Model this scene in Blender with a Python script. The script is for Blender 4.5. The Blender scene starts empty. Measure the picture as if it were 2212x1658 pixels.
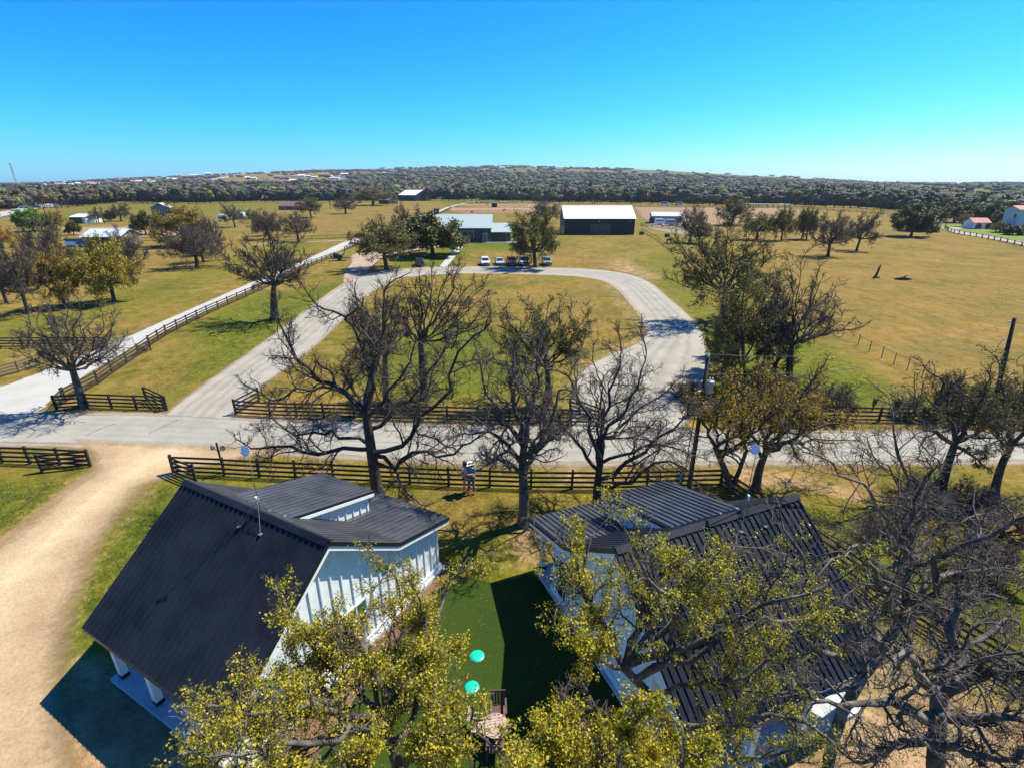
import bpy, math, random
import numpy as np
from mathutils import Vector, Matrix

# ------------------------------------------------------------------ camera, sky, sun
SC = bpy.context.scene
COL = SC.collection
PI = math.pi
F, CX, CY, HZ, CAMH = 1106.9, 1106.0, 829.0, 399.43, 17.0     # photograph measured 2212 px wide
PITCH = math.atan((CY - HZ) / F)
cam = bpy.data.cameras.new('camera'); camo = bpy.data.objects.new('camera', cam); COL.objects.link(camo)
camo.location = (0, 0, CAMH); camo.rotation_euler = (PI / 2 - PITCH, 0, 0)
cam.sensor_width = 36; cam.lens = 36 * F / 2212; cam.clip_start = 0.1; cam.clip_end = 30000
SC.camera = camo
SUN_AZ, SUN_EL = math.radians(62.2), math.radians(55.1)
w = bpy.data.worlds.new('World'); SC.world = w; w.use_nodes = True
nt = w.node_tree; nt.nodes.clear()
sky = nt.nodes.new('ShaderNodeTexSky'); sky.sky_type = 'NISHITA'; sky.sun_disc = False
sky.sun_elevation = SUN_EL; sky.sun_rotation = SUN_AZ; sky.air_density = 1.0; sky.dust_density = 0.35; sky.ozone_density = 1.4
SKY_S = 0.115
bg = nt.nodes.new('ShaderNodeBackground'); bg.inputs['Strength'].default_value = SKY_S
wo = nt.nodes.new('ShaderNodeOutputWorld')
sc_ = nt.nodes.new('ShaderNodeSeparateColor'); cc_ = nt.nodes.new('ShaderNodeCombineColor'); nt.links.new(sky.outputs[0], sc_.inputs[0])
for ch_, (pw_, mu_) in enumerate(((3.3, .44), (1.35, .66), (.5, .70))):      # the photograph's vivid azure: one curve per colour, same all over the sky
    a_ = nt.nodes.new('ShaderNodeMath'); a_.operation = 'MULTIPLY'; a_.inputs[1].default_value = SKY_S; nt.links.new(sc_.outputs[ch_], a_.inputs[0])
    p_ = nt.nodes.new('ShaderNodeMath'); p_.operation = 'POWER'; p_.inputs[1].default_value = pw_; nt.links.new(a_.outputs[0], p_.inputs[0])
    m_ = nt.nodes.new('ShaderNodeMath'); m_.operation = 'MULTIPLY'; m_.inputs[1].default_value = mu_ / SKY_S; nt.links.new(p_.outputs[0], m_.inputs[0]); nt.links.new(m_.outputs[0], cc_.inputs[ch_])
nt.links.new(cc_.outputs[0], bg.inputs['Color']); nt.links.new(bg.outputs[0], wo.inputs[0])
sunv = Vector((math.sin(SUN_AZ) * math.cos(SUN_EL), math.cos(SUN_AZ) * math.cos(SUN_EL), math.sin(SUN_EL)))
sl = bpy.data.lights.new('sun', 'SUN'); sl.energy = 5.0; sl.angle = math.radians(0.5); sl.color = (1.0, 0.94, 0.82)
so = bpy.data.objects.new('sun', sl); so.rotation_euler = sunv.to_track_quat('Z', 'Y').to_euler(); so.location = (0, 0, 60); COL.objects.link(so)
SC.view_settings.view_transform = 'Standard'; SC.view_settings.look = 'None'
SC.view_settings.exposure = 0.9; SC.view_settings.gamma = 1; SC.view_settings.use_curve_mapping = False

# ------------------------------------------------------------------ measuring helpers
_fw = np.array([0, math.cos(PITCH), -math.sin(PITCH)]); _up = np.array([0, math.sin(PITCH), math.cos(PITCH)]); _rt = np.array([1., 0, 0])
def ray(x, y):
    d = _fw * F + _rt * (x - CX) + _up * (CY - y); return d / np.linalg.norm(d)
def G(x, y, z=0.0):
    d = ray(x, y); t = (z - CAMH) / d[2]; return np.array([0, 0, CAMH]) + d * t
def onY(x, y, Y):                                   # point of the sight line at world depth Y
    d = ray(x, y); t = Y / d[1]; return np.array([0, 0, CAMH]) + d * t
# terrain: flat ranch land, rising to hills from 600 m to 3.6 km
SKY_PX = [(-900, 399.3), (-300, 399.3), (0, 399.3), (120, 396.5), (250, 389), (400, 382), (480, 378.5), (650, 371), (760, 366), (850, 365), (960, 361), (1060, 359.5), (1150, 360.5), (1230, 363),
          (1300, 364), (1420, 368), (1520, 374), (1600, 379), (1700, 383), (1750, 387), (1850, 393), (1900, 397), (2080, 398.5), (2140, 397), (2212, 398), (2500, 398), (3200, 398.5)]
_az = np.array([math.atan2(*(ray(x, y)[:2])) for x, y in SKY_PX]); _el = np.array([math.asin(ray(x, y)[2]) for x, y in SKY_PX])
R0, R1 = 580.0, 3600.0
def elev(r, az):
    r = np.asarray(r, float); a0 = -np.arctan(CAMH / r)
    s = np.clip(np.log(r / R0) / math.log(R1 / R0), 0, 1); s = s * s * (3 - 2 * s)
    return (1 - s) * a0 + s * np.interp(az, _az, _el)
def terr(X, Y):
    X = np.asarray(X, float); Y = np.asarray(Y, float)
    r = np.maximum(np.hypot(X, Y), 1.0); az = np.arctan2(X, Y); rc = np.minimum(r, R1)
    z = CAMH + rc * np.tan(elev(rc, az)); z = np.where(r <= R0, 0.0, z)
    return z - np.maximum(r - R1, 0) * 0.01
def T(x, y):                                        # sight line onto the terrain (arrays)
    x = np.atleast_1d(np.asarray(x, float)); y = np.atleast_1d(np.asarray(y, float))
    d = np.array([ray(a, b) for a, b in zip(x, y)]); az = np.arctan2(d[:, 0], d[:, 1]); e = np.arcsin(d[:, 2])
    lo = np.full(len(x), 5.0); hi = np.full(len(x), R1)
    for _ in range(40):
        m = (lo + hi) / 2; k = elev(m, az) < e; lo = np.where(k, m, lo); hi = np.where(k, hi, m)
    r = (lo + hi) / 2; X = r * np.sin(az); Y = r * np.cos(az)
    return np.stack([X, Y, terr(X, Y)], 1)

# ------------------------------------------------------------------ materials
MC = {}
def nn(t, ty, **kw):
    n = t.nodes.new(ty)
    for k, v in kw.items():
        if k in n.inputs: n.inputs[k].default_value = v
        else: setattr(n, k, v)
    return n
def mat(name, c, c2=None, rough=0.8, scale=3.0, detail=4, bump=0.0, bscale=30, metallic=0.0, spec=None, island=False, coord='Object', trans=None, stretch=None, c3=None, fac=(0.35, 0.65), objcol=0.0):
    if name in MC: return MC[name]
    m = bpy.data.materials.new(name); m.use_nodes = True; t = m.node_tree; b = t.nodes['Principled BSDF']
    b.inputs['Roughness'].default_value = rough; b.inputs['Metallic'].default_value = metallic
    if spec is not None: b.inputs['Specular IOR Level'].default_value = spec
    b.inputs['Base Color'].default_value = (*c, 1)
    tc = nn(t, 'ShaderNodeTexCoord'); src = tc.outputs[coord] if coord != 'World' else None
    if coord == 'World': src = nn(t, 'ShaderNodeNewGeometry').outputs['Position']
    if stretch:
        mp = nn(t, 'ShaderNodeMapping'); mp.inputs['Scale'].default_value = stretch; t.links.new(src, mp.inputs[0]); src = mp.outputs[0]
    out = None
    if c2 is not None:
        if island:
            g = nn(t, 'ShaderNodeNewGeometry'); fo = g.outputs['Random Per Island']
        else:
            n = nn(t, 'ShaderNodeTexNoise', Scale=scale, Detail=detail, Roughness=0.62); t.links.new(src, n.inputs['Vector']); fo = n.outputs['Fac']
        r = nn(t, 'ShaderNodeValToRGB'); r.color_ramp.elements[0].position = 0.0 if island else fac[0]; r.color_ramp.elements[1].position = 1.0 if island else fac[1]
        r.color_ramp.elements[0].color = (*c, 1); r.color_ramp.elements[1].color = (*c2, 1)
        if c3 is not None:
            e = r.color_ramp.elements.new(0.5); e.color = (*c3, 1)
        t.links.new(fo, r.inputs[0]); out = r.outputs[0]
    if objcol:
        oi = nn(t, 'ShaderNodeObjectInfo'); mx = nn(t, 'ShaderNodeMix', data_type='RGBA', blend_type='MULTIPLY'); mx.inputs[0].default_value = 1.0
        if out is None:
            mx.inputs[6].default_value = (*c, 1)
        else: t.links.new(out, mx.inputs[6])
        t.links.new(oi.outputs['Color'], mx.inputs[7]); out = mx.outputs[2]
    if out is not None: t.links.new(out, b.inputs['Base Color'])
    if bump:
        n = nn(t, 'ShaderNodeTexNoise', Scale=bscale, Detail=5); t.links.new(src, n.inputs['Vector'])
        bp = nn(t, 'ShaderNodeBump', Strength=bump, Distance=0.05); t.links.new(n.outputs['Fac'], bp.inputs['Height']); t.links.new(bp.outputs[0], b.inputs['Normal'])
    if trans:
        tr = nn(t, 'ShaderNodeBsdfTranslucent'); mx = nn(t, 'ShaderNodeMixShader', Fac=trans)
        if out is not None: t.links.new(out, tr.inputs[0])
        else: tr.inputs[0].default_value = (*c, 1)
        t.links.new(b.outputs[0], mx.inputs[1]); t.links.new(tr.outputs[0], mx.inputs[2]); t.links.new(mx.outputs[0], t.nodes['Material Output'].inputs[0])
    MC[name] = m; return m

def ground_mat():
    m = bpy.data.materials.new('pasture'); m.use_nodes = True; t = m.node_tree; b = t.nodes['Principled BSDF']; L = t.links.new
    b.inputs['Roughness'].default_value = 1.0; b.inputs['Specular IOR Level'].default_value = 0.1
    tc = nn(t, 'ShaderNodeTexCoord'); P = tc.outputs['Object']
    def noise(s, d=4, r=0.6, st=None):
        src = P
        if st:
            mp = nn(t, 'ShaderNodeMapping'); mp.inputs['Scale'].default_value = st; L(P, mp.inputs[0]); src = mp.outputs[0]
        n = nn(t, 'ShaderNodeTexNoise', Scale=s, Detail=d, Roughness=r); L(src, n.inputs['Vector']); return n.outputs['Fac']
    def ramp(f, stops):
        r = nn(t, 'ShaderNodeValToRGB'); e = r.color_ramp.elements
        e[0].position, e[0].color = stops[0][0], (*stops[0][1], 1); e[1].position, e[1].color = stops[-1][0], (*stops[-1][1], 1)
        for p, c in stops[1:-1]: k = e.new(p); k.color = (*c, 1)
        L(f, r.inputs[0]); return r.outputs[0]
    def math_(op, a, bb=None, cl=False):
        n = nn(t, 'ShaderNodeMath', operation=op); n.use_clamp = cl
        for i, v in enumerate((a, bb)):
            if v is None: continue
            if isinstance(v, (int, float)): n.inputs[i].default_value = v
            else: L(v, n.inputs[i])
        return n.outputs[0]
    def mix(f, a, bb):
        n = nn(t, 'ShaderNodeMix', data_type='RGBA'); L(f, n.inputs[0]); L(a, n.inputs[6]); L(bb, n.inputs[7]); return n.outputs[2]
    at = nn(t, 'ShaderNodeAttribute', attribute_name='zone'); sep = nn(t, 'ShaderNodeSeparateColor'); L(at.outputs['Color'], sep.inputs[0])
    big = noise(0.045, 5, 0.65); mid = noise(0.45, 5, 0.65); fine = noise(4.0, 5, 0.7); tuft = noise(1.6, 6, 0.75)
    streak = noise(0.6, 6, 0.8, (1.2, 0.30, 1)); blot = noise(0.16, 6, 0.72)
    base = ramp(mid, [(0.30, (0.080, 0.086, 0.011)), (0.42, (0.120, 0.110, 0.016)), (0.52, (0.160, 0.124, 0.026)), (0.66, (0.215, 0.150, 0.048))])
    green = ramp(tuft, [(0.28, (0.036, 0.058, 0.006)), (0.48, (0.080, 0.102, 0.009)), (0.60, (0.125, 0.125, 0.016)), (0.75, (0.185, 0.150, 0.036))])
    dry = ramp(streak, [(0.3, (0.120, 0.088, 0.020)), (0.5, (0.175, 0.122, 0.034)), (0.7, (0.225, 0.162, 0.055))])
    bare = ramp(mid, [(0.3, (0.20, 0.13, 0.075)), (0.7, (0.36, 0.26, 0.16))])
    brown = ramp(mid, [(0.3, (0.16, 0.095, 0.034)), (0.7, (0.23, 0.155, 0.062))])
    base = mix(math_('MULTIPLY', math_('SUBTRACT', blot, 0.50), 6.0, True), base, brown)
    gf = math_('ADD', math_('MULTIPLY', sep.outputs[0], 1.5), math_('MULTIPLY', math_('SUBTRACT', big, 0.5), 2.6))
    gf = math_('ADD', gf, math_('MULTIPLY', math_('SUBTRACT', tuft, 0.5), 1.3)); gf = math_('SUBTRACT', gf, 0.18, True)
    c = mix(gf, base, green)
    df = math_('ADD', math_('MULTIPLY', sep.outputs[1], 1.25), math_('MULTIPLY', math_('SUBTRACT', mid, 0.5), 0.9)); df = math_('MULTIPLY', df, math_('GREATER_THAN', sep.outputs[1], 0.02), True)
    c = mix(df, c, dry)
    olive2 = ramp(tuft, [(0.3, (0.10, 0.098, 0.014)), (0.7, (0.17, 0.145, 0.028))])
    c = mix(math_('MULTIPLY', math_('SUBTRACT', 0.47, blot), 5.0, True), c, olive2)
    ln = nn(t, 'ShaderNodeVectorMath', operation='LENGTH'); L(P, ln.inputs[0]); floor = ramp(noise(0.004, 6, 0.7), [(0.38, (0.055, 0.056, 0.026)), (0.58, (0.130, 0.112, 0.060))])
    ff = math_('MULTIPLY', math_('MULTIPLY', math_('SUBTRACT', ln.outputs['Value'], 600), 0.005, True), math_('SUBTRACT', math_('SUBTRACT', 1.0, sep.outputs[0], True), sep.outputs[1], True), True)
    c = mix(ff, c, floor)
    bf = math_('ADD', math_('MULTIPLY', sep.outputs[2], 1.7), math_('MULTIPLY', math_('SUBTRACT', tuft, 0.5), 2.2)); bf = math_('SUBTRACT', bf, 0.45, True)
    bf = math_('MULTIPLY', bf, math_('GREATER_THAN', sep.outputs[2], 0.01), True)
    c = mix(bf, c, bare)
    k2 = nn(t, 'ShaderNodeMix', data_type='RGBA', blend_type='MULTIPLY'); k2.inputs[0].default_value = 1.0; L(c, k2.inputs[6]); L(ramp(noise(0.8, 9, 0.78), [(0.32, (0.62, 0.66, 0.62)), (0.5, (1.0, 1.0, 1.0)), (0.70, (1.28, 1.22, 1.25))]), k2.inputs[7]); c = k2.outputs[2]
    k3 = nn(t, 'ShaderNodeMix', data_type='RGBA', blend_type='MULTIPLY'); k3.inputs[0].default_value = 1.0; L(c, k3.inputs[6]); L(ramp(noise(0.09, 7, 0.7), [(0.36, (0.70, 0.80, 0.68)), (0.5, (1.0, 1.0, 1.0)), (0.64, (1.22, 1.10, 1.12))]), k3.inputs[7]); c = k3.outputs[2]
    k = nn(t, 'ShaderNodeMix', data_type='RGBA', blend_type='MULTIPLY'); k.inputs[0].default_value = 0.85
    L(c, k.inputs[6]); L(ramp(fine, [(0.25, (0.62, 0.62, 0.6)), (0.75, (1.25, 1.22, 1.2))]), k.inputs[7])
    k4 = nn(t, 'ShaderNodeMix', data_type='RGBA', blend_type='MULTIPLY'); k4.inputs[0].default_value = 1.0; k4.inputs[7].default_value = (1.10, 1.06, .90, 1); L(k.outputs[2], k4.inputs[6]); L(k4.outputs[2], b.inputs['Base Color'])
    bp = nn(t, 'ShaderNodeBump', Strength=0.7, Distance=0.12); L(math_('ADD', fine, tuft), bp.inputs['Height']); L(bp.outputs[0], b.inputs['Normal'])
    return m

def edge_mat(name, c, c2, soft=0.35, scale=1.2, rough=0.9, tracks=None, bump=0.25, st=None):
    """road surface whose border frays into the grass: 'edge' attribute is 0 on the border"""
    if name in MC: return MC[name]
    m = bpy.data.materials.new(name); m.use_nodes = True; t = m.node_tree; b = t.nodes['Principled BSDF']; L = t.links.new
    b.inputs['Roughness'].default_value = rough; b.inputs['Specular IOR Level'].default_value = 0.2
    tc = nn(t, 'ShaderNodeTexCoord')
    def noise(s, d=5, r=0.65):
        n = nn(t, 'ShaderNodeTexNoise', Scale=s, Detail=d, Roughness=r); L(tc.outputs['Object'], n.inputs['Vector']); return n.outputs['Fac']
    r = nn(t, 'ShaderNodeValToRGB'); r.color_ramp.elements[0].position = 0.34; r.color_ramp.elements[1].position = 0.66
    r.color_ramp.elements[0].color = (*c, 1); r.color_ramp.elements[1].color = (*c2, 1)
    a = nn(t, 'ShaderNodeMath', operation='ADD'); h = nn(t, 'ShaderNodeMath', operation='MULTIPLY'); h.inputs[1].default_value = 0.5
    L(noise(0.35), a.inputs[0]); L(noise(9.0), a.inputs[1]); L(a.outputs[0], h.inputs[0]); L(h.outputs[0], r.inputs[0]); col = r.outputs[0]
    at = nn(t, 'ShaderNodeAttribute', attribute_name='edge'); sp = nn(t, 'ShaderNodeSeparateColor'); L(at.outputs['Color'], sp.inputs[0])
    if tracks:   # wheel tracks: along the ribbon, G channel is 0..1 across it
        rr = nn(t, 'ShaderNodeValToRGB'); e = rr.color_ramp.elements; cen = len(tracks) > 2; e[0].position = 0.0; e[0].color = (*tracks[0], 1); e[1].position = 1.0; e[1].color = (*tracks[0], 1)
        for p, kk in ((0.25, 0), (0.42, 1), (0.55, 2), (0.68, 1), (0.85, 0)) if cen else ((0.2, 0), (0.27, 1), (0.33, 0), (0.45, 1), (0.52, 0), (0.6, 1), (0.68, 0), (0.78, 1), (0.85, 0)): x = e.new(p); x.color = (*tracks[kk], 1)
        dn = nn(t, 'ShaderNodeMath', operation='MULTIPLY_ADD'); L(noise(0.5, 3), dn.inputs[0]); dn.inputs[1].default_value = 0.14; L(sp.outputs[1], dn.inputs[2])
        L(dn.outputs[0], rr.inputs[0]); mx = nn(t, 'ShaderNodeMix', data_type='RGBA', blend_type='MULTIPLY'); mx.inputs[0].default_value = 1.0
        L(col, mx.inputs[6]); L(rr.outputs[0], mx.inputs[7]); col = mx.outputs[2]
    L(col, b.inputs['Base Color'])
    n = nn(t, 'ShaderNodeMath', operation='MULTIPLY_ADD'); L(noise(scale, 6, 0.7), n.inputs[0]); n.inputs[1].default_value = -1.0; L(sp.outputs[0], n.inputs[2])
    s2 = nn(t, 'ShaderNodeMath', operation='MULTIPLY_ADD'); L(n.outputs[0], s2.inputs[0]); s2.inputs[1].default_value = 1 / soft; s2.inputs[2].default_value = 0.5 + 0.2 / soft; s2.use_clamp = True
    tr = nn(t, 'ShaderNodeBsdfTransparent'); mx = nn(t, 'ShaderNodeMixShader'); L(s2.outputs[0], mx.inputs[0]); L(tr.outputs[0], mx.inputs[1]); L(b.outputs[0], mx.inputs[2])
    L(mx.outputs[0], t.nodes['Material Output'].inputs[0])
    bp = nn(t, 'ShaderNodeBump', Strength=bump, Distance=0.04); L(noise(12), bp.inputs['Height']); L(bp.outputs[0], b.inputs['Normal'])
    MC[name] = m; return m

# ------------------------------------------------------------------ mesh helpers
def np_mesh(name, V, faces, m=None, smooth=False):
    """V (n,3); faces = list of integer arrays (k,3) or (k,4)"""
    me = bpy.data.meshes.new(name); V = np.asarray(V, np.float32)
    faces = [np.asarray(f, np.int32) for f in faces if len(f)]
    me.vertices.add(len(V)); me.vertices.foreach_set('co', V.ravel())
    nl = sum(f.size for f in faces); nf = sum(len(f) for f in faces)
    me.loops.add(nl); me.loops.foreach_set('vertex_index', np.concatenate([f.ravel() for f in faces]))
    tot = np.concatenate([np.full(len(f), f.shape[1], np.int32) for f in faces]); st = np.concatenate([[0], np.cumsum(tot)[:-1]]).astype(np.int32)
    me.polygons.add(nf); me.polygons.foreach_set('loop_start', st); me.polygons.foreach_set('loop_total', tot)
    me.polygons.foreach_set('use_smooth', np.full(nf, smooth))
    me.update(calc_edges=True)
    if m: me.materials.append(m)
    return me
KIDS = {}
def ob(name, me, parent=None, loc=None, **props):
    o = bpy.data.objects.new(name, me); COL.objects.link(o)
    if parent is not None: o.parent = parent; KIDS.setdefault(parent.name, []).append(o)
    if loc is not None: o.location = loc
    for k, v in props.items(): o[k] = v
    return o
def tag(o, label=None, cat=None, group=None, kind=None):
    if label: o['label'] = label
    if cat: o['category'] = cat
    if group: o['group'] = group
    if kind: o['kind'] = kind
    return o
def thing(name, label, cat, loc=(0, 0, 0), rz=0.0, group=None):
    o = ob(name, None); o.location = loc; o.rotation_euler = (0, 0, rz); o.empty_display_size = 0.3; return tag(o, label, cat, group)
def copy_tree(o, parent=None):
    c = o.copy(); COL.objects.link(c); c.parent = parent
    if parent is not None: KIDS.setdefault(parent.name, []).append(c)
    for ch in list(KIDS.get(o.name, [])): copy_tree(ch, c)
    return c
class MB:
    def __init__(s): s.v = []; s.f = []
    def add(s, vs, fs):
        n = len(s.v); s.v += [tuple(map(float, p)) for p in vs]; s.f += [tuple(i + n for i in f) for f in fs]; return s
    def box(s, x0, x1, y0, y1, z0, z1, M=None):
        vs = [Vector((x, y, z)) for z in (z0, z1) for y in (y0, y1) for x in (x0, x1)]
        if M: vs = [M @ v for v in vs]
        return s.add(vs, [(0, 2, 3, 1), (4, 5, 7, 6), (0, 1, 5, 4), (2, 6, 7, 3), (0, 4, 6, 2), (1, 3, 7, 5)])
    def prism(s, pts, a, b, f):                     # polygon pts (p,q) extruded from a to b; f(p,q,t) -> xyz
        n = len(pts); vs = [f(p, q, a) for p, q in pts] + [f(p, q, b) for p, q in pts]
        return s.add(vs, [tuple(range(n))[::-1], tuple(range(n, 2 * n))] + [(i, (i + 1) % n, n + (i + 1) % n, n + i) for i in range(n)])
    def tube(s, pts, rads, n=8, cap=True):
        pts = [Vector(p) for p in pts]; vs = []; fs = []
        if not hasattr(rads, '__len__'): rads = [rads] * len(pts)
        for i, p in enumerate(pts):
            t = (pts[min(i + 1, len(pts) - 1)] - pts[max(i - 1, 0)]).normalized()
            a = t.orthogonal().normalized() if i == 0 else (a - t * a.dot(t)).normalized(); b = t.cross(a)
            for k in range(n): ang = 2 * PI * k / n; vs.append(p + (a * math.cos(ang) + b * math.sin(ang)) * rads[i])
        for i in range(len(pts) - 1):
            for k in range(n): fs.append((i * n + k, i * n + (k + 1) % n, (i + 1) * n + (k + 1) % n, (i + 1) * n + k))
        if cap: fs += [tuple(range(n))[::-1], tuple(range((len(pts) - 1) * n, len(pts) * n))]
        return s.add(vs, fs)
    def lathe(s, prof, n=20, M=None):
        vs = []; fs = []; M = M or Matrix()
        for r, z in prof:
            for k in range(n): a = 2 * PI * k / n; vs.append(M @ Vector((r * math.cos(a), r * math.sin(a), z)))
        for i in range(len(prof) - 1):
            for k in range(n): fs.append((i * n + k, i * n + (k + 1) % n, (i + 1) * n + (k + 1) % n, (i + 1) * n + k))
        fs += [tuple(range(n))[::-1], tuple(range((len(prof) - 1) * n, len(prof) * n))]
        return s.add(vs, fs)
    def mesh(s, name, m=None, smooth=False, bevel=0):
        me = bpy.data.meshes.new(name); me.from_pydata(s.v, [], s.f)
        if m: me.materials.append(m)
        if smooth: me.polygons.foreach_set('use_smooth', [True] * len(me.polygons))
        return me
    def build(s, name, m, parent=None, loc=None, smooth=False, **pr): return ob(name, s.mesh(name, m, smooth), parent, loc, **pr)
UB = {}
def unit(m):
    if m.name not in UB: UB[m.name] = MB().box(-.5, .5, -.5, .5, -.5, .5).mesh('board_' + m.name, m)
    return UB[m.name]
def bar(name, parent, p, q, wd, ht, m, **pr):       # a board from p to q in the parent's coordinates
    p = Vector(p); q = Vector(q); d = q - p; L = d.length; x = d.normalized()
    u = Vector((0, 0, 1)) if abs(x.z) < 0.9 else Vector((0, 1, 0)); y = u.cross(x).normalized(); z = x.cross(y)
    o = ob(name, unit(m), parent, **pr)
    M = Matrix((x * L, y * wd, z * ht)).transposed().to_4x4(); M.translation = (p + q) / 2
    o.matrix_local = M; return o
def polyline(pts, step):
    out = []; pts = [np.array(p, float) for p in pts]
    for a, b in zip(pts[:-1], pts[1:]):
        n = max(1, int(round(np.linalg.norm(b - a) / step)))
        for i in range(n): out.append(a + (b - a) * i / n)
    return out + [pts[-1]]
def resample(P, n):
    P = np.array(P, float); d = np.concatenate([[0], np.cumsum(np.linalg.norm(np.diff(P, axis=0), axis=1))]); t = np.linspace(0, d[-1], n)
    return np.stack([np.interp(t, d, P[:, i]) for i in range(P.shape[1])], 1)
def smoothline(P, n, it=2):
    P = [np.array(p, float) for p in P]
    for _ in range(it):
        Q = [P[0]]
        for a, b in zip(P[:-1], P[1:]): Q += [a * .75 + b * .25, a * .25 + b * .75]
        P = Q + [P[-1]]
    return resample(P, n)
def ribbon(name, left, right, z, m, n=80, drape=False, pxy=True, label=None, ew=0.8, ends=(0, 0)):
    """surface between two measured borders; attribute edge = (distance to border, across, 0)"""
    if drape: l = T(*np.array(left).T); r = T(*np.array(right).T)
    elif pxy: l = np.array([G(*p) for p in left]); r = np.array([G(*p) for p in right])
    else: l = np.array([(*p, 0) for p in left]); r = np.array([(*p, 0) for p in right])
    l = smoothline(l, n); r = smoothline(r, n); K = 13; V = []; A = []
    mid_ = (l + r) / 2; sl_ = np.concatenate([[0], np.cumsum(np.linalg.norm(np.diff(mid_, axis=0), axis=1))])
    for i in range(n):
        wd = np.linalg.norm(l[i] - r[i]); ef = min(1.0, sl_[i] / ends[0] if ends[0] else 1.0, (sl_[-1] - sl_[i]) / ends[1] if ends[1] else 1.0)
        for k in range(K):
            u = k / (K - 1); u = 0.5 - 0.5 * math.cos(PI * u)
            p = l[i] * (1 - u) + r[i] * u; V.append(p + [0, 0, z]); A.append((min(ef, min(u, 1 - u) * wd / ew), u, 0, 1))
    Fc = [(i * K + k, i * K + k + 1, (i + 1) * K + k + 1, (i + 1) * K + k) for i in range(n - 1) for k in range(K - 1)]
    me = np_mesh(name, V, [np.array(Fc)], m); ca = me.color_attributes.new('edge', 'FLOAT_COLOR', 'POINT'); ca.data.foreach_set('color', np.array(A, np.float32).ravel())
    o = ob(name, me); return tag(o, kind='structure')
def patch(name, pts, z, m, ew=0.8, pxy=True, n=48, drape=False):
    """a fan-shaped patch of ground around its centre, border fraying"""
    P = T(*np.array(pts).T) if drape else (np.array([G(*p) for p in pts]) if pxy else np.array([(*p, 0) for p in pts]))
    P = smoothline(np.vstack([P, P[:1]]), n + 1)[:-1]; c = P.mean(0); V = [c + [0, 0, z]]; A = [(1, .5, 0, 1)]; K = 6
    for k in range(1, K + 1):
        u = 1 - (1 - k / K) ** 1.5
        for p in P: V.append(c * (1 - u) + p * u + [0, 0, z]); A.append((min(1.0, (1 - u) * np.linalg.norm(p - c) / ew), .5, 0, 1))
    Fq = [(1 + (k - 1) * n + i, 1 + (k - 1) * n + (i + 1) % n, 1 + k * n + (i + 1) % n, 1 + k * n + i) for k in range(1, K) for i in range(n)]
    Ft = [(0, 1 + i, 1 + (i + 1) % n) for i in range(n)]
    me = np_mesh(name, V, [np.array(Fq), np.array(Ft)], m); ca = me.color_attributes.new('edge', 'FLOAT_COLOR', 'POINT'); ca.data.foreach_set('color', np.array(A, np.float32).ravel())
    return tag(ob(name, me), kind='structure')

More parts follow.
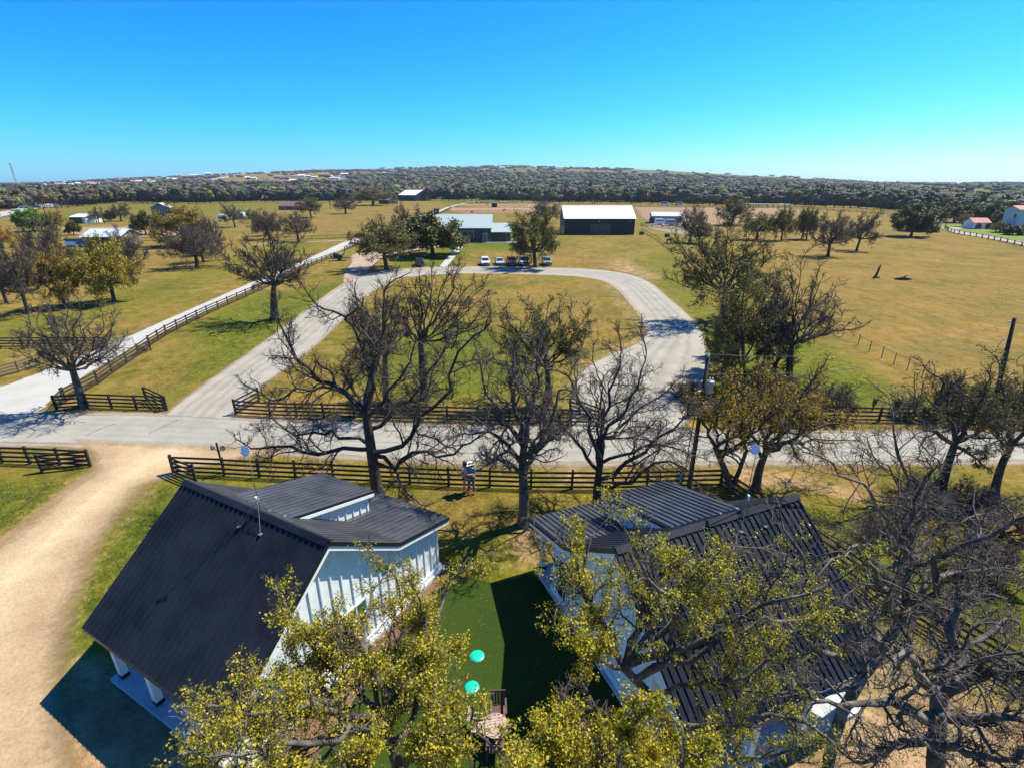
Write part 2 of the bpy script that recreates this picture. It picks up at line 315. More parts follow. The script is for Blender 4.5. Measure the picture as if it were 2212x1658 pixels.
# ------------------------------------------------------------------ ground
def sdf(poly, X, Y):
    """signed distance to a polygon, negative inside"""
    d = np.full(X.shape, 1e9); ins = np.zeros(X.shape, bool); n = len(poly)
    for i in range(n):
        ax, ay = poly[i][:2]; bx, by = poly[(i + 1) % n][:2]; ex, ey = bx - ax, by - ay
        t = np.clip(((X - ax) * ex + (Y - ay) * ey) / (ex * ex + ey * ey + 1e-9), 0, 1)
        d = np.minimum(d, np.hypot(X - ax - t * ex, Y - ay - t * ey))
        c = ((ay > Y) != (by > Y)) & (X < (bx - ax) * (Y - ay) / ((by - ay) + 1e-12) + ax); ins ^= c
    return np.where(ins, -d, d)
ZONES = [  # channel, strength, softness m, outline
    (0, .95, 2, [(370, 860), (560, 745), (740, 620), (745, 600), (640, 640), (540, 690), (430, 780), (240, 870)]),
    (0, .9, 3, [(390, 720), (520, 650), (735, 608), (700, 650), (560, 740), (450, 760)]),
    (0, 1.0, 2, [(855, 577), (880, 560), (960, 527), (1110, 523), (1150, 530), (1110, 541), (1015, 540), (1000, 555), (978, 577)]),
    (0, .7, 5, [(-60, 690), (150, 665), (400, 590), (560, 545), (560, 560), (380, 630), (230, 690), (100, 720), (-60, 740)]),
    (0, .6, 5, [(520, 545), (640, 520), (700, 500), (690, 530), (600, 560)]),
    (0, 1.1, 2, [(1530, 690), (1640, 690), (1760, 735), (1950, 850), (1900, 880), (1530, 890)]),
    (0, .75, 4, [(1400, 548), (1450, 540), (1500, 620), (1560, 690), (1500, 690), (1420, 610)]),
    (0, 1.0, .8, [(-200, 1035), (60, 1035), (140, 1040), (110, 1070), (60, 1115), (-100, 1200), (-300, 1300)]),
    (0, 1.0, .6, [(330, 1050), (400, 1045), (260, 1300), (190, 1400), (158, 1400), (170, 1320), (215, 1200), (245, 1145)]),
    (0, .75, .8, [(400, 1018), (640, 1030), (900, 1050), (900, 1085), (640, 1060), (400, 1040)]),
    (0, .85, 2, [(820, 730), (1000, 690), (1180, 740), (1180, 850), (900, 870), (760, 830)]),
    (0, .8, 1.5, [(980, 1180), (1100, 1130), (1140, 1230), (1050, 1260), (985, 1240)]),
    (0, .75, 1.5, [(1640, 1075), (1850, 1095), (1960, 1180), (2212, 1200), (2400, 1400), (2212, 1440), (1980, 1330), (1800, 1210)]),
    (0, .8, 15, [(1369, 366), (1600, 378), (1750, 388), (1700, 392), (1500, 380), (1300, 375)]),
    (0, .9, 15, [(1087, 364), (1164, 364), (1160, 376), (1090, 374)]),
    (0, 1.2, 15, [(1960, 402), (2112, 412), (2200, 420), (2100, 424), (1970, 409)]),
    (0, .5, 12, [(0, 470), (150, 440), (560, 428), (740, 430), (640, 452), (480, 462), (140, 490)]),
    (0, .8, 8, [(940, 431), (1130, 428), (1130, 440), (960, 441)]),
    (1, .95, 4, [(1565, 500), (1640, 540), (1690, 590), (1780, 690), (2000, 815), (2400, 930), (3000, 900), (3000, 600), (2200, 545), (2050, 506), (1930, 470), (1900, 456), (1364, 446), (1374, 470), (1420, 484)]),
    (1, .6, 4, [(1010, 625), (1300, 612), (1390, 700), (1330, 750), (1150, 700)]),
    (1, .6, 6, [(520, 500), (740, 455), (960, 441), (900, 470), (800, 500), (600, 520)]),
    (1, .8, 4, [(0, 560), (200, 545), (420, 520), (560, 505), (500, 540), (350, 590), (120, 620)]),
    (1, .5, 4, [(-40, 620), (200, 600), (300, 590), (200, 640), (-40, 670)]),
    (1, .9, 2, [(235, 728), (330, 690), (400, 670), (330, 700), (266, 732)]),
    (1, .7, 2, [(980, 590), (1180, 520), (1200, 545), (1300, 575), (1100, 577)]),
    (1, .8, 3, [(1130, 545), (1210, 530), (1330, 560), (1300, 578), (1170, 577)]),
    (1, .7, 1.5, [(250, 860), (330, 800), (420, 790), (360, 850)]),
    (1, .8, 1, [(930, 1075), (1120, 1075), (1160, 1120), (1100, 1150), (960, 1140)]),
    (1, .9, 15, [(440, 392), (480, 379), (650, 372), (790, 372), (780, 384), (600, 398), (440, 398)]), (1, .8, 15, [(-80, 410), (120, 399), (330, 391), (380, 391), (340, 398), (130, 408), (-80, 420)]), (1, .7, 12, [(960, 357), (1060, 356), (1040, 364), (960, 366)]), (1, .5, 12, [(1180, 361), (1330, 365), (1330, 378), (1200, 377)]), (1, .7, 10, [(-80, 480), (0, 456), (140, 434), (260, 412), (300, 412), (300, 420), (180, 438), (40, 466), (-80, 500)]),
    (2, .75, 1, [(1100, 1150), (1160, 1120), (1180, 1230), (1110, 1220)]),
    (2, 1.0, 1.2, [(1880, 1400), (1950, 1420), (2100, 1500), (2212, 1530), (2500, 1700), (2300, 2100), (1500, 2100), (1700, 1550)]),
    (2, .6, 1, [(560, 975), (760, 990), (760, 1000), (560, 990)]),
    (2, .7, 1, [(1180, 1003), (1290, 1003), (1290, 1050), (1200, 1050)]),
    (2, .7, .8, [(500, 905), (560, 905), (560, 880), (520, 870)]),
    (2, .8, .8, [(505, 905), (800, 908), (1290, 925), (1290, 912), (800, 895), (505, 892)]),
    (2, .6, 1.5, [(1290, 615), (1330, 612), (1400, 700), (1400, 735), (1300, 780), (1240, 830), (1225, 900), (1200, 880), (1230, 790), (1380, 720)]),
    (2, .7, 3, [(1300, 577), (1325, 562), (1345, 556), (1400, 585), (1440, 600), (1400, 606)]),
    (2, 1.3, .6, [(170, 1420), (240, 1450), (400, 1600), (420, 1760), (250, 1760), (150, 1560)]),
    (2, .7, .5, [(120, 1062), (196, 1010), (185, 1040), (80, 1120), (0, 1175), (-60, 1200)]),
    (2, .6, .5, [(323, 1040), (250, 1140), (205, 1220), (165, 1330), (155, 1440), (175, 1330), (225, 1220), (280, 1130), (345, 1060)]),
    (2, .5, .6, [(858, 1296), (962, 1215), (985, 1220), (900, 1300), (640, 1640), (590, 1650)]),
    (2, .95, 1, [(1600, 1010), (1760, 1035), (1860, 1060), (1840, 1075), (1700, 1050), (1600, 1045)]),
]
def build_ground():
    rr = [0.3] + list(np.geomspace(3.0, 60, 150)) + list(np.geomspace(60.6, 700, 150)) + list(np.geomspace(712, 3600, 90)) + list(np.geomspace(3700, 12000, 12))
    az = np.concatenate([np.linspace(-PI, -0.95, 50)[:-1], np.linspace(-0.95, 0.95, 215), np.linspace(0.95, PI, 50)[1:-1]])
    Rg, Ag = np.meshgrid(rr, az, indexing='ij'); X = Rg * np.sin(Ag); Y = Rg * np.cos(Ag); Z = terr(X, Y)
    n, k = Rg.shape; V = np.stack([X.ravel(), Y.ravel(), Z.ravel()], 1)
    i, j = np.meshgrid(np.arange(n - 1), np.arange(k), indexing='ij'); j2 = (j + 1) % k
    Fq = np.stack([i * k + j, i * k + j2, (i + 1) * k + j2, (i + 1) * k + j], -1).reshape(-1, 4)[:, ::-1]
    me = np_mesh('ground', V, [Fq], ground_mat(), True)
    A = np.zeros((len(V), 4), np.float32); A[:, 3] = 1; x, y = V[:, 0], V[:, 1]
    for ch, s, soft, pts in ZONES:
        P = T(*np.array(pts, float).T)
        near = (x > P[:, 0].min() - 3 * soft) & (x < P[:, 0].max() + 3 * soft) & (y > P[:, 1].min() - 3 * soft) & (y < P[:, 1].max() + 3 * soft)
        d = sdf(P, x[near], y[near]); wv = s / (1 + np.exp(np.clip(d / (soft * 0.5), -20, 20))); A[near, ch] = np.maximum(A[near, ch], wv)
    ca = me.color_attributes.new('zone', 'FLOAT_COLOR', 'POINT'); ca.data.foreach_set('color', A.ravel())
    tag(ob('ground', me), kind='structure')
build_ground()

ASPH = edge_mat('pale_asphalt', (0.225, 0.206, 0.160), (0.345, 0.318, 0.250), soft=0.2, tracks=((1, 1, 1), (0.80, 0.80, 0.81)))
CONC_DUST = edge_mat('dusty_shoulder', (0.22, 0.16, 0.11), (0.33, 0.26, 0.18), soft=0.6, scale=0.9)
WHITE_GRAV = edge_mat('white_gravel', (0.30, 0.285, 0.245), (0.42, 0.405, 0.35), soft=0.3)
TAN = edge_mat('tan_dirt', (0.27, 0.195, 0.105), (0.50, 0.39, 0.225), soft=0.8, scale=2.2, bump=.5, tracks=((.84, .78, .74), (1.0, .97, .94), (1.12, 1.13, 1.14)))
PINK = edge_mat('pink_gravel', (0.27, 0.185, 0.13), (0.37, 0.27, 0.20), soft=0.5)
RED = edge_mat('red_dirt', (0.24, 0.135, 0.065), (0.31, 0.19, 0.10), soft=0.5, scale=.4)
DULL = edge_mat('dull_track', (0.17, 0.135, 0.075), (0.26, 0.21, 0.13), soft=0.6, scale=.6)
LAWN = edge_mat('bright_lawn', (0.095, 0.14, 0.004), (0.13, 0.175, 0.006), soft=0.15)
TURF = edge_mat('dark_turf', (0.020, 0.038, 0.001), (0.028, 0.050, 0.0015), soft=0.06, bump=0.1)
MULCH = edge_mat('brown_mulch', (0.10, 0.055, 0.030), (0.22, 0.13, 0.07), soft=0.6, scale=3)

main_far = [(-700, 890), (-60, 892), (130, 892), (365, 894), (500, 903), (700, 909), (900, 916), (1230, 923), (1500, 926), (1850, 930), (2212, 934), (3000, 940)]
main_near = [(-700, 965), (-60, 958), (0, 957), (180, 960), (560, 974), (700, 986), (1000, 1001), (1300, 1003), (1480, 1002), (1700, 1001), (2000, 999), (2212, 997), (3000, 1000)]
ribbon('road_shoulder', [(x, y - 6) for x, y in main_far], [(x, y + 9) for x, y in main_near], 0.004, CONC_DUST, n=140, ew=1.0)
ROADM = edge_mat('worn_main_road', (0.215, 0.200, 0.160), (0.330, 0.312, 0.255), soft=0.55, scale=0.8, tracks=((1, 1, 1), (0.91, 0.905, 0.90)))
ribbon('road', main_far, main_near, 0.016, ROADM, n=200, ew=1.0)
loop_out = [(330, 925), (364, 887), (450, 825), (566, 745), (660, 674), (738, 618), (787, 594), (851, 582), (946, 577.5), (1094, 576.5), (1190, 579), (1305, 583), (1389, 599), (1441, 643), (1497, 690), (1524, 734), (1527, 790), (1517, 840), (1490, 895), (1470, 935)]
loop_in = [(500, 930), (495, 905), (560, 838), (609, 799), (657, 764), (700, 727), (779, 647), (824, 611), (889, 595.5), (992, 590), (1094, 590.5), (1190, 593.5), (1266, 597.5), (1328, 611), (1368, 657), (1402, 706), (1398, 735), (1301, 772), (1248, 805), (1238, 850), (1232, 890), (1225, 935)]
ribbon('road_shoulder', [(330, 930)] + [(x + dx, y + dy) for (x, y), dx, dy in zip(loop_out[1:], [-6] * 6 + [0] * 5 + [6] * 8, [-3] * 5 + [-1.5] * 6 + [0] * 8)], [(505, 934)] + [(x + dx, y + dy) for (x, y), dx, dy in zip(loop_in[1:], [6] * 7 + [0] * 5 + [-7] * 9, [3] * 7 + [1.5] * 5 + [2] * 9)], 0.008, CONC_DUST, n=200, ew=0.8)
ribbon('road', loop_out, loop_in, 0.012, ASPH, n=240, ew=0.4)
drive_l = [(-330, 905), (-160, 880), (0, 836), (100, 797), (180, 764), (266, 731), (320, 706), (405, 669), (435, 656), (550, 606), (669, 557), (743, 521), (813, 500), (880, 480), (930, 463), (966, 446.5), (1000, 438.5)]
drive_r = [(60, 905), (96, 893), (118, 856), (179, 818), (225, 788), (295, 752), (317, 737), (400, 694), (461, 665), (560, 618), (672, 569), (735, 541), (815, 509), (880, 486), (938, 465), (975, 447.5), (1012, 438.5)]
ribbon('gravel_drive', drive_l, drive_r, 0.0145, WHITE_GRAV, n=200, ew=0.9)
ribbon('dirt_driveway', [(150, 946), (180, 964), (196, 1010), (173, 1027), (121, 1062), (72, 1108), (0, 1163), (-120, 1250), (-400, 1450), (-500, 1700), (-450, 2100)],
       [(640, 962), (600, 976), (566, 985), (441, 1007), (398, 1027), (323, 1045), (297, 1082), (245, 1140), (213, 1197), (199, 1249), (170, 1318), (156, 1400), (150, 1500), (200, 1800), (260, 2100)], 0.020, TAN, n=200, ew=1.6, ends=(1.8, 0))
ribbon('concrete_walk', [(994, 525), (946, 579)], [(1006.8, 525), (964, 579)], 0.02, edge_mat('walk_concrete', (0.33, 0.34, 0.31), (0.38, 0.39, 0.36), soft=0.02), n=30, ew=0.1)
patch('gravel_apron', [(738, 622), (741, 592), (758, 567), (752, 549), (813, 541), (880, 532), (960, 528), (950, 534), (833, 550), (800, 577), (787, 596)], 0.010, PINK, ew=1.5)
ribbon('dirt_track', [(531, 528), (640, 522), (740, 518), (860, 515)], [(531, 531), (640, 525), (740, 521), (860, 518)], 0.010, DULL, ew=1.2)
patch('artificial_turf', [(985, 1236), (1007, 1242), (1062, 1255), (1104, 1250), (1150, 1229), (1200, 1290), (1290, 1420), (1420, 1640), (1500, 1900), (700, 1900), (640, 1700), (700, 1560), (880, 1340), (960, 1250)], 0.012, TURF, ew=0.12, n=120)
patch('mulch_bed', [(962, 1205), (985, 1225), (930, 1300), (800, 1460), (680, 1640), (610, 1760), (560, 1740), (600, 1610), (700, 1480), (858, 1305)], 0.018, MULCH, ew=0.3, n=90)
patch('arena_dirt', [(972, 450), (1140, 448.5), (1190, 452), (1190, 458), (1060, 460), (965, 459)], 0.02, RED, ew=3)
patch('arena_dirt', [(990, 441), (1140, 439.5), (1190, 441), (1190, 447), (985, 448)], 0.02, RED, ew=3)
patch('plowed_field', [(120, 492), (260, 488), (500, 490), (484, 506), (330, 514), (200, 510), (125, 506)], 0.02, RED, ew=6)
patch('plowed_field', [(1364, 446.5), (1560, 448), (1720, 449), (1760, 462), (1640, 470), (1560, 490), (1430, 483), (1376, 474)], 0.02, edge_mat('brown_field', (0.20, 0.12, 0.055), (0.25, 0.16, 0.08), soft=0.6, scale=.3), ew=8)
patch('pen_dirt', [(1410, 470), (1480, 472), (1560, 500), (1530, 515), (1420, 500), (1385, 490)], 0.024, DULL, ew=5)
patch('lawn', [(2058, 495), (2126, 495.5), (2212, 504), (2500, 520), (2500, 560), (2212, 523), (2126, 508.5), (2066, 500)], 0.030, LAWN, ew=1)
patch('lawn', [(2012, 482), (2084, 486), (2090, 492), (2055, 491.5), (2030, 488.5)], 0.030, LAWN, ew=1)
ribbon('estate_drive', [(1980, 481), (2030, 488), (2062, 496), (2126, 508), (2212, 522), (2400, 556)], [(1985, 486), (2025, 491), (2056, 503), (2126, 513.5), (2212, 529), (2380, 563)], 0.034, ASPH, n=60, ew=.5)
ribbon('estate_drive', [(2050, 491), (2090, 491), (2128, 493.5)], [(2055, 496), (2090, 495), (2128, 496.5)], 0.038, ASPH, n=30, ew=.3)
ribbon('estate_drive', [(1990, 479.5), (2050, 480.5), (2093, 478)], [(1990, 483), (2050, 483), (2093, 482)], 0.038, ASPH, n=30, ew=.3)
ribbon('highway', [(-300, 508), (0, 459), (70, 446), (143, 434), (210, 423), (269, 414.5)], [(-300, 530), (0, 471), (75, 453), (150, 440), (215, 427.5), (269, 417.5)], 0.3, edge_mat('highway_concrete', (0.30, 0.29, 0.25), (0.36, 0.35, 0.31), soft=0.1), n=60, drape=True, ew=2)
ribbon('highway', [(385, 398), (430, 391), (480, 383.5), (505, 379)], [(395, 399), (440, 392), (492, 384), (513, 379.3)], 0.4, MC['highway_concrete'], n=40, drape=True, ew=2)
ribbon('ranch_track', [(1010, 437), (1060, 433), (1110, 437), (1190, 440)], [(1012, 438.5), (1062, 434.5), (1110, 438.5), (1190, 441.5)], 0.03, DULL, n=40, ew=1)

# ------------------------------------------------------------------ trees
def U_(v): return v / np.maximum(np.linalg.norm(v, axis=-1, keepdims=True), 1e-9)
def grow(rng, S, D, L, r0, r1, K, wob, up):
    P = [S]; d = D
    for k in range(K):
        d = U_(d + rng.normal(0, wob, S.shape) + np.array([0, 0, up])); P.append(P[-1] + d * (L / K)[:, None])
    t = np.linspace(0, 1, K + 1)[None, :]
    return np.stack(P, 1), r0[:, None] * (1 - t) + r1[:, None] * t
def kids(rng, P, R, n, lenf, ang, tmin, rf, Lp=None):
    N, K1, _ = P.shape; K = K1 - 1
    Lp = np.linalg.norm(np.diff(P, axis=1), axis=2).sum(1) if Lp is None else Lp
    t = tmin + (1 - tmin) * ((np.arange(n)[None, :] + rng.random((N, n))) / n); t = np.minimum(t, 0.999)
    i = np.floor(t * K).astype(int); f = (t * K - i)[..., None]; r = np.arange(N)[:, None]
    p = P[r, i] * (1 - f) + P[r, i + 1] * f; tan = U_(P[r, i + 1] - P[r, i]); rad = (R[r, i] * (1 - f[..., 0]) + R[r, i + 1] * f[..., 0]) * rf
    q = rng.normal(0, 1, tan.shape); q = U_(q - (q * tan).sum(-1, keepdims=True) * tan)
    a = ang * (0.75 + 0.5 * rng.random((N, n)))[..., None]; d = tan * np.cos(a) + q * np.sin(a)
    L = Lp[:, None] * lenf * (1.15 - 0.6 * t) * rng.uniform(0.65, 1.25, (N, n))
    return p.reshape(-1, 3), d.reshape(-1, 3), L.ravel(), rad.ravel()
def tubes(P, R, S):
    N, K, _ = P.shape; tan = np.empty_like(P); tan[:, 1:-1] = P[:, 2:] - P[:, :-2]; tan[:, 0] = P[:, 1] - P[:, 0]; tan[:, -1] = P[:, -1] - P[:, -2]; tan = U_(tan)
    m = U_(P[:, -1] - P[:, 0]); ref = np.where(np.abs(m[:, 2:3]) > .75, np.array([[1., 0, 0]]), np.array([[0, 0, 1.]]))[:, None, :]
    a = U_(np.cross(tan, ref)); b = np.cross(tan, a); th = 2 * PI * np.arange(S) / S
    V = P[:, :, None, :] + R[:, :, None, None] * (a[:, :, None, :] * np.cos(th)[None, None, :, None] + b[:, :, None, :] * np.sin(th)[None, None, :, None])
    base = (np.arange(N) * K * S)[:, None, None]; k = (np.arange(K - 1) * S)[None, :, None]; s = np.arange(S)[None, None, :]; s2 = (s + 1) % S
    Fq = np.stack([base + k + s, base + k + s2, base + k + S + s2, base + k + S + s], -1).reshape(-1, 4)
    return V.reshape(-1, 3), Fq
def spikes(A, B, r):
    n = len(A); d = U_(B - A); a = U_(np.cross(d, np.array([[.3, .2, .93]]))); b = np.cross(d, a)
    V = np.stack([A + a * r, A - a * r * .5 + b * r * .87, A - a * r * .5 - b * r * .87, B], 1).reshape(-1, 3); k = (np.arange(n) * 4)[:, None]
    return V, np.concatenate([k + [0, 1, 3], k + [1, 2, 3], k + [2, 0, 3]])
def join(parts):
    V = []; Fs = []; n = 0
    for v, f in parts: V.append(v); Fs.append(f + n); n += len(v)
    return np.concatenate(V), Fs
def leaf_tris(rng, C, n, spread, size):
    c = np.repeat(C, n, 0) + rng.normal(0, spread, (len(C) * n, 3)); a = U_(rng.normal(0, 1, c.shape)); b = U_(np.cross(a, rng.normal(0, 1, c.shape))); s = size * rng.uniform(.6, 1.35, (len(c), 1))
    V = np.stack([c + a * s, c - a * s * .5 + b * s * .75, c - a * s * .5 - b * s * .75], 1).reshape(-1, 3)
    return V, np.arange(len(V)).reshape(-1, 3)
BARK = mat('bark', (0.030, 0.024, 0.019), (0.085, 0.072, 0.060), scale=5, rough=0.95, bump=0.6, bscale=14, fac=(.35, .7))
BARK_PALE = mat('lichen_bark', (0.050, 0.040, 0.031), (0.20, 0.175, 0.14), scale=3.5, rough=0.95, bump=0.5, bscale=14, fac=(.42, .72))
TWIG = mat('twigs', (0.028, 0.021, 0.016), (0.080, 0.062, 0.047), island=True, rough=0.95)
TWIG_PALE = mat('pale_twigs', (0.030, 0.023, 0.018), (0.14, 0.112, 0.086), island=True, rough=0.95)
TWIG_FAR = mat('grey_twigs', (0.055, 0.040, 0.030), (0.110, 0.085, 0.065), island=True, rough=0.95, objcol=1)
LEAF_Y = mat('yellow_catkins', (0.12, 0.14, 0.006), (0.64, 0.46, 0.014), c3=(0.38, 0.34, 0.010), island=True, rough=0.6, trans=0.35)
LEAF_G = mat('new_leaves', (0.16, 0.19, 0.008), (0.60, 0.46, 0.014), c3=(0.38, 0.35, 0.010), island=True, rough=0.6, trans=0.35)
LEAF_O = mat('olive_buds', (0.085, 0.085, 0.012), (0.23, 0.195, 0.028), island=True, rough=0.7, trans=0.25, objcol=1)
LEAF_R = mat('rust_buds', (0.22, 0.16, 0.010), (0.62, 0.40, 0.020), island=True, rough=0.7, trans=0.3)
LEAF_E = mat('live_oak_leaves', (0.035, 0.045, 0.007), (0.15, 0.145, 0.018), island=True, rough=0.6, trans=0.15, objcol=1)
LEAF_W = mat('wood_crowns', (0.45, 0.45, 0.45), (1.0, 1.0, 1.0), island=True, rough=0.9, objcol=1)

def branch_out(rng, limbs, radii, n2=8, n3=8, n4=7, fine=1.0, wob=.2, tmin2=.25, l2=.52, l3=.5, l4=.55, tw=0.011, trunk=None, minlen=1.0, n5=0, far=False, wob1=.04):
    """limbs: list of point lists; returns trunk parts, twig parts, twig tips"""
    K = 8; P1 = np.stack([resample(np.array(l, float), K + 1) for l in limbs]); n = len(limbs)
    P1[:, 1:-1] += rng.normal(0, wob1, P1[:, 1:-1].shape) * np.linalg.norm(P1[:, -1] - P1[:, 0], axis=1)[:, None, None] * .5
    R1 = np.array([np.linspace(a, b, K + 1) for a, b in radii])
    L1 = np.maximum(np.linalg.norm(np.diff(P1, axis=1), axis=2).sum(1), minlen)
    p, d, L, r = kids(rng, P1, R1, n2, l2, .85, tmin2, .50, L1)
    # the limb's own tip carries on
    p = np.vstack([p, P1[:, -1]]); d = np.vstack([d, U_(P1[:, -1] - P1[:, -2])]); L = np.concatenate([L, L1 * .4]); r = np.concatenate([r, R1[:, -1]])
    P2, R2 = grow(rng, p, d, L, r, r * .35 + .004, 6, wob, .05)
    p, d, L, r = kids(rng, P2, R2, n3, l3, .8, .15, .62)
    P3, R3 = grow(rng, p, d, L, np.maximum(r, tw * 1.2), np.full(len(r), tw), 4, wob * 1.15, .05)
    p, d, L, r = kids(rng, P3, R3, n4, l4, .75, .12, .7)
    P4, R4 = grow(rng, p, d, np.maximum(L, .15), np.full(len(r), tw * .85), np.full(len(r), tw * .45), 2, wob * 1.6, .03)
    big = [tubes(P1, R1, 8), tubes(P2, R2, 5)]; sm = [tubes(P3, R3, 3), spikes(P4[:, 0], P4[:, 2], tw * .75) if far else tubes(P4, R4, 3)]; tips = P4
    if n5:
        p, d, L, r = kids(rng, P4, R4, n5, .6, .8, .2, .8); P5, R5 = grow(rng, p, d, np.maximum(L, .1), np.full(len(r), tw * .55), np.full(len(r), tw * .35), 1, wob, .02); sm.append(spikes(P5[:, 0], P5[:, 1], tw * .6))
    if trunk is not None:
        tp, tr = trunk; q = smoothline(np.array(tp, float), 12); rr_ = np.interp(np.linspace(0, 1, 12), np.linspace(0, 1, len(tr)), tr); rr_[0] *= 1.5; rr_[1] *= 1.12
        q[0, 2] -= .15; big.append(tubes(q[None], rr_[None], 12))
    return big, sm, tips
def tree_obj(big, sm, leaves, base, label, cat, bark, twig, leafm, group=None, name='oak_tree'):
    o = thing(name, label, cat, base, 0, group)
    V, Fs = join(big); ob('trunk', np_mesh('trunk', V, Fs, bark, True), o)
    V, Fs = join(sm); ob('crown', np_mesh('crown', V, Fs, twig), o)
    if leaves is not None:
        V, Fs = leaves; ob('foliage', np_mesh('foliage', V, [Fs], leafm), o)
    return o
def auto_limbs(rng, base, top, spread, n=7, r=.3, hgt=None):
    """limbs fanning from the top of the trunk to an umbrella of given radius and height"""
    out = []; rad = []
    for i in range(n):
        a = 2 * PI * (i + rng.random() * .7) / n; el = [0.18, 0.62, 1.0, 0.4, .85][i % 5] + rng.uniform(-.1, .15)
        s = np.array(base) + (np.array(top) - np.array(base)) * rng.uniform(.72, 1.0); H = hgt - s[2]
        e = s + np.array([math.cos(a) * math.cos(el) * spread * .78, math.sin(a) * math.cos(el) * spread * .78, math.sin(el) * H * .72])
        m = (s + e) / 2 + np.array([math.cos(a) * .1 * spread, math.sin(a) * .1 * spread, -.03 * H]) + rng.normal(0, .05 * spread, 3)
        out.append([s, s * .6 + m * .4 + rng.normal(0, .03 * spread, 3), m, m * .5 + e * .5 + rng.normal(0, .05 * spread, 3), e]); rad.append((r * rng.uniform(.32, .5), r * .10))
    out.append([np.array(top), np.array(top) + [rng.normal(0, .1 * spread), rng.normal(0, .1 * spread), (hgt - top[2]) * .35], np.array(top) + [rng.normal(0, .15 * spread), rng.normal(0, .15 * spread), (hgt - top[2]) * .72]]); rad.append((r * .7, r * .16))
    return out, rad
def measure(o):
    lo = np.full(3, 1e9); hi = -lo
    for ch in KIDS[o.name]:
        n = len(ch.data.vertices); a = np.empty(n * 3, np.float32); ch.data.vertices.foreach_get('co', a); a = a.reshape(-1, 3)
        lo = np.minimum(lo, np.percentile(a, .5, 0)); hi = np.maximum(hi, np.percentile(a, 99.5, 0))
    return lo, hi

# ------------------------------------------------------------------ cottages (twin, mirrored)
ROOF = mat('dark_standing_seam', (0.009, 0.010, 0.014), (0.018, 0.020, 0.026), rough=0.45, scale=.7, spec=.22, bump=.05, bscale=3, coord='World')
ROOF_SHEEN = mat('sheen_roof_metal', (0.030, 0.032, 0.038), (0.085, 0.088, 0.098), rough=0.34, scale=.8, spec=.6, bscale=3, fac=(.30, .85), coord='World')  # lighter base colour paints in the sky sheen on rear and dormer slopes
TRIMB = mat('black_trim', (0.010, 0.011, 0.013), rough=0.4)
WALL = mat('white_board_wall', (0.66, 0.69, 0.65), (0.76, 0.78, 0.74), rough=0.7, scale=1.2, coord='World')
TRIM = mat('white_trim', (0.68, 0.71, 0.68), (0.76, 0.78, 0.75), rough=0.6, scale=3)
SLAB = mat('porch_concrete', (0.34, 0.35, 0.35), (0.46, 0.47, 0.46), rough=0.85, scale=1.5, bump=.1)
GLASS = mat('dark_glass', (0.02, 0.03, 0.03), rough=0.08, spec=.8)
GLASS_G = mat('green_glass', (0.02, 0.10, 0.07), rough=0.12, spec=.8)
STEEL = mat('galvanised_steel', (0.35, 0.37, 0.38), (0.45, 0.47, 0.48), rough=0.4, metallic=.6)
MASTM = mat('dull_mast', (.13, .135, .14), rough=.6)
GREYP = mat('grey_paint', (0.30, 0.34, 0.37), (0.36, 0.40, 0.42), rough=0.45)
DISH = mat('white_dish', (0.70, 0.74, 0.78), rough=0.4)
HK = 17 / 15          # the cottages were measured against a 15 m eye height
ZR, ZE, DF, DC, ZC, DW, ZW = 5.41, 2.33, 3.86, 2.92, 3.33, 5.85, 2.54
def roofz(v): return ZR - (ZR - ZE) / DF * v if v >= 0 else (ZR + (ZR - ZC) / DC * v if v > -DC else ZC + (ZC - ZW) / (DW - DC) * (v + DC))
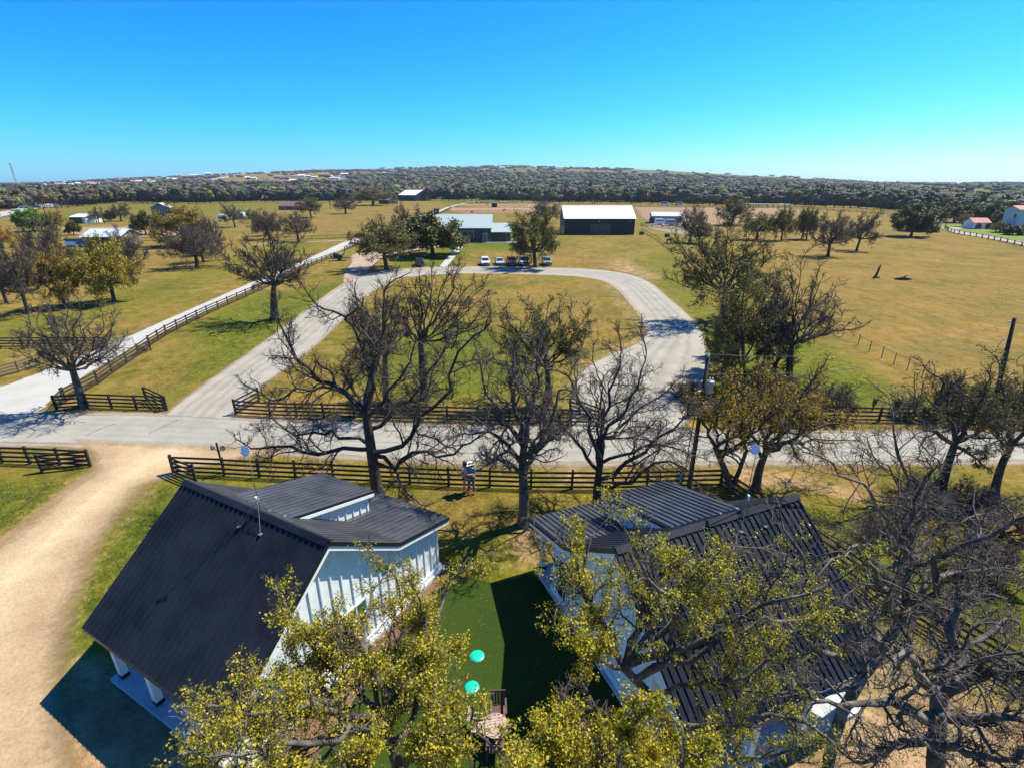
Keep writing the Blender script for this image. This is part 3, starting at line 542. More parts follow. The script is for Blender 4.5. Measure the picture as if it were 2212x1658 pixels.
def cottage(label, bx, by, az, L, s, door, group):
    a = math.radians(az); u = (math.sin(a), math.cos(a)); rz = math.atan2(u[1], u[0])
    h = thing('cottage', label, 'cottage', (bx * HK, by * HK, 0), rz, group); h.scale = (HK, HK, HK); X0, X1 = .35, L - .35
    def frame(p, q, flip=False):                  # roof plane frame: Y down the slope from p=(v,z) to q, Z outward
        y = Vector((0, s * (q[0] - p[0]), q[1] - p[1])); ln = y.length; y.normalize(); x = Vector((1, 0, 0)); z = x.cross(y)
        if z.z < 0: x = -x; z = -z
        return x, y, z, ln
    def slope(name, p, q, x0, x1, m, drop=.10, fascia=True, pitch=.92):
        x, y, z, ln = frame(p, q); M = Matrix((x, y, z)).transposed().to_4x4(); M.translation = Vector(((x0 + x1) / 2, s * p[0], p[1]))
        W = x1 - x0; d = MB().box(-W / 2, W / 2, 0, ln, -drop - .012, -.022).build(name, TRIMB, h); d.matrix_local = M
        n = max(1, int(round(W / pitch))); pw = W / n
        b = MB().box(-pw / 2 + .004, pw / 2 - .004, -.004, ln + .03, -.018, 0.0)
        nr = max(1, int(round(pw / .232)))
        for k in range(nr):
            xr = -pw / 2 + pw * (k + .08) / nr + .01
            b.prism([(xr, 0), (xr + .052, 0), (xr + .040, .042), (xr + .012, .042)], -.004, ln + .03, lambda p, q, t: (p, t, q))
        me = b.mesh('roof_panel', m)
        for i in range(n): o = ob('roof_panel', me, d, (-W / 2 + pw * (i + .5), 0, 0))
        return d
    slope('front_roof', (0, ZR), (DF, ZE), 0, L, ROOF)
    slope('rear_roof', (0, ZR - .003), (-DC, ZC), 0, L, ROOF_SHEEN)
    slope('porch_roof', (-DC - .02, ZC - .004), (-DW, ZW), 0, L, ROOF_SHEEN)
    slope('dormer_roof', (-.62, 4.96), (-4.40, 3.84), 2.50, 5.34, ROOF_SHEEN, pitch=.95)
    # ridge cap
    cap = MB(); t1 = math.atan((ZR - ZE) / DF); t2 = math.atan((ZR - ZC) / DC)
    for sg, t in ((1, t1), (-1, t2)):
        cap.add([(-.02, 0, ZR + .075), (L + .02, 0, ZR + .075), (L + .02, s * sg * .2 * math.cos(t), ZR + .075 - .2 * math.sin(t)), (-.02, s * sg * .2 * math.cos(t), ZR + .075 - .2 * math.sin(t)),
                 (-.02, 0, ZR + .045), (L + .02, 0, ZR + .045), (L + .02, s * sg * .2 * math.cos(t), ZR + .04 - .2 * math.sin(t)), (-.02, s * sg * .2 * math.cos(t), ZR + .04 - .2 * math.sin(t))],
                [(0, 1, 2, 3), (4, 7, 6, 5), (3, 2, 6, 7), (0, 3, 7, 4), (1, 5, 6, 2)])
    cap.build('ridge_cap', ROOF, h)
    # gable walls, board and batten
    vw = 1.75; vr = -5.5 if s > 0 else -4.35; th = .12
    for x, far in ((X0, False), (X1, True)):
        x_out = x if not far else x - th
        pts = [(vw, .16), (vw, roofz(vw) - .16), (0, ZR - .16), (-DC, ZC - .15), (vr, roofz(vr) - .15), (vr, .16)]
        gw = MB().prism(pts, x_out, x_out + th, lambda p, q, t: (t, s * p, q)).build('gable_wall', WALL, h)
        MB().prism([(vw + .02, 2.25), (vw + .02, roofz(vw + .02) - .16), (DF - .22, roofz(DF - .22) - .14), (DF - .22, roofz(DF - .22) - .32), (vw + 1.1, 2.2)], x_out + .005, x_out + th - .005, lambda p, q, t: (t, s * p, q)).build('porch_gable', WALL, h)
        if s < 0 : MB().prism([(vr - .02, 2.18), (vr - .02, roofz(vr) - .15), (-DW + .12, roofz(-DW + .12) - .13), (-DW + .12, roofz(-DW + .12) - .33)], x_out + .005, x_out + th - .005, lambda p, q, t: (t, s * p, q)).build('porch_gable', TRIM, h)
        xb = x - .022 if not far else x + .022 - .0
        v = vr + .12
        while v < vw:
            zt = roofz(v) - .2; bar('batten', gw, (xb, s * v, .42), (xb, s * v, zt), .05, .045, TRIM)
            v += .405
        bar('sill_board', h, (xb + (-.02 if not far else .02), s * (vw + .03), .27), (xb + (-.02 if not far else .02), s * (vr - .03), .27), .06, .24, TRIM)
        for p, q in (((0, ZR), (DF, ZE)), ((0, ZR), (-DC, ZC)), ((-DC, ZC), (-DW, ZW))):     # verge boards under the roof edge
            xx = .025 if not far else L - .025
            bar('verge_board', h, (xx, s * p[0], p[1] - .22), (xx, s * q[0], q[1] - .22), .045, .17, TRIM)
        for p, q in (((0, ZR), (DF, ZE)), ((0, ZR), (-DC, ZC)), ((-DC, ZC), (-DW, ZW))):
            xx = -.012 if not far else L + .012
            bar('drip_edge', h, (xx, s * p[0], p[1] - .07), (xx, s * q[0], q[1] - .07), .03, .13, TRIMB)
    bar('drip_edge', h, (0, s * (DF + .02), ZE - .08), (L, s * (DF + .02), ZE - .08), .03, .14, TRIMB)
    bar('drip_edge', h, (0, -s * (DW + .02), ZW - .08), (L, -s * (DW + .02), ZW - .08), .03, .14, TRIMB)
    # long walls
    fw = MB().box(X0 + th, X1 - th, s * (vw - th), s * vw, .16, 3.7).build('front_wall', WALL, h)
    rw = MB().box(X0 + th, X1 - th, s * (vr + th), s * vr, .16, roofz(vr) - .16).build('rear_wall', WALL, h)
    for k in range(int((X1 - X0) / .41)): bar('batten', fw, (X0 + .25 + k * .41, s * (vw + .022), .3), (X0 + .25 + k * .41, s * (vw + .022), 3.6), .05, .045, TRIM)
    # dormer cheeks
    for x in (2.68, 5.16):
        pts = [(-.95, 4.86 - .10), (-4.2, 3.90 - .10), (-4.2, roofz(-4.2) + .02), (-DC, ZC + .02), (-.95, roofz(-.95) + .0)]
        dw_ = MB().prism(pts, x - .05, x + .05, lambda p, q, t: (t, s * p, q)).build('dormer_cheek', WALL, h)
        v = -4.1
        while v < -1.2:
            z1 = 4.86 + (v + .95) * (.96 / 3.25) - .12; z0 = roofz(v) + .03
            if z1 - z0 > .12: bar('batten', dw_, (x - .065, s * v, z0), (x - .065, s * v, z1), .05, .03, TRIM)
            v += .36
        bar('dormer_fascia', h, (x - .2, s * -.7, 4.93 - .17), (x - .2, s * -4.38, 3.85 - .17), .04, .12, TRIM)
    MB().box(2.73, 5.11, s * -4.15, s * -4.2, roofz(-4.2) + .02, 3.80).build('dormer_front', WALL, h)
    bar('drip_edge', h, (2.49, s * -.62, 4.96 - .07), (2.49, s * -4.42, 3.84 - .07), .03, .12, TRIMB)
    bar('dormer_fascia', h, (2.5, s * -4.42, 3.84 - .08), (5.34, s * -4.42, 3.84 - .08), .03, .13, TRIMB)
    # slab, posts
    MB().box(.2, L - .2, s * (-DW + .15), s * (DF - .1), 0.0, .15).build('slab', SLAB, h)
    for x in (.55, 2.45, 4.45, L - .5):
        p = MB().box(x - .11, x + .11, s * 3.37, s * 3.59, .30, roofz(3.48) - .16).build('porch_post', TRIM, h); MB().box(x - .12, x + .12, s * 3.36, s * 3.60, .15, .30).build('post_base', TRIMB, p)
    if s < 0:
        for x in (.5, 2.6, 4.6, L - .5):
            p = MB().box(x - .1, x + .1, s * -5.65, s * -5.45, .30, roofz(-5.55) - .16).build('porch_post', TRIM, h); MB().box(x - .11, x + .11, s * -5.66, s * -5.44, .15, .30).build('post_base', TRIMB, p)
    bar('porch_beam', h, (.4, s * 3.48, roofz(3.48) - .27), (L - .4, s * 3.48, roofz(3.48) - .27), .14, .2, TRIM)
    if s < 0: bar('porch_beam', h, (.4, s * -5.55, roofz(-5.55) - .27), (L - .4, s * -5.55, roofz(-5.55) - .27), .12, .18, TRIM)
    return h
HOUSES = 'twin white cottages with dark seamed metal roofs'
h1 = cottage('white board and batten cottage with dark metal roof, the left one beside the dirt driveway', -5.31, 12.15, -61.82, 6.89, 1, None, HOUSES)
h2 = cottage('white cottage with dark ribbed roof and open rear porch, the right one behind leafy trees', 2.93, 11.81, 67.54, 7.05, -1, None, HOUSES)
def window(h, s, v0, v1, z0, z1, glass=GLASS, x=.35, depth=.03):
    f = MB(); t = .07
    for a, b, c, d in ((v0 - t, v1 + t, z1, z1 + t), (v0 - t, v1 + t, z0 - t, z0), (v0 - t, v0, z0, z1), (v1, v1 + t, z0, z1)): f.box(x - .075, x + .02, s * a, s * b, c, d)
    w_ = f.build('window', TRIM, h); MB().box(x - .045, x - .01, s * v0, s * v1, z0, z1).build('pane', glass, w_); return w_
window(h1, 1, -1.35, -.35, 1.55, 2.05, GLASS_G); window(h1, 1, .15, .85, .75, 1.75)
window(h2, -1, -3.95, -3.2, .45, 2.15); window(h2, -1, -.9, .1, 1.2, 2.1)
MB().box(.3, .352, -1 * -4.28, -1 * -4.1, .9, 1.4).build('meter_box', TRIM, h2)

# ------------------------------------------------------------------ small things near the cottages
def antenna(label, h, s, x, top, dish_dir, lean):
    bx, by = h.location.x, h.location.y; rz = h.rotation_euler.z; M = Matrix.Rotation(rz, 3, 'Z')
    dish_dir = M.inverted() @ Vector(dish_dir); p = M @ Vector((x, 0, 0)) * HK + Vector((bx, by, (ZR + .08) * HK)); o = thing('dish_antenna', label, 'antenna', p, rz, 'dish antennas on the cottage ridges'); o.scale = (HK, HK, HK); H = top
    MB().tube([(0, 0, 0.02), (lean[0], lean[1], H)], .012, 8).build('mast', MASTM, o, smooth=True)
    for dx, dv in ((.45, .5), (-.5, .45), (.3, -.5), (-.35, -.55)):
        zz = roofz(dv) - ZR + .0; MB().tube([(0, 0, .42), (dx, s * dv, zz - .03)], .009, 6).build('brace', MASTM, o)
        MB().box(dx - .05, dx + .05, s * dv - .05, s * dv + .05, zz - .05, zz - .025).build('foot_plate', MASTM, o)
    MB().box(.02, .09, -.04, .04, .32, .50).build('junction_box', TRIM, o)
    q = Vector(dish_dir).normalized().to_track_quat('Z', 'Y'); D = Matrix.Translation(Vector((lean[0], lean[1], H)) + Vector(dish_dir).normalized() * .05) @ q.to_matrix().to_4x4()
    prof = [(r, .32 * r * r / .2 * 1.0) for r in (.02, .05, .085, .12, .145, .16)]
    MB().lathe([(.005, 0)] + prof + [(.162, prof[-1][1])] + [(r, z - .008) for r, z in prof[::-1]], 24, D).build('dish', DISH, o, smooth=True)
    e = D @ Vector((0, 0, .22)); MB().tube([D @ Vector((0, -.17, .05)), e], .008, 6).build('feed_arm', STEEL, o); MB().lathe([(.02, -.03), (.025, 0), (.02, .03)], 10, Matrix.Translation(e)).build('feed_horn', GREYP, o)
    return o
antenna('white dish antenna on a braced steel mast, on the ridge of the left cottage', h1, 1, 2.93, 2.15, (-.25, -1.0, .35), (-.03, .02))
antenna('white dish antenna on a thin mast, on the ridge of the right cottage', h2, -1, 4.76, 2.1, (-1.0, -.45, .3), (0.05, .02))
LIDM = mat('turquoise_plastic', (0.0, 0.36, 0.24), (0.01, 0.46, 0.31), rough=0.35, scale=4)
for (px, py, r_), lb in zip([(1031, 1416.6, .268), (1019.5, 1484, .256)], ['turquoise domed lid on the dark turf, the one farther from the picnic table', 'turquoise domed lid on the dark turf, the one nearer the picnic table']):
    g = G(px, py); o = thing('tank_lid', lb, 'lid', (g[0], g[1], .012), 0, 'turquoise lids in the turf')
    MB().lathe([(r_, 0), (r_, .02), (r_ * .95, .032), (r_ * .7, .042), (r_ * .35, .05), (.01, .052)], 36).build('dome', LIDM, o, smooth=True)
    MB().lathe([(r_ * 1.06, 0), (r_ * 1.06, .012), (r_ * .99, .016)], 36).build('rim', mat('teal_rim', (0, .25, .16), rough=.5), o)
WOODP = mat('weathered_pink_wood', (0.27, 0.17, 0.14), (0.46, 0.33, 0.28), rough=0.85, scale=6, stretch=(1, 8, 1)); WOODD = mat('dark_red_wood', (0.07, 0.025, 0.02), (0.12, 0.05, 0.04), rough=.7, scale=6)
g = G(1070, 1566, .72); o = thing('patio_table', 'round slatted wooden patio table between the two cottages', 'table', (g[0], g[1], 0.012), .2)
R_ = .41; n = 9
for i in range(n):
    y0 = -R_ + 2 * R_ * i / n + .004; y1 = -R_ + 2 * R_ * (i + 1) / n - .004; ym = (y0 + y1) / 2; hw = math.sqrt(max(.02, R_ * R_ - max(abs(y0), abs(y1)) ** 2 * .93))
    MB().box(-hw, hw, y0, y1, .70, .722).build('slat', WOODP, o)
MB().lathe([(R_ + .012, .695), (R_ + .012, .724), (R_ - .018, .724), (R_ - .018, .695)], 40).build('rim', WOODP, o)
for k in range(4): a = PI / 4 + k * PI / 2; bar('leg', o, (.22 * math.cos(a), .22 * math.sin(a), .70), (.27 * math.cos(a), .27 * math.sin(a), 0), .045, .045, WOODD)
def chair(label, px, py, rz, m):
    g = G(px, py, .42); o = thing('patio_chair', label, 'chair', (g[0], g[1], .012), rz, 'wooden chairs round the patio table'); w_ = .25
    for i in range(5): MB().box(-w_ + i * .102, -w_ + i * .102 + .09, -.24, .24, .41, .43).build('seat_slat', m, o)
    for i in range(5): bar('back_slat', o, (-w_ + .05 + i * .1, .25, .45), (-w_ + .05 + i * .1, .36, .92), .075, .018, m)
    bar('top_rail', o, (-.26, .365, .93), (.26, .365, .93), .03, .07, m)
    for sx in (-1, 1):
        bar('leg', o, (sx * .25, -.22, 0), (sx * .25, -.22, .64), .04, .04, m); bar('leg', o, (sx * .25, .26, 0), (sx * .25, .26, .62), .04, .04, m); bar('armrest', o, (sx * .25, -.26, .65), (sx * .25, .31, .65), .06, .025, m)
chair('dark red wooden patio chair behind the round table', 1077, 1536, 0.05, WOODD)
chair('pale wooden patio chair left of the round table', 1036, 1566, 1.5, WOODP)
chair('dark wooden patio chair in front of the round table', 1070, 1610, 3.1, WOODD)

# ------------------------------------------------------------------ board fences
RAIL = mat('fence_boards', (0.020, 0.013, 0.011), (0.036, 0.023, 0.019), rough=0.85, scale=2, stretch=(1, 1, 5)); POST = mat('fence_posts', (0.017, 0.012, 0.010), (0.032, 0.021, 0.018), rough=0.9, scale=4)
GREYRAIL = mat('weathered_rails', (0.075, 0.058, 0.045), (0.13, 0.10, 0.08), rough=0.9, scale=3)
frng = random.Random(5)
def fence(label, lines, group='dark four board horse fences', H=1.22, n=4, step=2.6, mr=RAIL, mp=POST, cat='fence', pxy=True, thick=.13, side=1):
    """lines: list of polylines (first = main run, others = wings)"""
    W = [[G(*p) if pxy else np.array(p) for p in l] for l in lines]; o0 = W[0][0]; o = thing('board_fence' if n > 1 else 'wire_fence', label, cat, (o0[0], o0[1], 0), 0, group)
    for l in W:
        P = polyline(l, step)
        for i, p in enumerate(P):
            q = p - o0; r_ = frng.uniform(-.03, .03); bar('post', o, (q[0], q[1], -.05), (q[0] + r_, q[1] + r_, H + frng.uniform(.02, .07)), thick, thick, mp)
            if i + 1 < len(P):
                q2 = P[i + 1] - o0; d = np.array([q2[1] - q[1], -(q2[0] - q[0]), 0]); d = d / (np.linalg.norm(d) + 1e-9) * (thick / 2 + .018) * side
                for k in range(n):
                    z = H - .08 - k * (H - .26) / max(1, n - 1) + frng.uniform(-.012, .012); z2 = z + frng.uniform(-.012, .012)
                    bar('rail', o, (q[0] + d[0], q[1] + d[1], z), (q2[0] + d[0], q2[1] + d[1], z2), .035, .14 if n > 1 else .02, mr)
    return o
fence('long dark board fence on the near side of the road, behind both cottages', [[(375, 1020), (485, 1025), (561, 1029.5), (639, 1033), (970, 1048), (1147, 1054), (1323, 1055), (1470, 1051), (1556, 1049)], [(375, 1020), (424, 1040)]])
fence('dark board fence running down behind the right cottage to the lower right corner', [[(1556, 1050), (1640, 1105), (1800, 1215), (1897, 1285), (2060, 1385), (2212, 1476), (2420, 1600)]])
fence('short dark board fence with a splayed end, left of the dirt driveway', [[(196, 1007), (131, 1003), (66, 1000), (6, 998), (-60, 995), (-300, 985)], [(196, 1007), (92, 1018)]], side=-1)
fence('dark board fence between the white gravel drive and the loop road mouth', [[(361, 886), (296, 884), (242, 882), (189.5, 880), (123, 885)], [(361, 886), (317, 865)], [(123, 885), (141, 866)]])
fence('dark board fence along the white gravel drive from the road to the pipe gate', [[(140, 868), (212.6, 828.6), (243, 805.6), (274, 785), (299.6, 767), (324, 749)]])
fence('long dark board fence along the gravel drive, from the pipe gate to the parked trailer', [[(324, 747), (360, 723.6), (405, 700.6), (448, 679), (532, 641), (608, 607), (674, 574), (724, 555)]], step=3.0)
fence('far dark board fence along the gravel drive, from the trailer to the farmhouse', [[(744, 542), (812, 513), (838, 502), (885, 487), (940, 467), (975, 450)]], step=3.0)
fence('dark board fence across the left pasture, ending at the pipe gate', [[(230, 752), (170, 751.5), (100, 751.5), (0, 752), (-90, 752.5), (-240, 753)]], step=2.8)
fence('weathered rail fence on the left side of the white gravel drive', [[(-60, 839), (0, 814.5), (40, 804), (97, 784), (190, 757), (226, 750)]], mr=GREYRAIL, H=1.1, step=3.2, thick=.1)
fence('dark board fence on the far side of the road, in front of the round lawn', [[(510, 893.6), (584, 898), (700, 901), (900, 906), (1100, 911), (1300, 915)], [(510, 893.6), (560, 866)], [(1300, 915), (1231, 888)]])
fence('dark board fence on the far side of the road, right of the loop road mouth', [[(1484, 899), (1600, 904), (1760, 907), (1897.6, 909.7), (2080, 911), (2212, 913), (2600, 922)], [(1484, 899), (1516, 876)]])
fence('short dark board fence wing beside the right utility pole', [[(2047, 850), (2100, 886), (2135, 905)]])
fence('wire fence on thin metal posts dividing the dry field from the green verge', [[(1640, 630), (1760, 690), (1820, 728), (1853, 746), (1877, 760), (1903.6, 773.6), (1930, 787.6), (1958.6, 801), (1990, 817), (2047, 848)]], n=1, H=1.25, step=2.7, thick=.055, mp=mat('steel_posts', (.07, .06, .05), rough=.8), group='wire fences')
fence('dark fence curving round the estate drive and its bright lawn', [[(2042, 489), (2041, 495), (2048, 499.5), (2060, 504), (2082, 508), (2108, 512), (2134, 517), (2160, 522), (2190, 529), (2240, 540), (2330, 560)]], n=2, H=1.3, step=4.5, thick=.22, group='estate fences')
for lb, ln in [('dark rail fence at the back of the horse arena', [(968, 447), (1140, 446)]), ('dark rail fence at the front of the horse arena', [(962, 459), (1190, 458)]), ('dark rail fence on the far rim of the upper pen', [(985, 440.5), (1190, 441)]),
               ('dark rail fence behind the low stone wing of the farmhouse', [(1095, 470), (1210, 470)]), ('dark fence line at the back of the brown field', [(1364, 447.5), (1560, 449), (1720, 450), (1800, 456), (1950, 465)]), ('pen rails in front of the trailers', [(1385, 489), (1430, 494), (1475, 497)])]:
    fence(lb, [ln], n=3, H=1.35, step=7, group='far rail fences', thick=.2)
for lb, ln in [('fence line across the left pasture below the red field', [(230, 521), (330, 521), (420, 520)]), ('fence beside the dirt track in the middle pasture', [(560, 524), (640, 518.5), (740, 515), (820, 512)]), ('wire fence by the pens beside the dark barn', [(1450, 545), (1420, 520), (1385, 500)])]:
    fence(lb, [ln], n=2, H=1.2, step=5, group='far wire fences', thick=.1, mr=GREYRAIL, mp=GREYRAIL)
# pipe gate across the gravel drive
a, b = G(232, 752), G(292, 750); o = thing('pipe_gate', 'grey tubular pipe gate closed across the white gravel drive', 'gate', a)
dv = Vector(b - a)
for k, z in enumerate((.25, .5, .72, .94, 1.15)): bar('gate_bar', o, (0, 0, z), dv + Vector((0, 0, z)), .04, .04, STEEL)
for f_ in (0, .33, .66, 1.0): bar('upright', o, dv * f_ + Vector((0, 0, .2)), dv * f_ + Vector((0, 0, 1.2)), .04, .04, STEEL)
a, b = G(299, 768), G(326, 757); o = thing('cattle_guard', 'black slatted gate leaf swung open beside the pipe gate', 'gate', a); dv = Vector(b - a)
for z in (.2, .45, .7, .95): bar('rail', o, (0, 0, z), dv + Vector((0, 0, z)), .04, .1, RAIL)
for f_ in (0, 1): bar('post', o, dv * f_, dv * f_ + Vector((0, 0, 1.1)), .1, .1, POST)

# ------------------------------------------------------------------ utility poles and wires
POLEM = mat('creosote_pole', (0.022, 0.014, 0.011), (0.05, 0.033, 0.025), rough=0.9, scale=4, stretch=(3, 3, .5)); TANK = mat('transformer_grey', (0.42, 0.46, 0.48), (0.50, 0.53, 0.55), rough=.45); PORC = mat('porcelain', (.6, .62, .63), rough=.25)
b = G(1487, 1060); t = onY(1530, 772, b[1] + .25); o = thing('utility_pole', 'dark utility pole carrying a grey transformer, beside the corner of the near fence', 'utility pole', (b[0], b[1], 0), 0); P1T = Vector(t)
tl = Vector(t - b); MB().tube([(0, 0, -.2), tl * .5, tl], [.14, .125, .105], 12).build('pole', POLEM, o, smooth=True)
q = tl * ((onY(1535, 838, b[1])[2]) / t[2]); tr = MB().lathe([(.02, -.36), (.17, -.36), (.19, -.33), (.19, .24), (.21, .25), (.21, .30), (.17, .35), (.02, .38)], 20, Matrix.Translation(q + Vector((.34, .02, 0)))).build('transformer', TANK, o, smooth=True)
for k, dx in enumerate((-.07, .08)): MB().lathe([(.03, .34), (.05, .40), (.03, .43), (.045, .47), (.02, .54)], 10, Matrix.Translation(q + Vector((.34 + dx, 0, 0)))).build('bushing', PORC, tr, smooth=True)
MB().box(.08, .18, -.05, .05, -.2, .2, Matrix.Translation(q)).build('bracket', STEEL, o)
MB().lathe([(.03, 0), (.07, .04), (.05, .08), (.08, .11), (.04, .18), (.01, .2)], 12, Matrix.Translation(tl)).build('top_insulator', PORC, o, smooth=True)
MB().lathe([(.03, -.12), (.06, -.08), (.06, .1), (.02, .14)], 10, Matrix.Translation(tl + Vector((.16, 0, -.45)))).build('cutout', mat('teal_glass', (.12, .3, .32), rough=.2), o, smooth=True)
g2 = G(1484, 1046); c2 = onY(1511, 846, b[1] + .3); MB().tube([Vector(g2 - b) + Vector((-.05, .5, 0)), Vector(c2 - b) * .5 + Vector((-.12, .3, 0)), Vector(c2 - b)], .035, 8).build('conduit', mat('pale_conduit', (.34, .30, .28), rough=.7), o)
MB().box(-.08, .08, -.06, .06, -.04, .06, Matrix.Translation(Vector(c2 - b))).build('weather_head', PORC, o)
b2 = G(2140, 905); t2 = onY(2192, 687, b2[1] + .3); o = thing('utility_pole', 'bare dark utility pole at the right edge with a loop of spare cable', 'utility pole', (b2[0], b2[1], 0), 0)
tl2 = Vector(t2 - b2); MB().tube([(0, 0, -.2), tl2 * .5, tl2], [.17, .15, .12], 12).build('pole', POLEM, o, smooth=True)
for dz, dx in ((-.3, -.22), (-1.6, -.2)): bar('insulator_arm', o, tl2 + Vector((0, 0, dz)), tl2 + Vector((dx, 0, dz + .02)), .05, .05, STEEL); MB().lathe([(.03, -.08), (.07, -.03), (.07, .05), (.02, .1)], 10, Matrix.Translation(tl2 + Vector((dx - .05, 0, dz)))).build('insulator', PORC, o, smooth=True)
MB().tube([tl2 + Vector((-.2, 0, -1.5)), tl2 + Vector((-.55, 0, -2.2)), tl2 + Vector((-.45, 0, -2.8)), tl2 + Vector((-.1, 0, -3.2))], .015, 6).build('jumper', POLEM, o)
cc = Vector(onY(2200, 779, b2[1]) - b2) + Vector((.3, 0, 0)); MB().tube([cc + Vector((.42 * math.cos(a), 0, .42 * math.sin(a))) for a in np.linspace(0, 2 * PI, 25)], .022, 6).build('cable_loop', POLEM, o)
WIRE = mat('wire', (.12, .12, .12), rough=.6, metallic=.3)
def wire(label, p, q, sag, r=.012):
    p = Vector(p); q = Vector(q); pts = [p.lerp(q, k / 24) - Vector((0, 0, sag * 4 * (k / 24) * (1 - k / 24))) - p for k in range(25)]
    o = MB().tube(pts, r, 5, False).build('power_line', WIRE, None, p); tag(o, label, 'power line', 'overhead wires')
wire('upper overhead wire from the transformer pole to the right pole', P1T + Vector((0, 0, .2)), t2 + [-.2, 0, -.3], 1.0)
wire('lower overhead wire from the transformer pole to the right pole', P1T + Vector((.1, 0, -.95)), t2 + [-.2, 0, -1.6], .8)
wire('cable leaving the right pole out of the picture', t2 + [0, 0, -.3], t2 + [30, -3, -.3], 1.2)
g = G(486, 1023); o = thing('yard_light', 'dark post with two round floodlights standing at the near fence', 'yard light', (g[0] - .12, g[1] + .12, 0), 0)
MB().tube([(0, 0, 0), (-.05, 0, 2.15)], .06, 8).build('post', POST, o)
for sx in (-1, 1):
    bar('arm', o, (0, 0, 1.55), (sx * .26, -.05, 1.78), .035, .035, POST); D = Matrix.Translation(Vector((sx * .3, -.08, 1.85))) @ Vector((sx * .8, -.9, .25)).to_track_quat('Z', 'Y').to_matrix().to_4x4()
    MB().lathe([(.03, -.12), (.10, -.08), (.16, .05), (.165, .07), (.13, .07), (.02, .04)], 14, D).build('floodlight', mat('lamp_grey', (.10, .10, .10), rough=.35), o, smooth=True)
g = G(1462, 1049); o = MB().box(-.16, .16, -.09, .09, .38, 1.0).box(-.05, .05, -.05, .05, 0, .38).box(-.17, .17, -.10, .10, 1.0, 1.03).build('meter_box', GREYP, None, (g[0], g[1] - .12, 0)); tag(o, 'grey metal electric box mounted on the near fence beside the utility pole', 'electric box')
g = G(1884, 886); o = thing('marker_post', 'small brown marker post in the grass beyond the right road fence', 'marker', (g[0], g[1], 0)); MB().box(-.05, .05, -.04, .04, 0, 1.0).build('stake', POLEM, o); MB().box(-.18, .18, -.06, -.03, .5, 1.05).build('plate', mat('rust_plate', (.16, .07, .04), (.22, .1, .05), rough=.8), o)
g = G(1888, 601); o = thing('dead_snag', 'dark broken dead trunk standing alone in the dry field', 'snag', (g[0], g[1], 0)); MB().tube([(0, 0, -.1), (.35, 0, .8), (.5, 0, 1.7), (.75, .1, 2.6)], [.32, .22, .20, .14], 9).build('stump', BARK, o, smooth=True); MB().tube([(.2, 0, .1), (.8, -.1, .15), (1.0, -.1, .05)], [.25, .2, .1], 7).build('root', BARK_PALE, o)
g = G(1950, 605); o = thing('fallen_log', 'dark fallen log lying in the dry field right of the snag', 'log', (g[0], g[1], 0)); MB().tube([(-1.7, 0, .2), (-.4, .1, .3), (.5, -.1, .3), (1.8, .1, .15)], [.12, .3, .28, .1], 9).build('trunk', BARK, o, smooth=True); MB().tube([(0, 0, .3), (.1, -.2, .75), (.5, -.3, .85)], [.2, .12, .05], 7).build('limb', BARK, o)

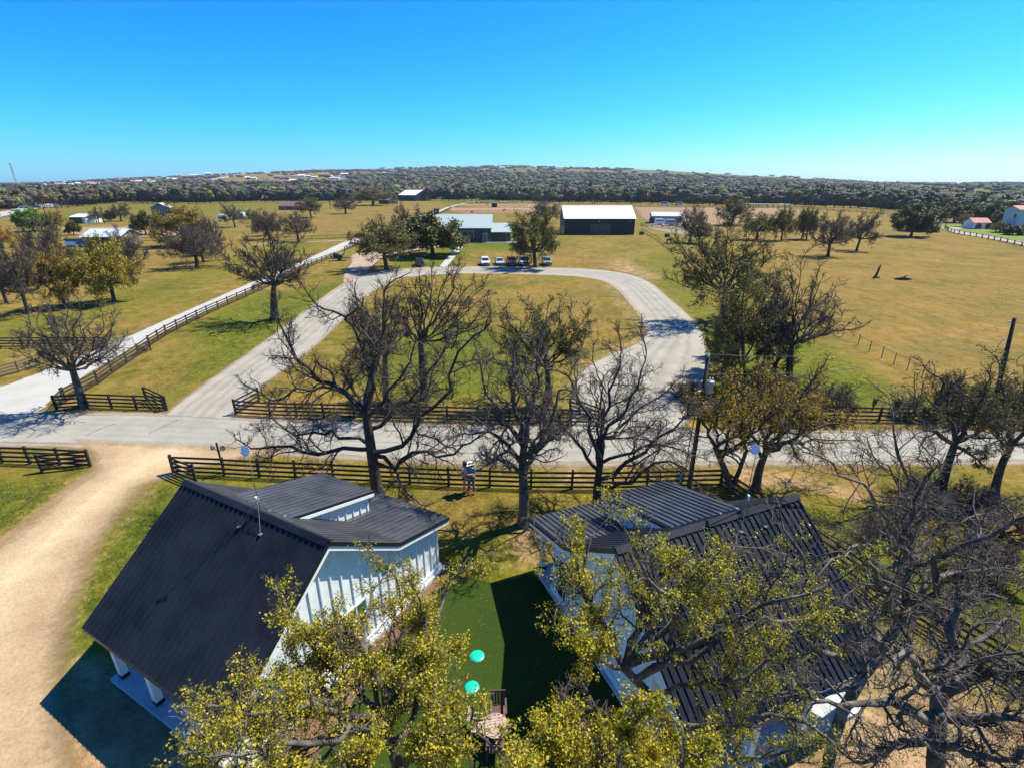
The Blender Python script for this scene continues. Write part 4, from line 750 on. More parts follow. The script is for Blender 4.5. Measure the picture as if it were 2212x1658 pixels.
# ------------------------------------------------------------------ two people
SKIN = mat('skin', (.42, .24, .17), rough=.6)
def skin_body(name, V, E_, R, m, parent, sub=1):
    me = bpy.data.meshes.new(name); me.from_pydata(V, E_, []); me.materials.append(m); o = ob(name, me, parent)
    md = o.modifiers.new('skin', 'SKIN'); me.skin_vertices[0].data[0].use_root = True
    for i, r in enumerate(R): me.skin_vertices[0].data[i].radius = (r, r) if not isinstance(r, tuple) else r
    md.use_smooth_shade = True; o.modifiers.new('sub', 'SUBSURF').levels = sub; o.modifiers['sub'].render_levels = sub; return o
def person(label, px, py, rz, scale, pose, shirt, pants, hair, hat):
    g = G(px, py); o = thing('person', label, 'person', (g[0], g[1], 0.01), rz, 'couple on the lawn'); k = scale
    J = dict(pel=(0, 0, .95), wai=(0, .01, 1.12), che=(0, 0, 1.34), nek=(0, .01, 1.50), hed=(0, -.02, 1.63), top=(0, -.01, 1.72),
             lhip=(-.10, 0, .90), lkn=(-.12, -.03, .50), lan=(-.12, .02, .09), lto=(-.13, -.16, .04), rhip=(.10, 0, .90), rkn=(.13, -.05, .50), ran=(.16, .01, .09), rto=(.18, -.16, .04),
             lsh=(-.19, 0, 1.43), lel=(-.27, .02, 1.16), lwr=(-.24, -.12, .93), lha=(-.23, -.16, .86), rsh=(.19, 0, 1.43), rel=(.27, .02, 1.16), rwr=(.24, -.12, .93), rha=(.23, -.16, .86))
    J.update(pose); N = list(J); ix = {n: i for i, n in enumerate(N)}; V = [tuple(c * k for c in J[n]) for n in N]
    E_ = [('pel', 'wai'), ('wai', 'che'), ('che', 'nek'), ('nek', 'hed'), ('hed', 'top'), ('pel', 'lhip'), ('lhip', 'lkn'), ('lkn', 'lan'), ('lan', 'lto'), ('pel', 'rhip'), ('rhip', 'rkn'), ('rkn', 'ran'), ('ran', 'rto'),
          ('che', 'lsh'), ('lsh', 'lel'), ('lel', 'lwr'), ('lwr', 'lha'), ('che', 'rsh'), ('rsh', 'rel'), ('rel', 'rwr'), ('rwr', 'rha')]
    rad = dict(pel=.13, wai=.12, che=.14, nek=.05, hed=.10, top=.07, lhip=.09, lkn=.055, lan=.04, lto=.035, lsh=.06, lel=.042, lwr=.03, lha=.035); rad.update({'r' + n[1:]: r for n, r in list(rad.items()) if n[0] == 'l'})
    skin_body('body', V, [(ix[a], ix[b_]) for a, b_ in E_], [rad[n] * k for n in N], SKIN, o)
    def cloth(name, names, ed, m, grow_=1.14, ext={}):
        vs = [tuple(c * k for c in (ext[n] if n in ext else J[n])) for n in names]; nx = {n: i for i, n in enumerate(names)}
        skin_body(name, vs, [(nx[a], nx[b_]) for a, b_ in ed], [rad.get(n, .06) * k * grow_ + .008 for n in names], m, o)
    mid = lambda a, b_, t: tuple(J[a][i] * (1 - t) + J[b_][i] * t for i in range(3))
    rad.update(le2=.05, re2=.05, ll=.05, rl=.05)
    cloth('shirt', ['che', 'wai', 'pel', 'lsh', 'le2', 'rsh', 're2'], [('che', 'wai'), ('wai', 'pel'), ('che', 'lsh'), ('lsh', 'le2'), ('che', 'rsh'), ('rsh', 're2')], shirt, 1.12, dict(le2=mid('lsh', 'lel', .6), re2=mid('rsh', 'rel', .6), pel=mid('pel', 'wai', .3)))
    ll = pants[1]; cloth('trousers', ['pel', 'lhip', 'lkn', 'll', 'rhip', 'rkn', 'rl'] if ll > .5 else ['pel', 'lhip', 'll', 'rhip', 'rl'],
        [('pel', 'lhip'), ('lhip', 'lkn'), ('lkn', 'll'), ('pel', 'rhip'), ('rhip', 'rkn'), ('rkn', 'rl')] if ll > .5 else [('pel', 'lhip'), ('lhip', 'll'), ('pel', 'rhip'), ('rhip', 'rl')], pants[0], 1.15,
        dict(ll=mid('lkn', 'lan', .85) if ll > .5 else mid('lhip', 'lkn', .5), rl=mid('rkn', 'ran', .85) if ll > .5 else mid('rhip', 'rkn', .5)))
    for n in ('lto', 'rto'):
        an = 'lan' if n[0] == 'l' else 'ran'; a_, t_ = Vector(J[an]) * k, Vector(J[n]) * k; MB().tube([a_ + Vector((0, .04, -.03)), (a_ + t_) / 2 + Vector((0, 0, -.01)), t_ + Vector((0, -.03, 0))], [.05 * k, .052 * k, .03 * k], 8).build('shoe', pants[2], o, smooth=True)
    hd = Vector(J['hed']) * k
    for sx in (-1, 1):
        hp = Vector(J['lha' if sx < 0 else 'rha']) * k; wp = Vector(J['lwr' if sx < 0 else 'rwr']) * k; dd = (hp - wp).normalized(); sd = dd.cross(Vector((0, 0, 1))).normalized() if abs(dd.z) < .9 else Vector((1, 0, 0))
        for f_ in range(4): s_ = hp + sd * (f_ - 1.5) * .02 * k; MB().tube([s_, s_ + dd * .05 * k, s_ + dd * (.085 - .01 * abs(f_ - 1.3)) * k + Vector((0, 0, -.015))], [.009 * k, .008 * k, .006 * k], 5).build('finger', SKIN, o)
    MB().tube([hd + Vector((0, -.085, -.01)) * k, hd + Vector((0, -.125, -.03)) * k], [.012 * k, .018 * k], 6).build('nose', SKIN, o)
    EY = mat('eyes', (.03, .02, .02), rough=.3)
    for sx in (-1, 1): MB().lathe([(.002, -.006), (.012, 0), (.002, .006)], 8, Matrix.Translation(hd + Vector((sx * .036, -.098, .01)) * k) @ Matrix.Rotation(PI / 2, 4, 'X')).build('eye', EY, o)
    if hair:
        m, ln = hair; nk = Vector(J['nek']) * k; MB().tube([hd + Vector((0, .0, .125)) * k, hd + Vector((0, .02, .08)) * k, hd + Vector((0, .045, -.02)) * k, nk + Vector((0, .09, -ln * .5)) * k, nk + Vector((0, .11, -ln)) * k], [.03 * k, .11 * k, .115 * k, .10 * k, .04 * k], 12).build('hair', m, o, smooth=True)
    if hat:
        M = Matrix.Translation(hd + Vector((0, .0, .055)) * k) @ Matrix.Rotation(.12, 4, 'X'); hb = MB().lathe([(.10, .0), (.17, -.012), (.225, .02), (.23, .03), (.17, .005), (.118, .015), (.112, .09), (.095, .135), (.05, .14), (.01, .12)], 22, M).build('hat', hat, o, smooth=True)
        MB().lathe([(.1185, .018), (.120, .045), (.1165, .047)], 22, M).build('hat_band', mat('hat_band', (.25, .26, .27), rough=.7), hb)
    return o
person('man in a white cowboy hat and blue shirt, standing by the near fence', 1019.5, 1063.5, -.45, 1.18, dict(lel=(-.34, -.12, 1.22), lwr=(-.42, -.30, 1.18), lha=(-.46, -.36, 1.17), rel=(.27, -.06, 1.18), rwr=(.10, -.28, 1.22), rha=(.04, -.34, 1.24)),
       mat('blue_shirt', (.015, .22, .42), rough=.8), (mat('grey_green_trousers', (.10, .12, .11), rough=.9), 1.0, mat('brown_boots', (.10, .04, .02), rough=.5)), (mat('dark_hair', (.02, .012, .01), rough=.6), .02), mat('white_felt', (.78, .78, .76), rough=.8))
person('woman with long dark hair, pale shirt and dark shorts, left of the man', 1007, 1061, .75, 1.17, dict(rel=(.25, -.14, 1.2), rwr=(.16, -.36, 1.12), rha=(.14, -.42, 1.10), lel=(-.26, -.06, 1.17), lwr=(-.20, -.22, 1.02), lha=(-.18, -.28, .98)),
       mat('pale_shirt', (.62, .60, .70), rough=.8), (mat('dark_shorts', (.03, .03, .035), rough=.9), .3, mat('coral_shoes', (.5, .12, .07), rough=.6)), (mat('dark_hair', (.02, .012, .01)), .30), None)

# ------------------------------------------------------------------ vehicles
TYRE = mat('tyre', (.015, .015, .015), rough=.85); RIM = mat('wheel_rim', (.45, .46, .47), rough=.3, metallic=.8); LAMP = mat('head_lamp', (.75, .76, .74), rough=.1); TAIL = mat('tail_lamp', (.35, .01, .01), rough=.2); CHROME = mat('dark_grille', (.03, .03, .035), rough=.3)
def vehicle(label, loc, rz, kind, paint, cat, group=None, sc=1.0):
    o = thing('parked_' + ('truck' if kind == 'pickup' else 'van' if kind == 'van' else 'car'), label, cat, loc, rz, group); o.scale = (sc, sc, sc)   # front faces -Y
    prof = {'suv': ([(-2.3, .42), (-2.32, .85), (-1.25, 1.05), (2.2, 1.08), (2.3, .8), (2.28, .42)], [(-1.15, 1.04), (-.55, 1.62), (1.75, 1.66), (2.15, 1.07)], 4.6, 1.88),
            'sedan': ([(-2.3, .36), (-2.32, .70), (-1.1, .90), (1.6, .93), (2.3, .88), (2.3, .38)], [(-1.0, .89), (-.3, 1.38), (.9, 1.40), (1.65, .92)], 4.6, 1.80),
            'pickup': ([(-2.8, .55), (-2.82, 1.0), (-1.6, 1.18), (.9, 1.2), (.9, 1.18), (2.8, 1.18), (2.8, .58)], [(-1.45, 1.17), (-.85, 1.82), (.55, 1.86), (.85, 1.19)], 5.6, 2.0),
            'van': ([(-2.8, .45), (-2.82, .95), (-2.2, 1.25), (2.7, 1.28), (2.8, .5)], [(-2.15, 1.22), (-1.45, 2.2), (2.6, 2.25), (2.7, 1.27)], 5.6, 2.0)}[kind]
    body, cab, L, W = prof; hw = W / 2
    f = lambda p, q, t: (t * (hw if q < (cab[0][1] - .02) else hw * .97), p, q)
    MB().prism([(p, q) for p, q in body], -1, 1, f).build('body', paint, o)
    def cabf(p, q, t): return (t * (hw * .95 if q < cab[1][1] - .1 else hw * .74), p, q)
    MB().prism(cab, -1, 1, cabf).build('window_band', GLASS, o)
    z = cab[1][1]; MB().box(-hw * .75, hw * .75, cab[1][0] + .05, cab[2][0] - .03, z - .03, z + .06).build('roof', paint, o)
    for sx in (-1, 1):
        for (p, q), (p2, q2) in ((cab[0], cab[1]), (cab[3], cab[2])): bar('pillar', o, (sx * hw * .94, p, q), (sx * hw * .745, p2, q2), .09, .05, paint)
        bar('pillar', o, (sx * hw * .955, (cab[1][0] + cab[2][0]) / 2, cab[0][1]), (sx * hw * .75, (cab[1][0] + cab[2][0]) / 2, z), .08, .05, paint)
        for y in (-L * .31, L * .31):
            R_ = .36 if kind != 'sedan' else .32; M = Matrix.Translation((sx * (hw - .09), y, R_)) @ Matrix.Rotation(PI / 2, 4, 'Y'); wl = MB().lathe([(R_ * .6, -.12), (R_ * .97, -.11), (R_, -.05), (R_, .05), (R_ * .97, .11), (R_ * .6, .12)], 18, M).build('wheel', TYRE, o); MB().lathe([(.02, -.125), (R_ * .6, -.122), (R_ * .6, .122), (.02, .125)], 14, M).build('rim', RIM, wl)
        MB().box(sx * hw * .62 - .17, sx * hw * .62 + .17, -L / 2 - .03, -L / 2 + .1, body[1][1] - .22, body[1][1] - .03).build('headlight', LAMP, o)
        MB().box(sx * hw * .85 - .09, sx * hw * .85 + .09, L / 2 - .1, L / 2 + .02, .75, .95).build('tail_light', TAIL, o)
        MB().box(sx * (hw + .12) - .1, sx * (hw + .12) + .1, cab[0][0] + .15, cab[0][0] + .3, cab[0][1] + .02, cab[0][1] + .2).build('mirror', paint, o)
    MB().box(-hw * .4, hw * .4, -L / 2 - .035, -L / 2 + .05, .55, body[1][1] - .05).build('grille', CHROME, o)
    MB().box(-hw * .96, hw * .96, -L / 2 - .09, -L / 2 + .08, .38, .56).build('bumper', mat('bumper_grey', (.12, .12, .13), rough=.5), o); MB().box(-.26, .26, -L / 2 - .105, -L / 2 - .09, .42, .53).build('number_plate', mat('plate', (.6, .6, .58)), o)
    if kind == 'pickup': MB().box(-hw * .86, hw * .86, 1.0, 2.7, 1.181, 1.19).build('truck_bed', mat('bed_liner', (.02, .02, .022)), o)
    return o
def paint(n, c): return mat('paint_' + n, c, rough=.25, spec=.6)
WHITEP = paint('white', (.72, .74, .76)); SILV = paint('silver', (.36, .40, .45)); REDP = paint('red', (.30, .012, .03)); DGREY = paint('charcoal', (.035, .035, .045)); SAGE = paint('grey_green', (.20, .23, .22)); BLUEP = paint('blue', (.02, .09, .30))
cars = 'vehicles parked by the loop road'
for px, py, kind, pm, lb, cat in [(1047, 575.5, 'suv', WHITEP, 'white car parked on the grass, leftmost of the row of five', 'car'), (1078.5, 574.5, 'sedan', SILV, 'pale silver blue car parked between the white car and the red truck', 'car'),
                             (1104, 575, 'pickup', REDP, 'red pickup truck parked in the middle of the row', 'pickup truck'), (1131, 575, 'pickup', WHITEP, 'white pickup truck parked just right of the red one', 'pickup truck'), (1182, 575, 'suv', SAGE, 'grey green car parked alone right of the tree trunk', 'car')]:
    g = G(px, py); vehicle(lb, (g[0], g[1] + 2.2, .01), .12 * (1 if px < 1150 else .5), kind, pm, cat, cars, 1.0)
g = G(903, 576.5); vehicle('dark charcoal car parked alone left of the concrete walk', (g[0], g[1] + 2.0, .01), PI + .25, 'suv', DGREY, 'car', cars)
g = G(912, 527); vehicle('blue car half hidden behind the oaks left of the farmhouse', (g[0], g[1], .01), 1.3, 'sedan', BLUEP, 'car')
for px, lb in ((1436, 'white van parked at the wood edge beyond the brown field, the left one'), (1467, 'white van parked at the wood edge beyond the brown field, the right one')): g = G(px, 444); vehicle(lb, (g[0], g[1], .01), 1.2, 'van', WHITEP, 'van', 'vans at the wood edge', 1.3)
g = G(1110, 440.5)
# flatbed trailer with barbecue pit near the fence gap
g = G(737, 563); o = thing('utility_trailer', 'black utility trailer with a smoker barrel, parked at the gap in the gravel drive fence', 'trailer', (g[0], g[1], 0), .5)
BL = mat('black_steel', (.02, .02, .022), rough=.5); MB().box(-2.2, 1.8, -.9, .9, .55, .68).build('deck', BL, o); bar('tow_bar', o, (1.8, 0, .6), (3.2, 0, .5), .12, .1, BL)
MB().lathe([(.02, -1.2), (.5, -1.18), (.52, 0), (.5, 1.18), (.02, 1.2)], 16, Matrix.Translation((-.5, 0, 1.25)) @ Matrix.Rotation(PI / 2, 4, 'Y')).build('smoker_barrel', BL, o, smooth=True); MB().tube([(.8, 0, 1.3), (1.0, 0, 2.2)], .09, 8).build('chimney', BL, o)
for y in (-.95, .95): MB().lathe([(.05, -.1), (.36, -.1), (.36, .1), (.05, .1)], 16, Matrix.Translation((-.4, y, .36)) @ Matrix.Rotation(PI / 2, 4, 'X')).build('wheel', TYRE, o)
MB().box(-2.2, -2.1, -.9, .9, .68, 1.2).build('tailgate', BL, o)
MB().box(.2, .7, -.85, -.4, .68, 1.1).build('cooler', mat('yellow_cooler', (.5, .42, .06)), o)
g = G(1571, 489); o = thing('farm_tractor', 'dark tractor with a trailer standing under the oak beyond the pens', 'tractor', (g[0], g[1], 0), 1.45); DT = mat('tractor_paint', (.02, .022, .025), rough=.5)
for x, y, r_ in ((-.9, -1.2, .85), (.9, -1.2, .85), (-.7, 1.4, .5), (.7, 1.4, .5)): MB().lathe([(.1, -.2), (r_ * .9, -.2), (r_, 0), (r_ * .9, .2), (.1, .2)], 18, Matrix.Translation((x, y, r_)) @ Matrix.Rotation(PI / 2, 4, 'Y')).build('wheel', TYRE, o)
MB().box(-.4, .4, -.4, 2.0, .8, 1.5).build('bonnet', DT, o); MB().box(-.7, .7, -1.9, -.5, 1.0, 1.3).build('platform', DT, o); MB().box(-.65, .65, -1.8, -.5, 2.6, 2.75).build('canopy', DT, o)
for x, y in ((-.6, -1.7), (.6, -1.7), (-.6, -.6), (.6, -.6)): bar('post', o, (x, y, 1.3), (x, y, 2.6), .07, .07, DT)
MB().box(-.9, .9, -6.5, -3.0, .7, .9).build('trailer_bed', DT, o); bar('tow_bar', o, (0, -3, .75), (0, -1.9, .7), .1, .1, DT)

# ------------------------------------------------------------------ far buildings
def stripes(name, c, c2, n, axis='X', rough=.5, metallic=0):
    if name in MC: return MC[name]
    m = bpy.data.materials.new(name); m.use_nodes = True; t = m.node_tree; b_ = t.nodes['Principled BSDF']; b_.inputs['Roughness'].default_value = rough; b_.inputs['Metallic'].default_value = metallic
    tc = nn(t, 'ShaderNodeTexCoord'); wv = nn(t, 'ShaderNodeTexWave', Scale=n, bands_direction=axis); t.links.new(tc.outputs['Object'], wv.inputs[0]); r = nn(t, 'ShaderNodeValToRGB'); r.color_ramp.elements[0].color = (*c, 1); r.color_ramp.elements[1].color = (*c2, 1); r.color_ramp.elements[0].position = .0; r.color_ramp.elements[1].position = .25
    t.links.new(wv.outputs['Fac'], r.inputs[0]); t.links.new(r.outputs[0], b_.inputs['Base Color']); bp = nn(t, 'ShaderNodeBump', Strength=.4, Distance=.05); t.links.new(wv.outputs['Fac'], bp.inputs['Height']); t.links.new(bp.outputs[0], b_.inputs['Normal']); MC[name] = m; return m
def gable(name, label, cat, loc, rz, L, W, wh, rise, rm, wm, over=.4, group=None, openings=(), side='x', root=None):
    o = root if root is not None else thing(name, label, cat, loc, rz, group); ox = Matrix()
    def add(mb, nm, m, par): return mb.build(nm, m, par)
    MB().prism([(-W / 2, 0), (W / 2, 0), (W / 2, wh), (0, wh + rise), (-W / 2, wh)], -L / 2, L / 2, lambda p, q, t: (t, p, q)).build('wall', wm, o)
    for sg in (-1, 1):
        e = W / 2 + over; z0 = wh + rise + .06; z1 = wh + rise - (rise / (W / 2)) * e + .06
        MB().prism([(0, z0), (sg * e, z1), (sg * e, z1 + .14), (0, z0 + .14)], -L / 2 - over, L / 2 + over, lambda p, q, t: (t, p, q)).build('roof', rm, o)
    for (wall, a, b_, z0, z1, m) in openings:
        t = .06
        if wall == 'front': mb = MB().box(a, b_, -W / 2 - t, -W / 2 + .02, z0, z1); fr = MB().box(a - .15, a, -W / 2 - t - .03, -W / 2, z0 - .1, z1 + .15).box(b_, b_ + .15, -W / 2 - t - .03, -W / 2, z0 - .1, z1 + .15).box(a, b_, -W / 2 - t - .03, -W / 2, z1, z1 + .15)
        elif wall == 'right': mb = MB().box(L / 2 - .02, L / 2 + t, a, b_, z0, z1); fr = MB().box(L / 2, L / 2 + t + .03, a - .15, a, z0, z1 + .1).box(L / 2, L / 2 + t + .03, b_, b_ + .15, z0, z1 + .1)
        else: mb = MB().box(-L / 2 - t, -L / 2 + .02, a, b_, z0, z1); fr = MB().box(-L / 2 - t - .03, -L / 2, a - .15, a, z0, z1 + .1).box(-L / 2 - t - .03, -L / 2, b_, b_ + .15, z0, z1 + .1)
        w_ = mb.build('door' if z0 < .3 else 'window', m, o); fr.build('frame', TRIMB if m is not GLASS else TRIM, w_)
    return o
WHITER = stripes('white_metal_roof', (.62, .66, .70), (.74, .78, .82), 1.2, rough=.4); GREENR = stripes('pale_green_metal_roof', (.24, .30, .27), (.34, .41, .37), 1.1, rough=.45); BLACKW = stripes('black_metal_wall', (.006, .006, .008), (.013, .013, .016), 1.5, rough=.6)
STONE = mat('dark_stone_wall', (.035, .032, .032), (.12, .105, .10), scale=1.2, rough=.9, detail=8); TINR = stripes('tin_roof', (.36, .42, .46), (.50, .56, .60), 1.2, rough=.4); DOORG = mat('grey_barn_door', (.03, .034, .034), (.06, .066, .066), scale=.8, rough=.5)
a = G(1218.5, 507.5); b_ = G(1369.5, 507.5); L_ = np.linalg.norm(a - b_); c = (a + b_) / 2; W_ = 18
rz = math.atan2(b_[1] - a[1], b_[0] - a[0]); bo = gable('black_barn', 'large black metal barn with a bright white roof and grey sliding door', 'barn', (c[0], c[1] + W_ / 2, 0), rz, L_, W_, 5.6, 3.9, WHITER, BLACKW, .35)
x0 = G(1274, 507)[0] - c[0]; x1 = G(1317.5, 507)[0] - c[0]; dr = MB().box(x0, x1, -W_ / 2 - .1, -W_ / 2 - .02, .1, 3.8).build('door', DOORG, bo); MB().box(x0 - .3, x1 + .3, -W_ / 2 - .16, -W_ / 2 - .1, 3.8, 3.95).build('door_track', TRIMB, dr)
for px in (1292, 1358): xx = G(px, 507)[0] - c[0]; MB().box(xx - .25, xx + .25, -W_ / 2 - .35, -W_ / 2 - .01, 4.6, 4.8).build('wall_lamp', STEEL, bo)
# farmhouse
a = G(935, 524.5); b_ = G(1060.6, 523.3); c = (a + b_) / 2; L_ = abs(b_[0] - a[0]); W_ = 13
fh = thing('farmhouse', 'long dark stone farmhouse with pale green metal roof, a chimney and lower right wing', 'house', (c[0], c[1] + W_ / 2, 0), 0)
gable('', '', '', None, 0, L_, W_, 4.45, 3.5, GREENR, STONE, .5, root=fh)
xl = lambda px, py=523: G(px, py)[0] - c[0]
CREAM = mat('cream_frame', (.55, .50, .30), rough=.8)  # cream colour, used on one window frame
for x0, x1, z0, z1, m in [(1001, 1024, 1.3, 3.4, GLASS), (1045, 1052, 0.1, 2.7, TRIMB), (955, 975, 1, 2.8, GLASS), (978, 996, .1, 2.6, GLASS)]:
    w_ = MB().box(xl(x0), xl(x1), -W_ / 2 - .08, -W_ / 2 + .02, z0, z1).build('window' if z0 > .2 else 'door', m, fh); fb = MB(); X0_, X1_ = xl(x0), xl(x1)
    fb.box(X0_ - .12, X0_, -W_ / 2 - .12, -W_ / 2, z0, z1 + .12).box(X1_, X1_ + .12, -W_ / 2 - .12, -W_ / 2, z0, z1 + .12).box(X0_, X1_, -W_ / 2 - .12, -W_ / 2, z1, z1 + .12).box((X0_ + X1_) / 2 - .05, (X0_ + X1_) / 2 + .05, -W_ / 2 - .12, -W_ / 2 - .08, z0, z1).build('frame', CREAM if x0 == 1001 else TRIM, w_)
x0 = xl(1061) + .05; x1 = xl(1103)
MB().prism([(-W_ / 2 + 1.0, 0), (W_ / 2 - 1, 0), (W_ / 2 - 1, 3.1), (0, 5.3), (-W_ / 2 + 1.0, 3.1)], x0, x1, lambda p, q, t: (t, p, q)).build('wing_wall', STONE, fh)
for sg in (-1, 1): e = W_ / 2 - .5; MB().prism([(0, 5.36), (sg * e, 5.36 - .40 * e), (sg * e, 5.5 - .40 * e), (0, 5.5)], x0, x1 + .5, lambda p, q, t: (t, p, q)).build('wing_roof', GREENR, fh)
for a_, b2_ in ((1071, 1078), (1085, 1091)): MB().box(xl(a_), xl(b2_), -W_ / 2 + .92, -W_ / 2 + 1.02, .4, 2.3).build('window', GLASS, fh)
cx0, cx1 = xl(963.5, 505), xl(970.5, 505); MB().box(cx0 - .6, cx0 + 1.0, .2, 1.8, 3, 9.6).box(cx0 - .7, cx0 + 1.1, .1, 1.9, 9.6, 9.85).build('chimney', STONE, fh)
MB().prism([(-9, 0), (-2, 0), (-2, 3.0), (-5.5, 4.8), (-9, 3.0)], W_ / 2 - 8, W_ / 2 + 6, lambda p, q, t: (p - L_ / 2 + 4, t, q)).build('rear_wing', STONE, fh)
for sg in (-1, 1): MB().prism([(-5.5, 4.85), (-5.5 + sg * 4, 2.8), (-5.5 + sg * 4, 2.95), (-5.5, 5.0)], W_ / 2 - 8.3, W_ / 2 + 6.3, lambda p, q, t: (p - L_ / 2 + 4, t, q)).build('rear_wing_roof', mat('shade_blue_roof', (.06, .12, .24), (.10, .17, .30), rough=.4, scale=.5), fh)  # blue of the shade painted into the rear wing roof
MB().box(xl(1040), x1 + 3, -W_ / 2 - 1.2, -W_ / 2 + .9, 0, .12).build('terrace', SLAB, fh)
g = G(1108, 520.5); o = thing('patio_clutter', 'white outdoor furniture heaped beside the farmhouse wing', 'furniture', (g[0], g[1] + 1, 0)); rr_ = random.Random(3)
for i in range(9): x, y = rr_.uniform(-1.5, 1.8), rr_.uniform(-1, 1); MB().box(x - .3, x + .3, y - .3, y + .3, .35, .45).box(x - .3, x + .3, y + .2, y + .3, .45, 1.0).box(x - .28, x - .22, y - .28, y - .22, 0, .35).box(x + .22, x + .28, y - .28, y - .22, 0, .35).box(x - .28, x - .22, y + .22, y + .28, 0, .35).box(x + .22, x + .28, y + .22, y + .28, 0, .35).build('chair', WHITEP if i % 3 else REDP, o)
def farb(name, label, cat, xa, xb, yb, W, wh, rise, rm, wm, rz=0, group=None, op=(), base=None):
    p = T([xa, xb], [yb, yb]); c = p.mean(0); L = np.linalg.norm(p[1] - p[0]); return gable(name, label, cat, (c[0], c[1] + W / 2, c[2] - .3), rz, L, W, wh, rise, rm, wm, .5, group, op)
REDT = mat('red_tile_roof', (.34, .13, .09), (.44, .19, .13), scale=1, rough=.8); VILLA = mat('shade_blue_villa_wall', (.36, .44, .50), (.44, .52, .57), scale=.5, rough=.8); WHITEW = mat('white_far_wall', (.62, .62, .60), (.70, .70, .68), scale=.3); TANW = mat('tan_far_wall', (.34, .28, .21), (.42, .36, .28), scale=.3); BLUEW = mat('blue_metal_wall', (.05, .10, .20), (.08, .15, .27), scale=.4, rough=.5); BROWNR = mat('brown_shingle_roof', (.10, .055, .05), (.15, .085, .075), scale=1); REDB = mat('brick_wall', (.10, .05, .04), (.16, .08, .06), scale=1); GREYR = mat('grey_far_roof', (.30, .30, .30), (.42, .42, .42), scale=.3); RUST = mat('rust_metal', (.18, .09, .05), (.30, .24, .20), scale=.6, rough=.7)  # villa wall: the blue of its shaded front is put into the colour
farb('black_barn', 'dark barn with a white roof at the wood edge, behind the lower grey barn', 'barn', 868, 916, 434.5, 26, 6.5, 5.0, WHITER, BLACKW, -.55)
farb('old_barn', 'low dark barn with a pale tin roof in front of the wood edge barn', 'barn', 822, 850, 441, 13, 4.0, 3.2, TINR, mat('dark_plank', (.02, .017, .015), (.06, .05, .04), scale=1), -.5, None, (('right', -2, 2, .1, 3.4, TRIMB),))
farb('ranch_house', 'low brick ranch house with a brown hipped roof beyond the middle pasture', 'house', 603, 652, 454, 14, 3.0, 3.0, BROWNR, REDB, 0, None, (('front', -6, -4, 1, 2.4, GLASS), ('front', 2, 4, 1, 2.4, GLASS)))
farb('metal_shed', 'small white metal shed with an open front beyond the red field', 'shed', 157, 190, 483, 9, 3.2, 1.0, WHITER, WHITEW, -.12, None, (('front', -4.5, 2, .1, 2.8, TRIMB),))
farb('blue_barn', 'narrow blue metal barn beside the dark cedar clump', 'barn', 333, 352, 468, 10, 5.0, 2.4, GREYR, BLUEW, PI / 2 + .1)
farb('hay_shed', 'old rusty hay shed with a tin roof behind the yellow oaks at left', 'shed', 182, 260, 534, 10, 3.2, 1.7, TINR, RUST, 0.05, None, (('front', -10, -5, .1, 2.6, BLUEW), ('front', -4, 3, .1, 2.9, TRIMB)))
farb('stable', 'grey open stable with a pale roof right of the big black barn', 'stable', 1412, 1473, 483, 9, 3.6, 1.4, TINR, mat('grey_plank', (.22, .22, .23), (.34, .34, .35), scale=.8), -.12, None, (('front', -8, -4, .1, 2.6, TRIMB), ('front', 3, 6, .2, 2.6, RUST)))
g = G(158, 534); o = thing('propane_tank', 'white horizontal propane tank beside the rusty hay shed', 'tank', (g[0], g[1], 0), .1); MB().lathe([(.02, -1.9), (.5, -1.75), (.75, -1.3), (.75, 1.3), (.5, 1.75), (.02, 1.9)], 16, Matrix.Translation((0, 0, 1.1)) @ Matrix.Rotation(PI / 2, 4, 'Y')).build('tank', WHITEP, o, smooth=True); [MB().box(x - .1, x + .1, -.5, .5, 0, .6).build('saddle', GREYP, o) for x in (-1, 1)]
for (xa, xb, yb, hh, lb) in ((470, 490, 479, 2.6, 'white camper trailer under the bare oak beyond the red field'), (506, 528, 474, 2.9, 'white motorhome parked right of the bare oak beyond the red field')):
    a = G(xa, yb); b_ = G(xb, yb); L_ = b_[0] - a[0]; o = thing('camper', lb, 'camper', ((a[0] + b_[0]) / 2, a[1] + 1.3, 0), 0, 'campers'); MB().prism([(-L_ / 2, .6), (L_ / 2 - .8, .6), (L_ / 2, 1.3), (L_ / 2 - .3, hh + .5), (-L_ / 2 + .2, hh + .6), (-L_ / 2, hh)], -1.2, 1.2, lambda p, q, t: (p, t, q)).build('body', WHITEP, o)
    for k in range(3): MB().box(-L_ / 3 + k * L_ / 4, -L_ / 3 + k * L_ / 4 + 1.0, -1.24, -1.2, 1.7, 2.3).build('window', GLASS, o)
    for x in (-L_ / 4, L_ / 4): MB().lathe([(.05, -.12), (.42, -.12), (.42, .12), (.05, .12)], 12, Matrix.Translation((x, -1.05, .42)) @ Matrix.Rotation(PI / 2, 4, 'X')).build('wheel', TYRE, o)
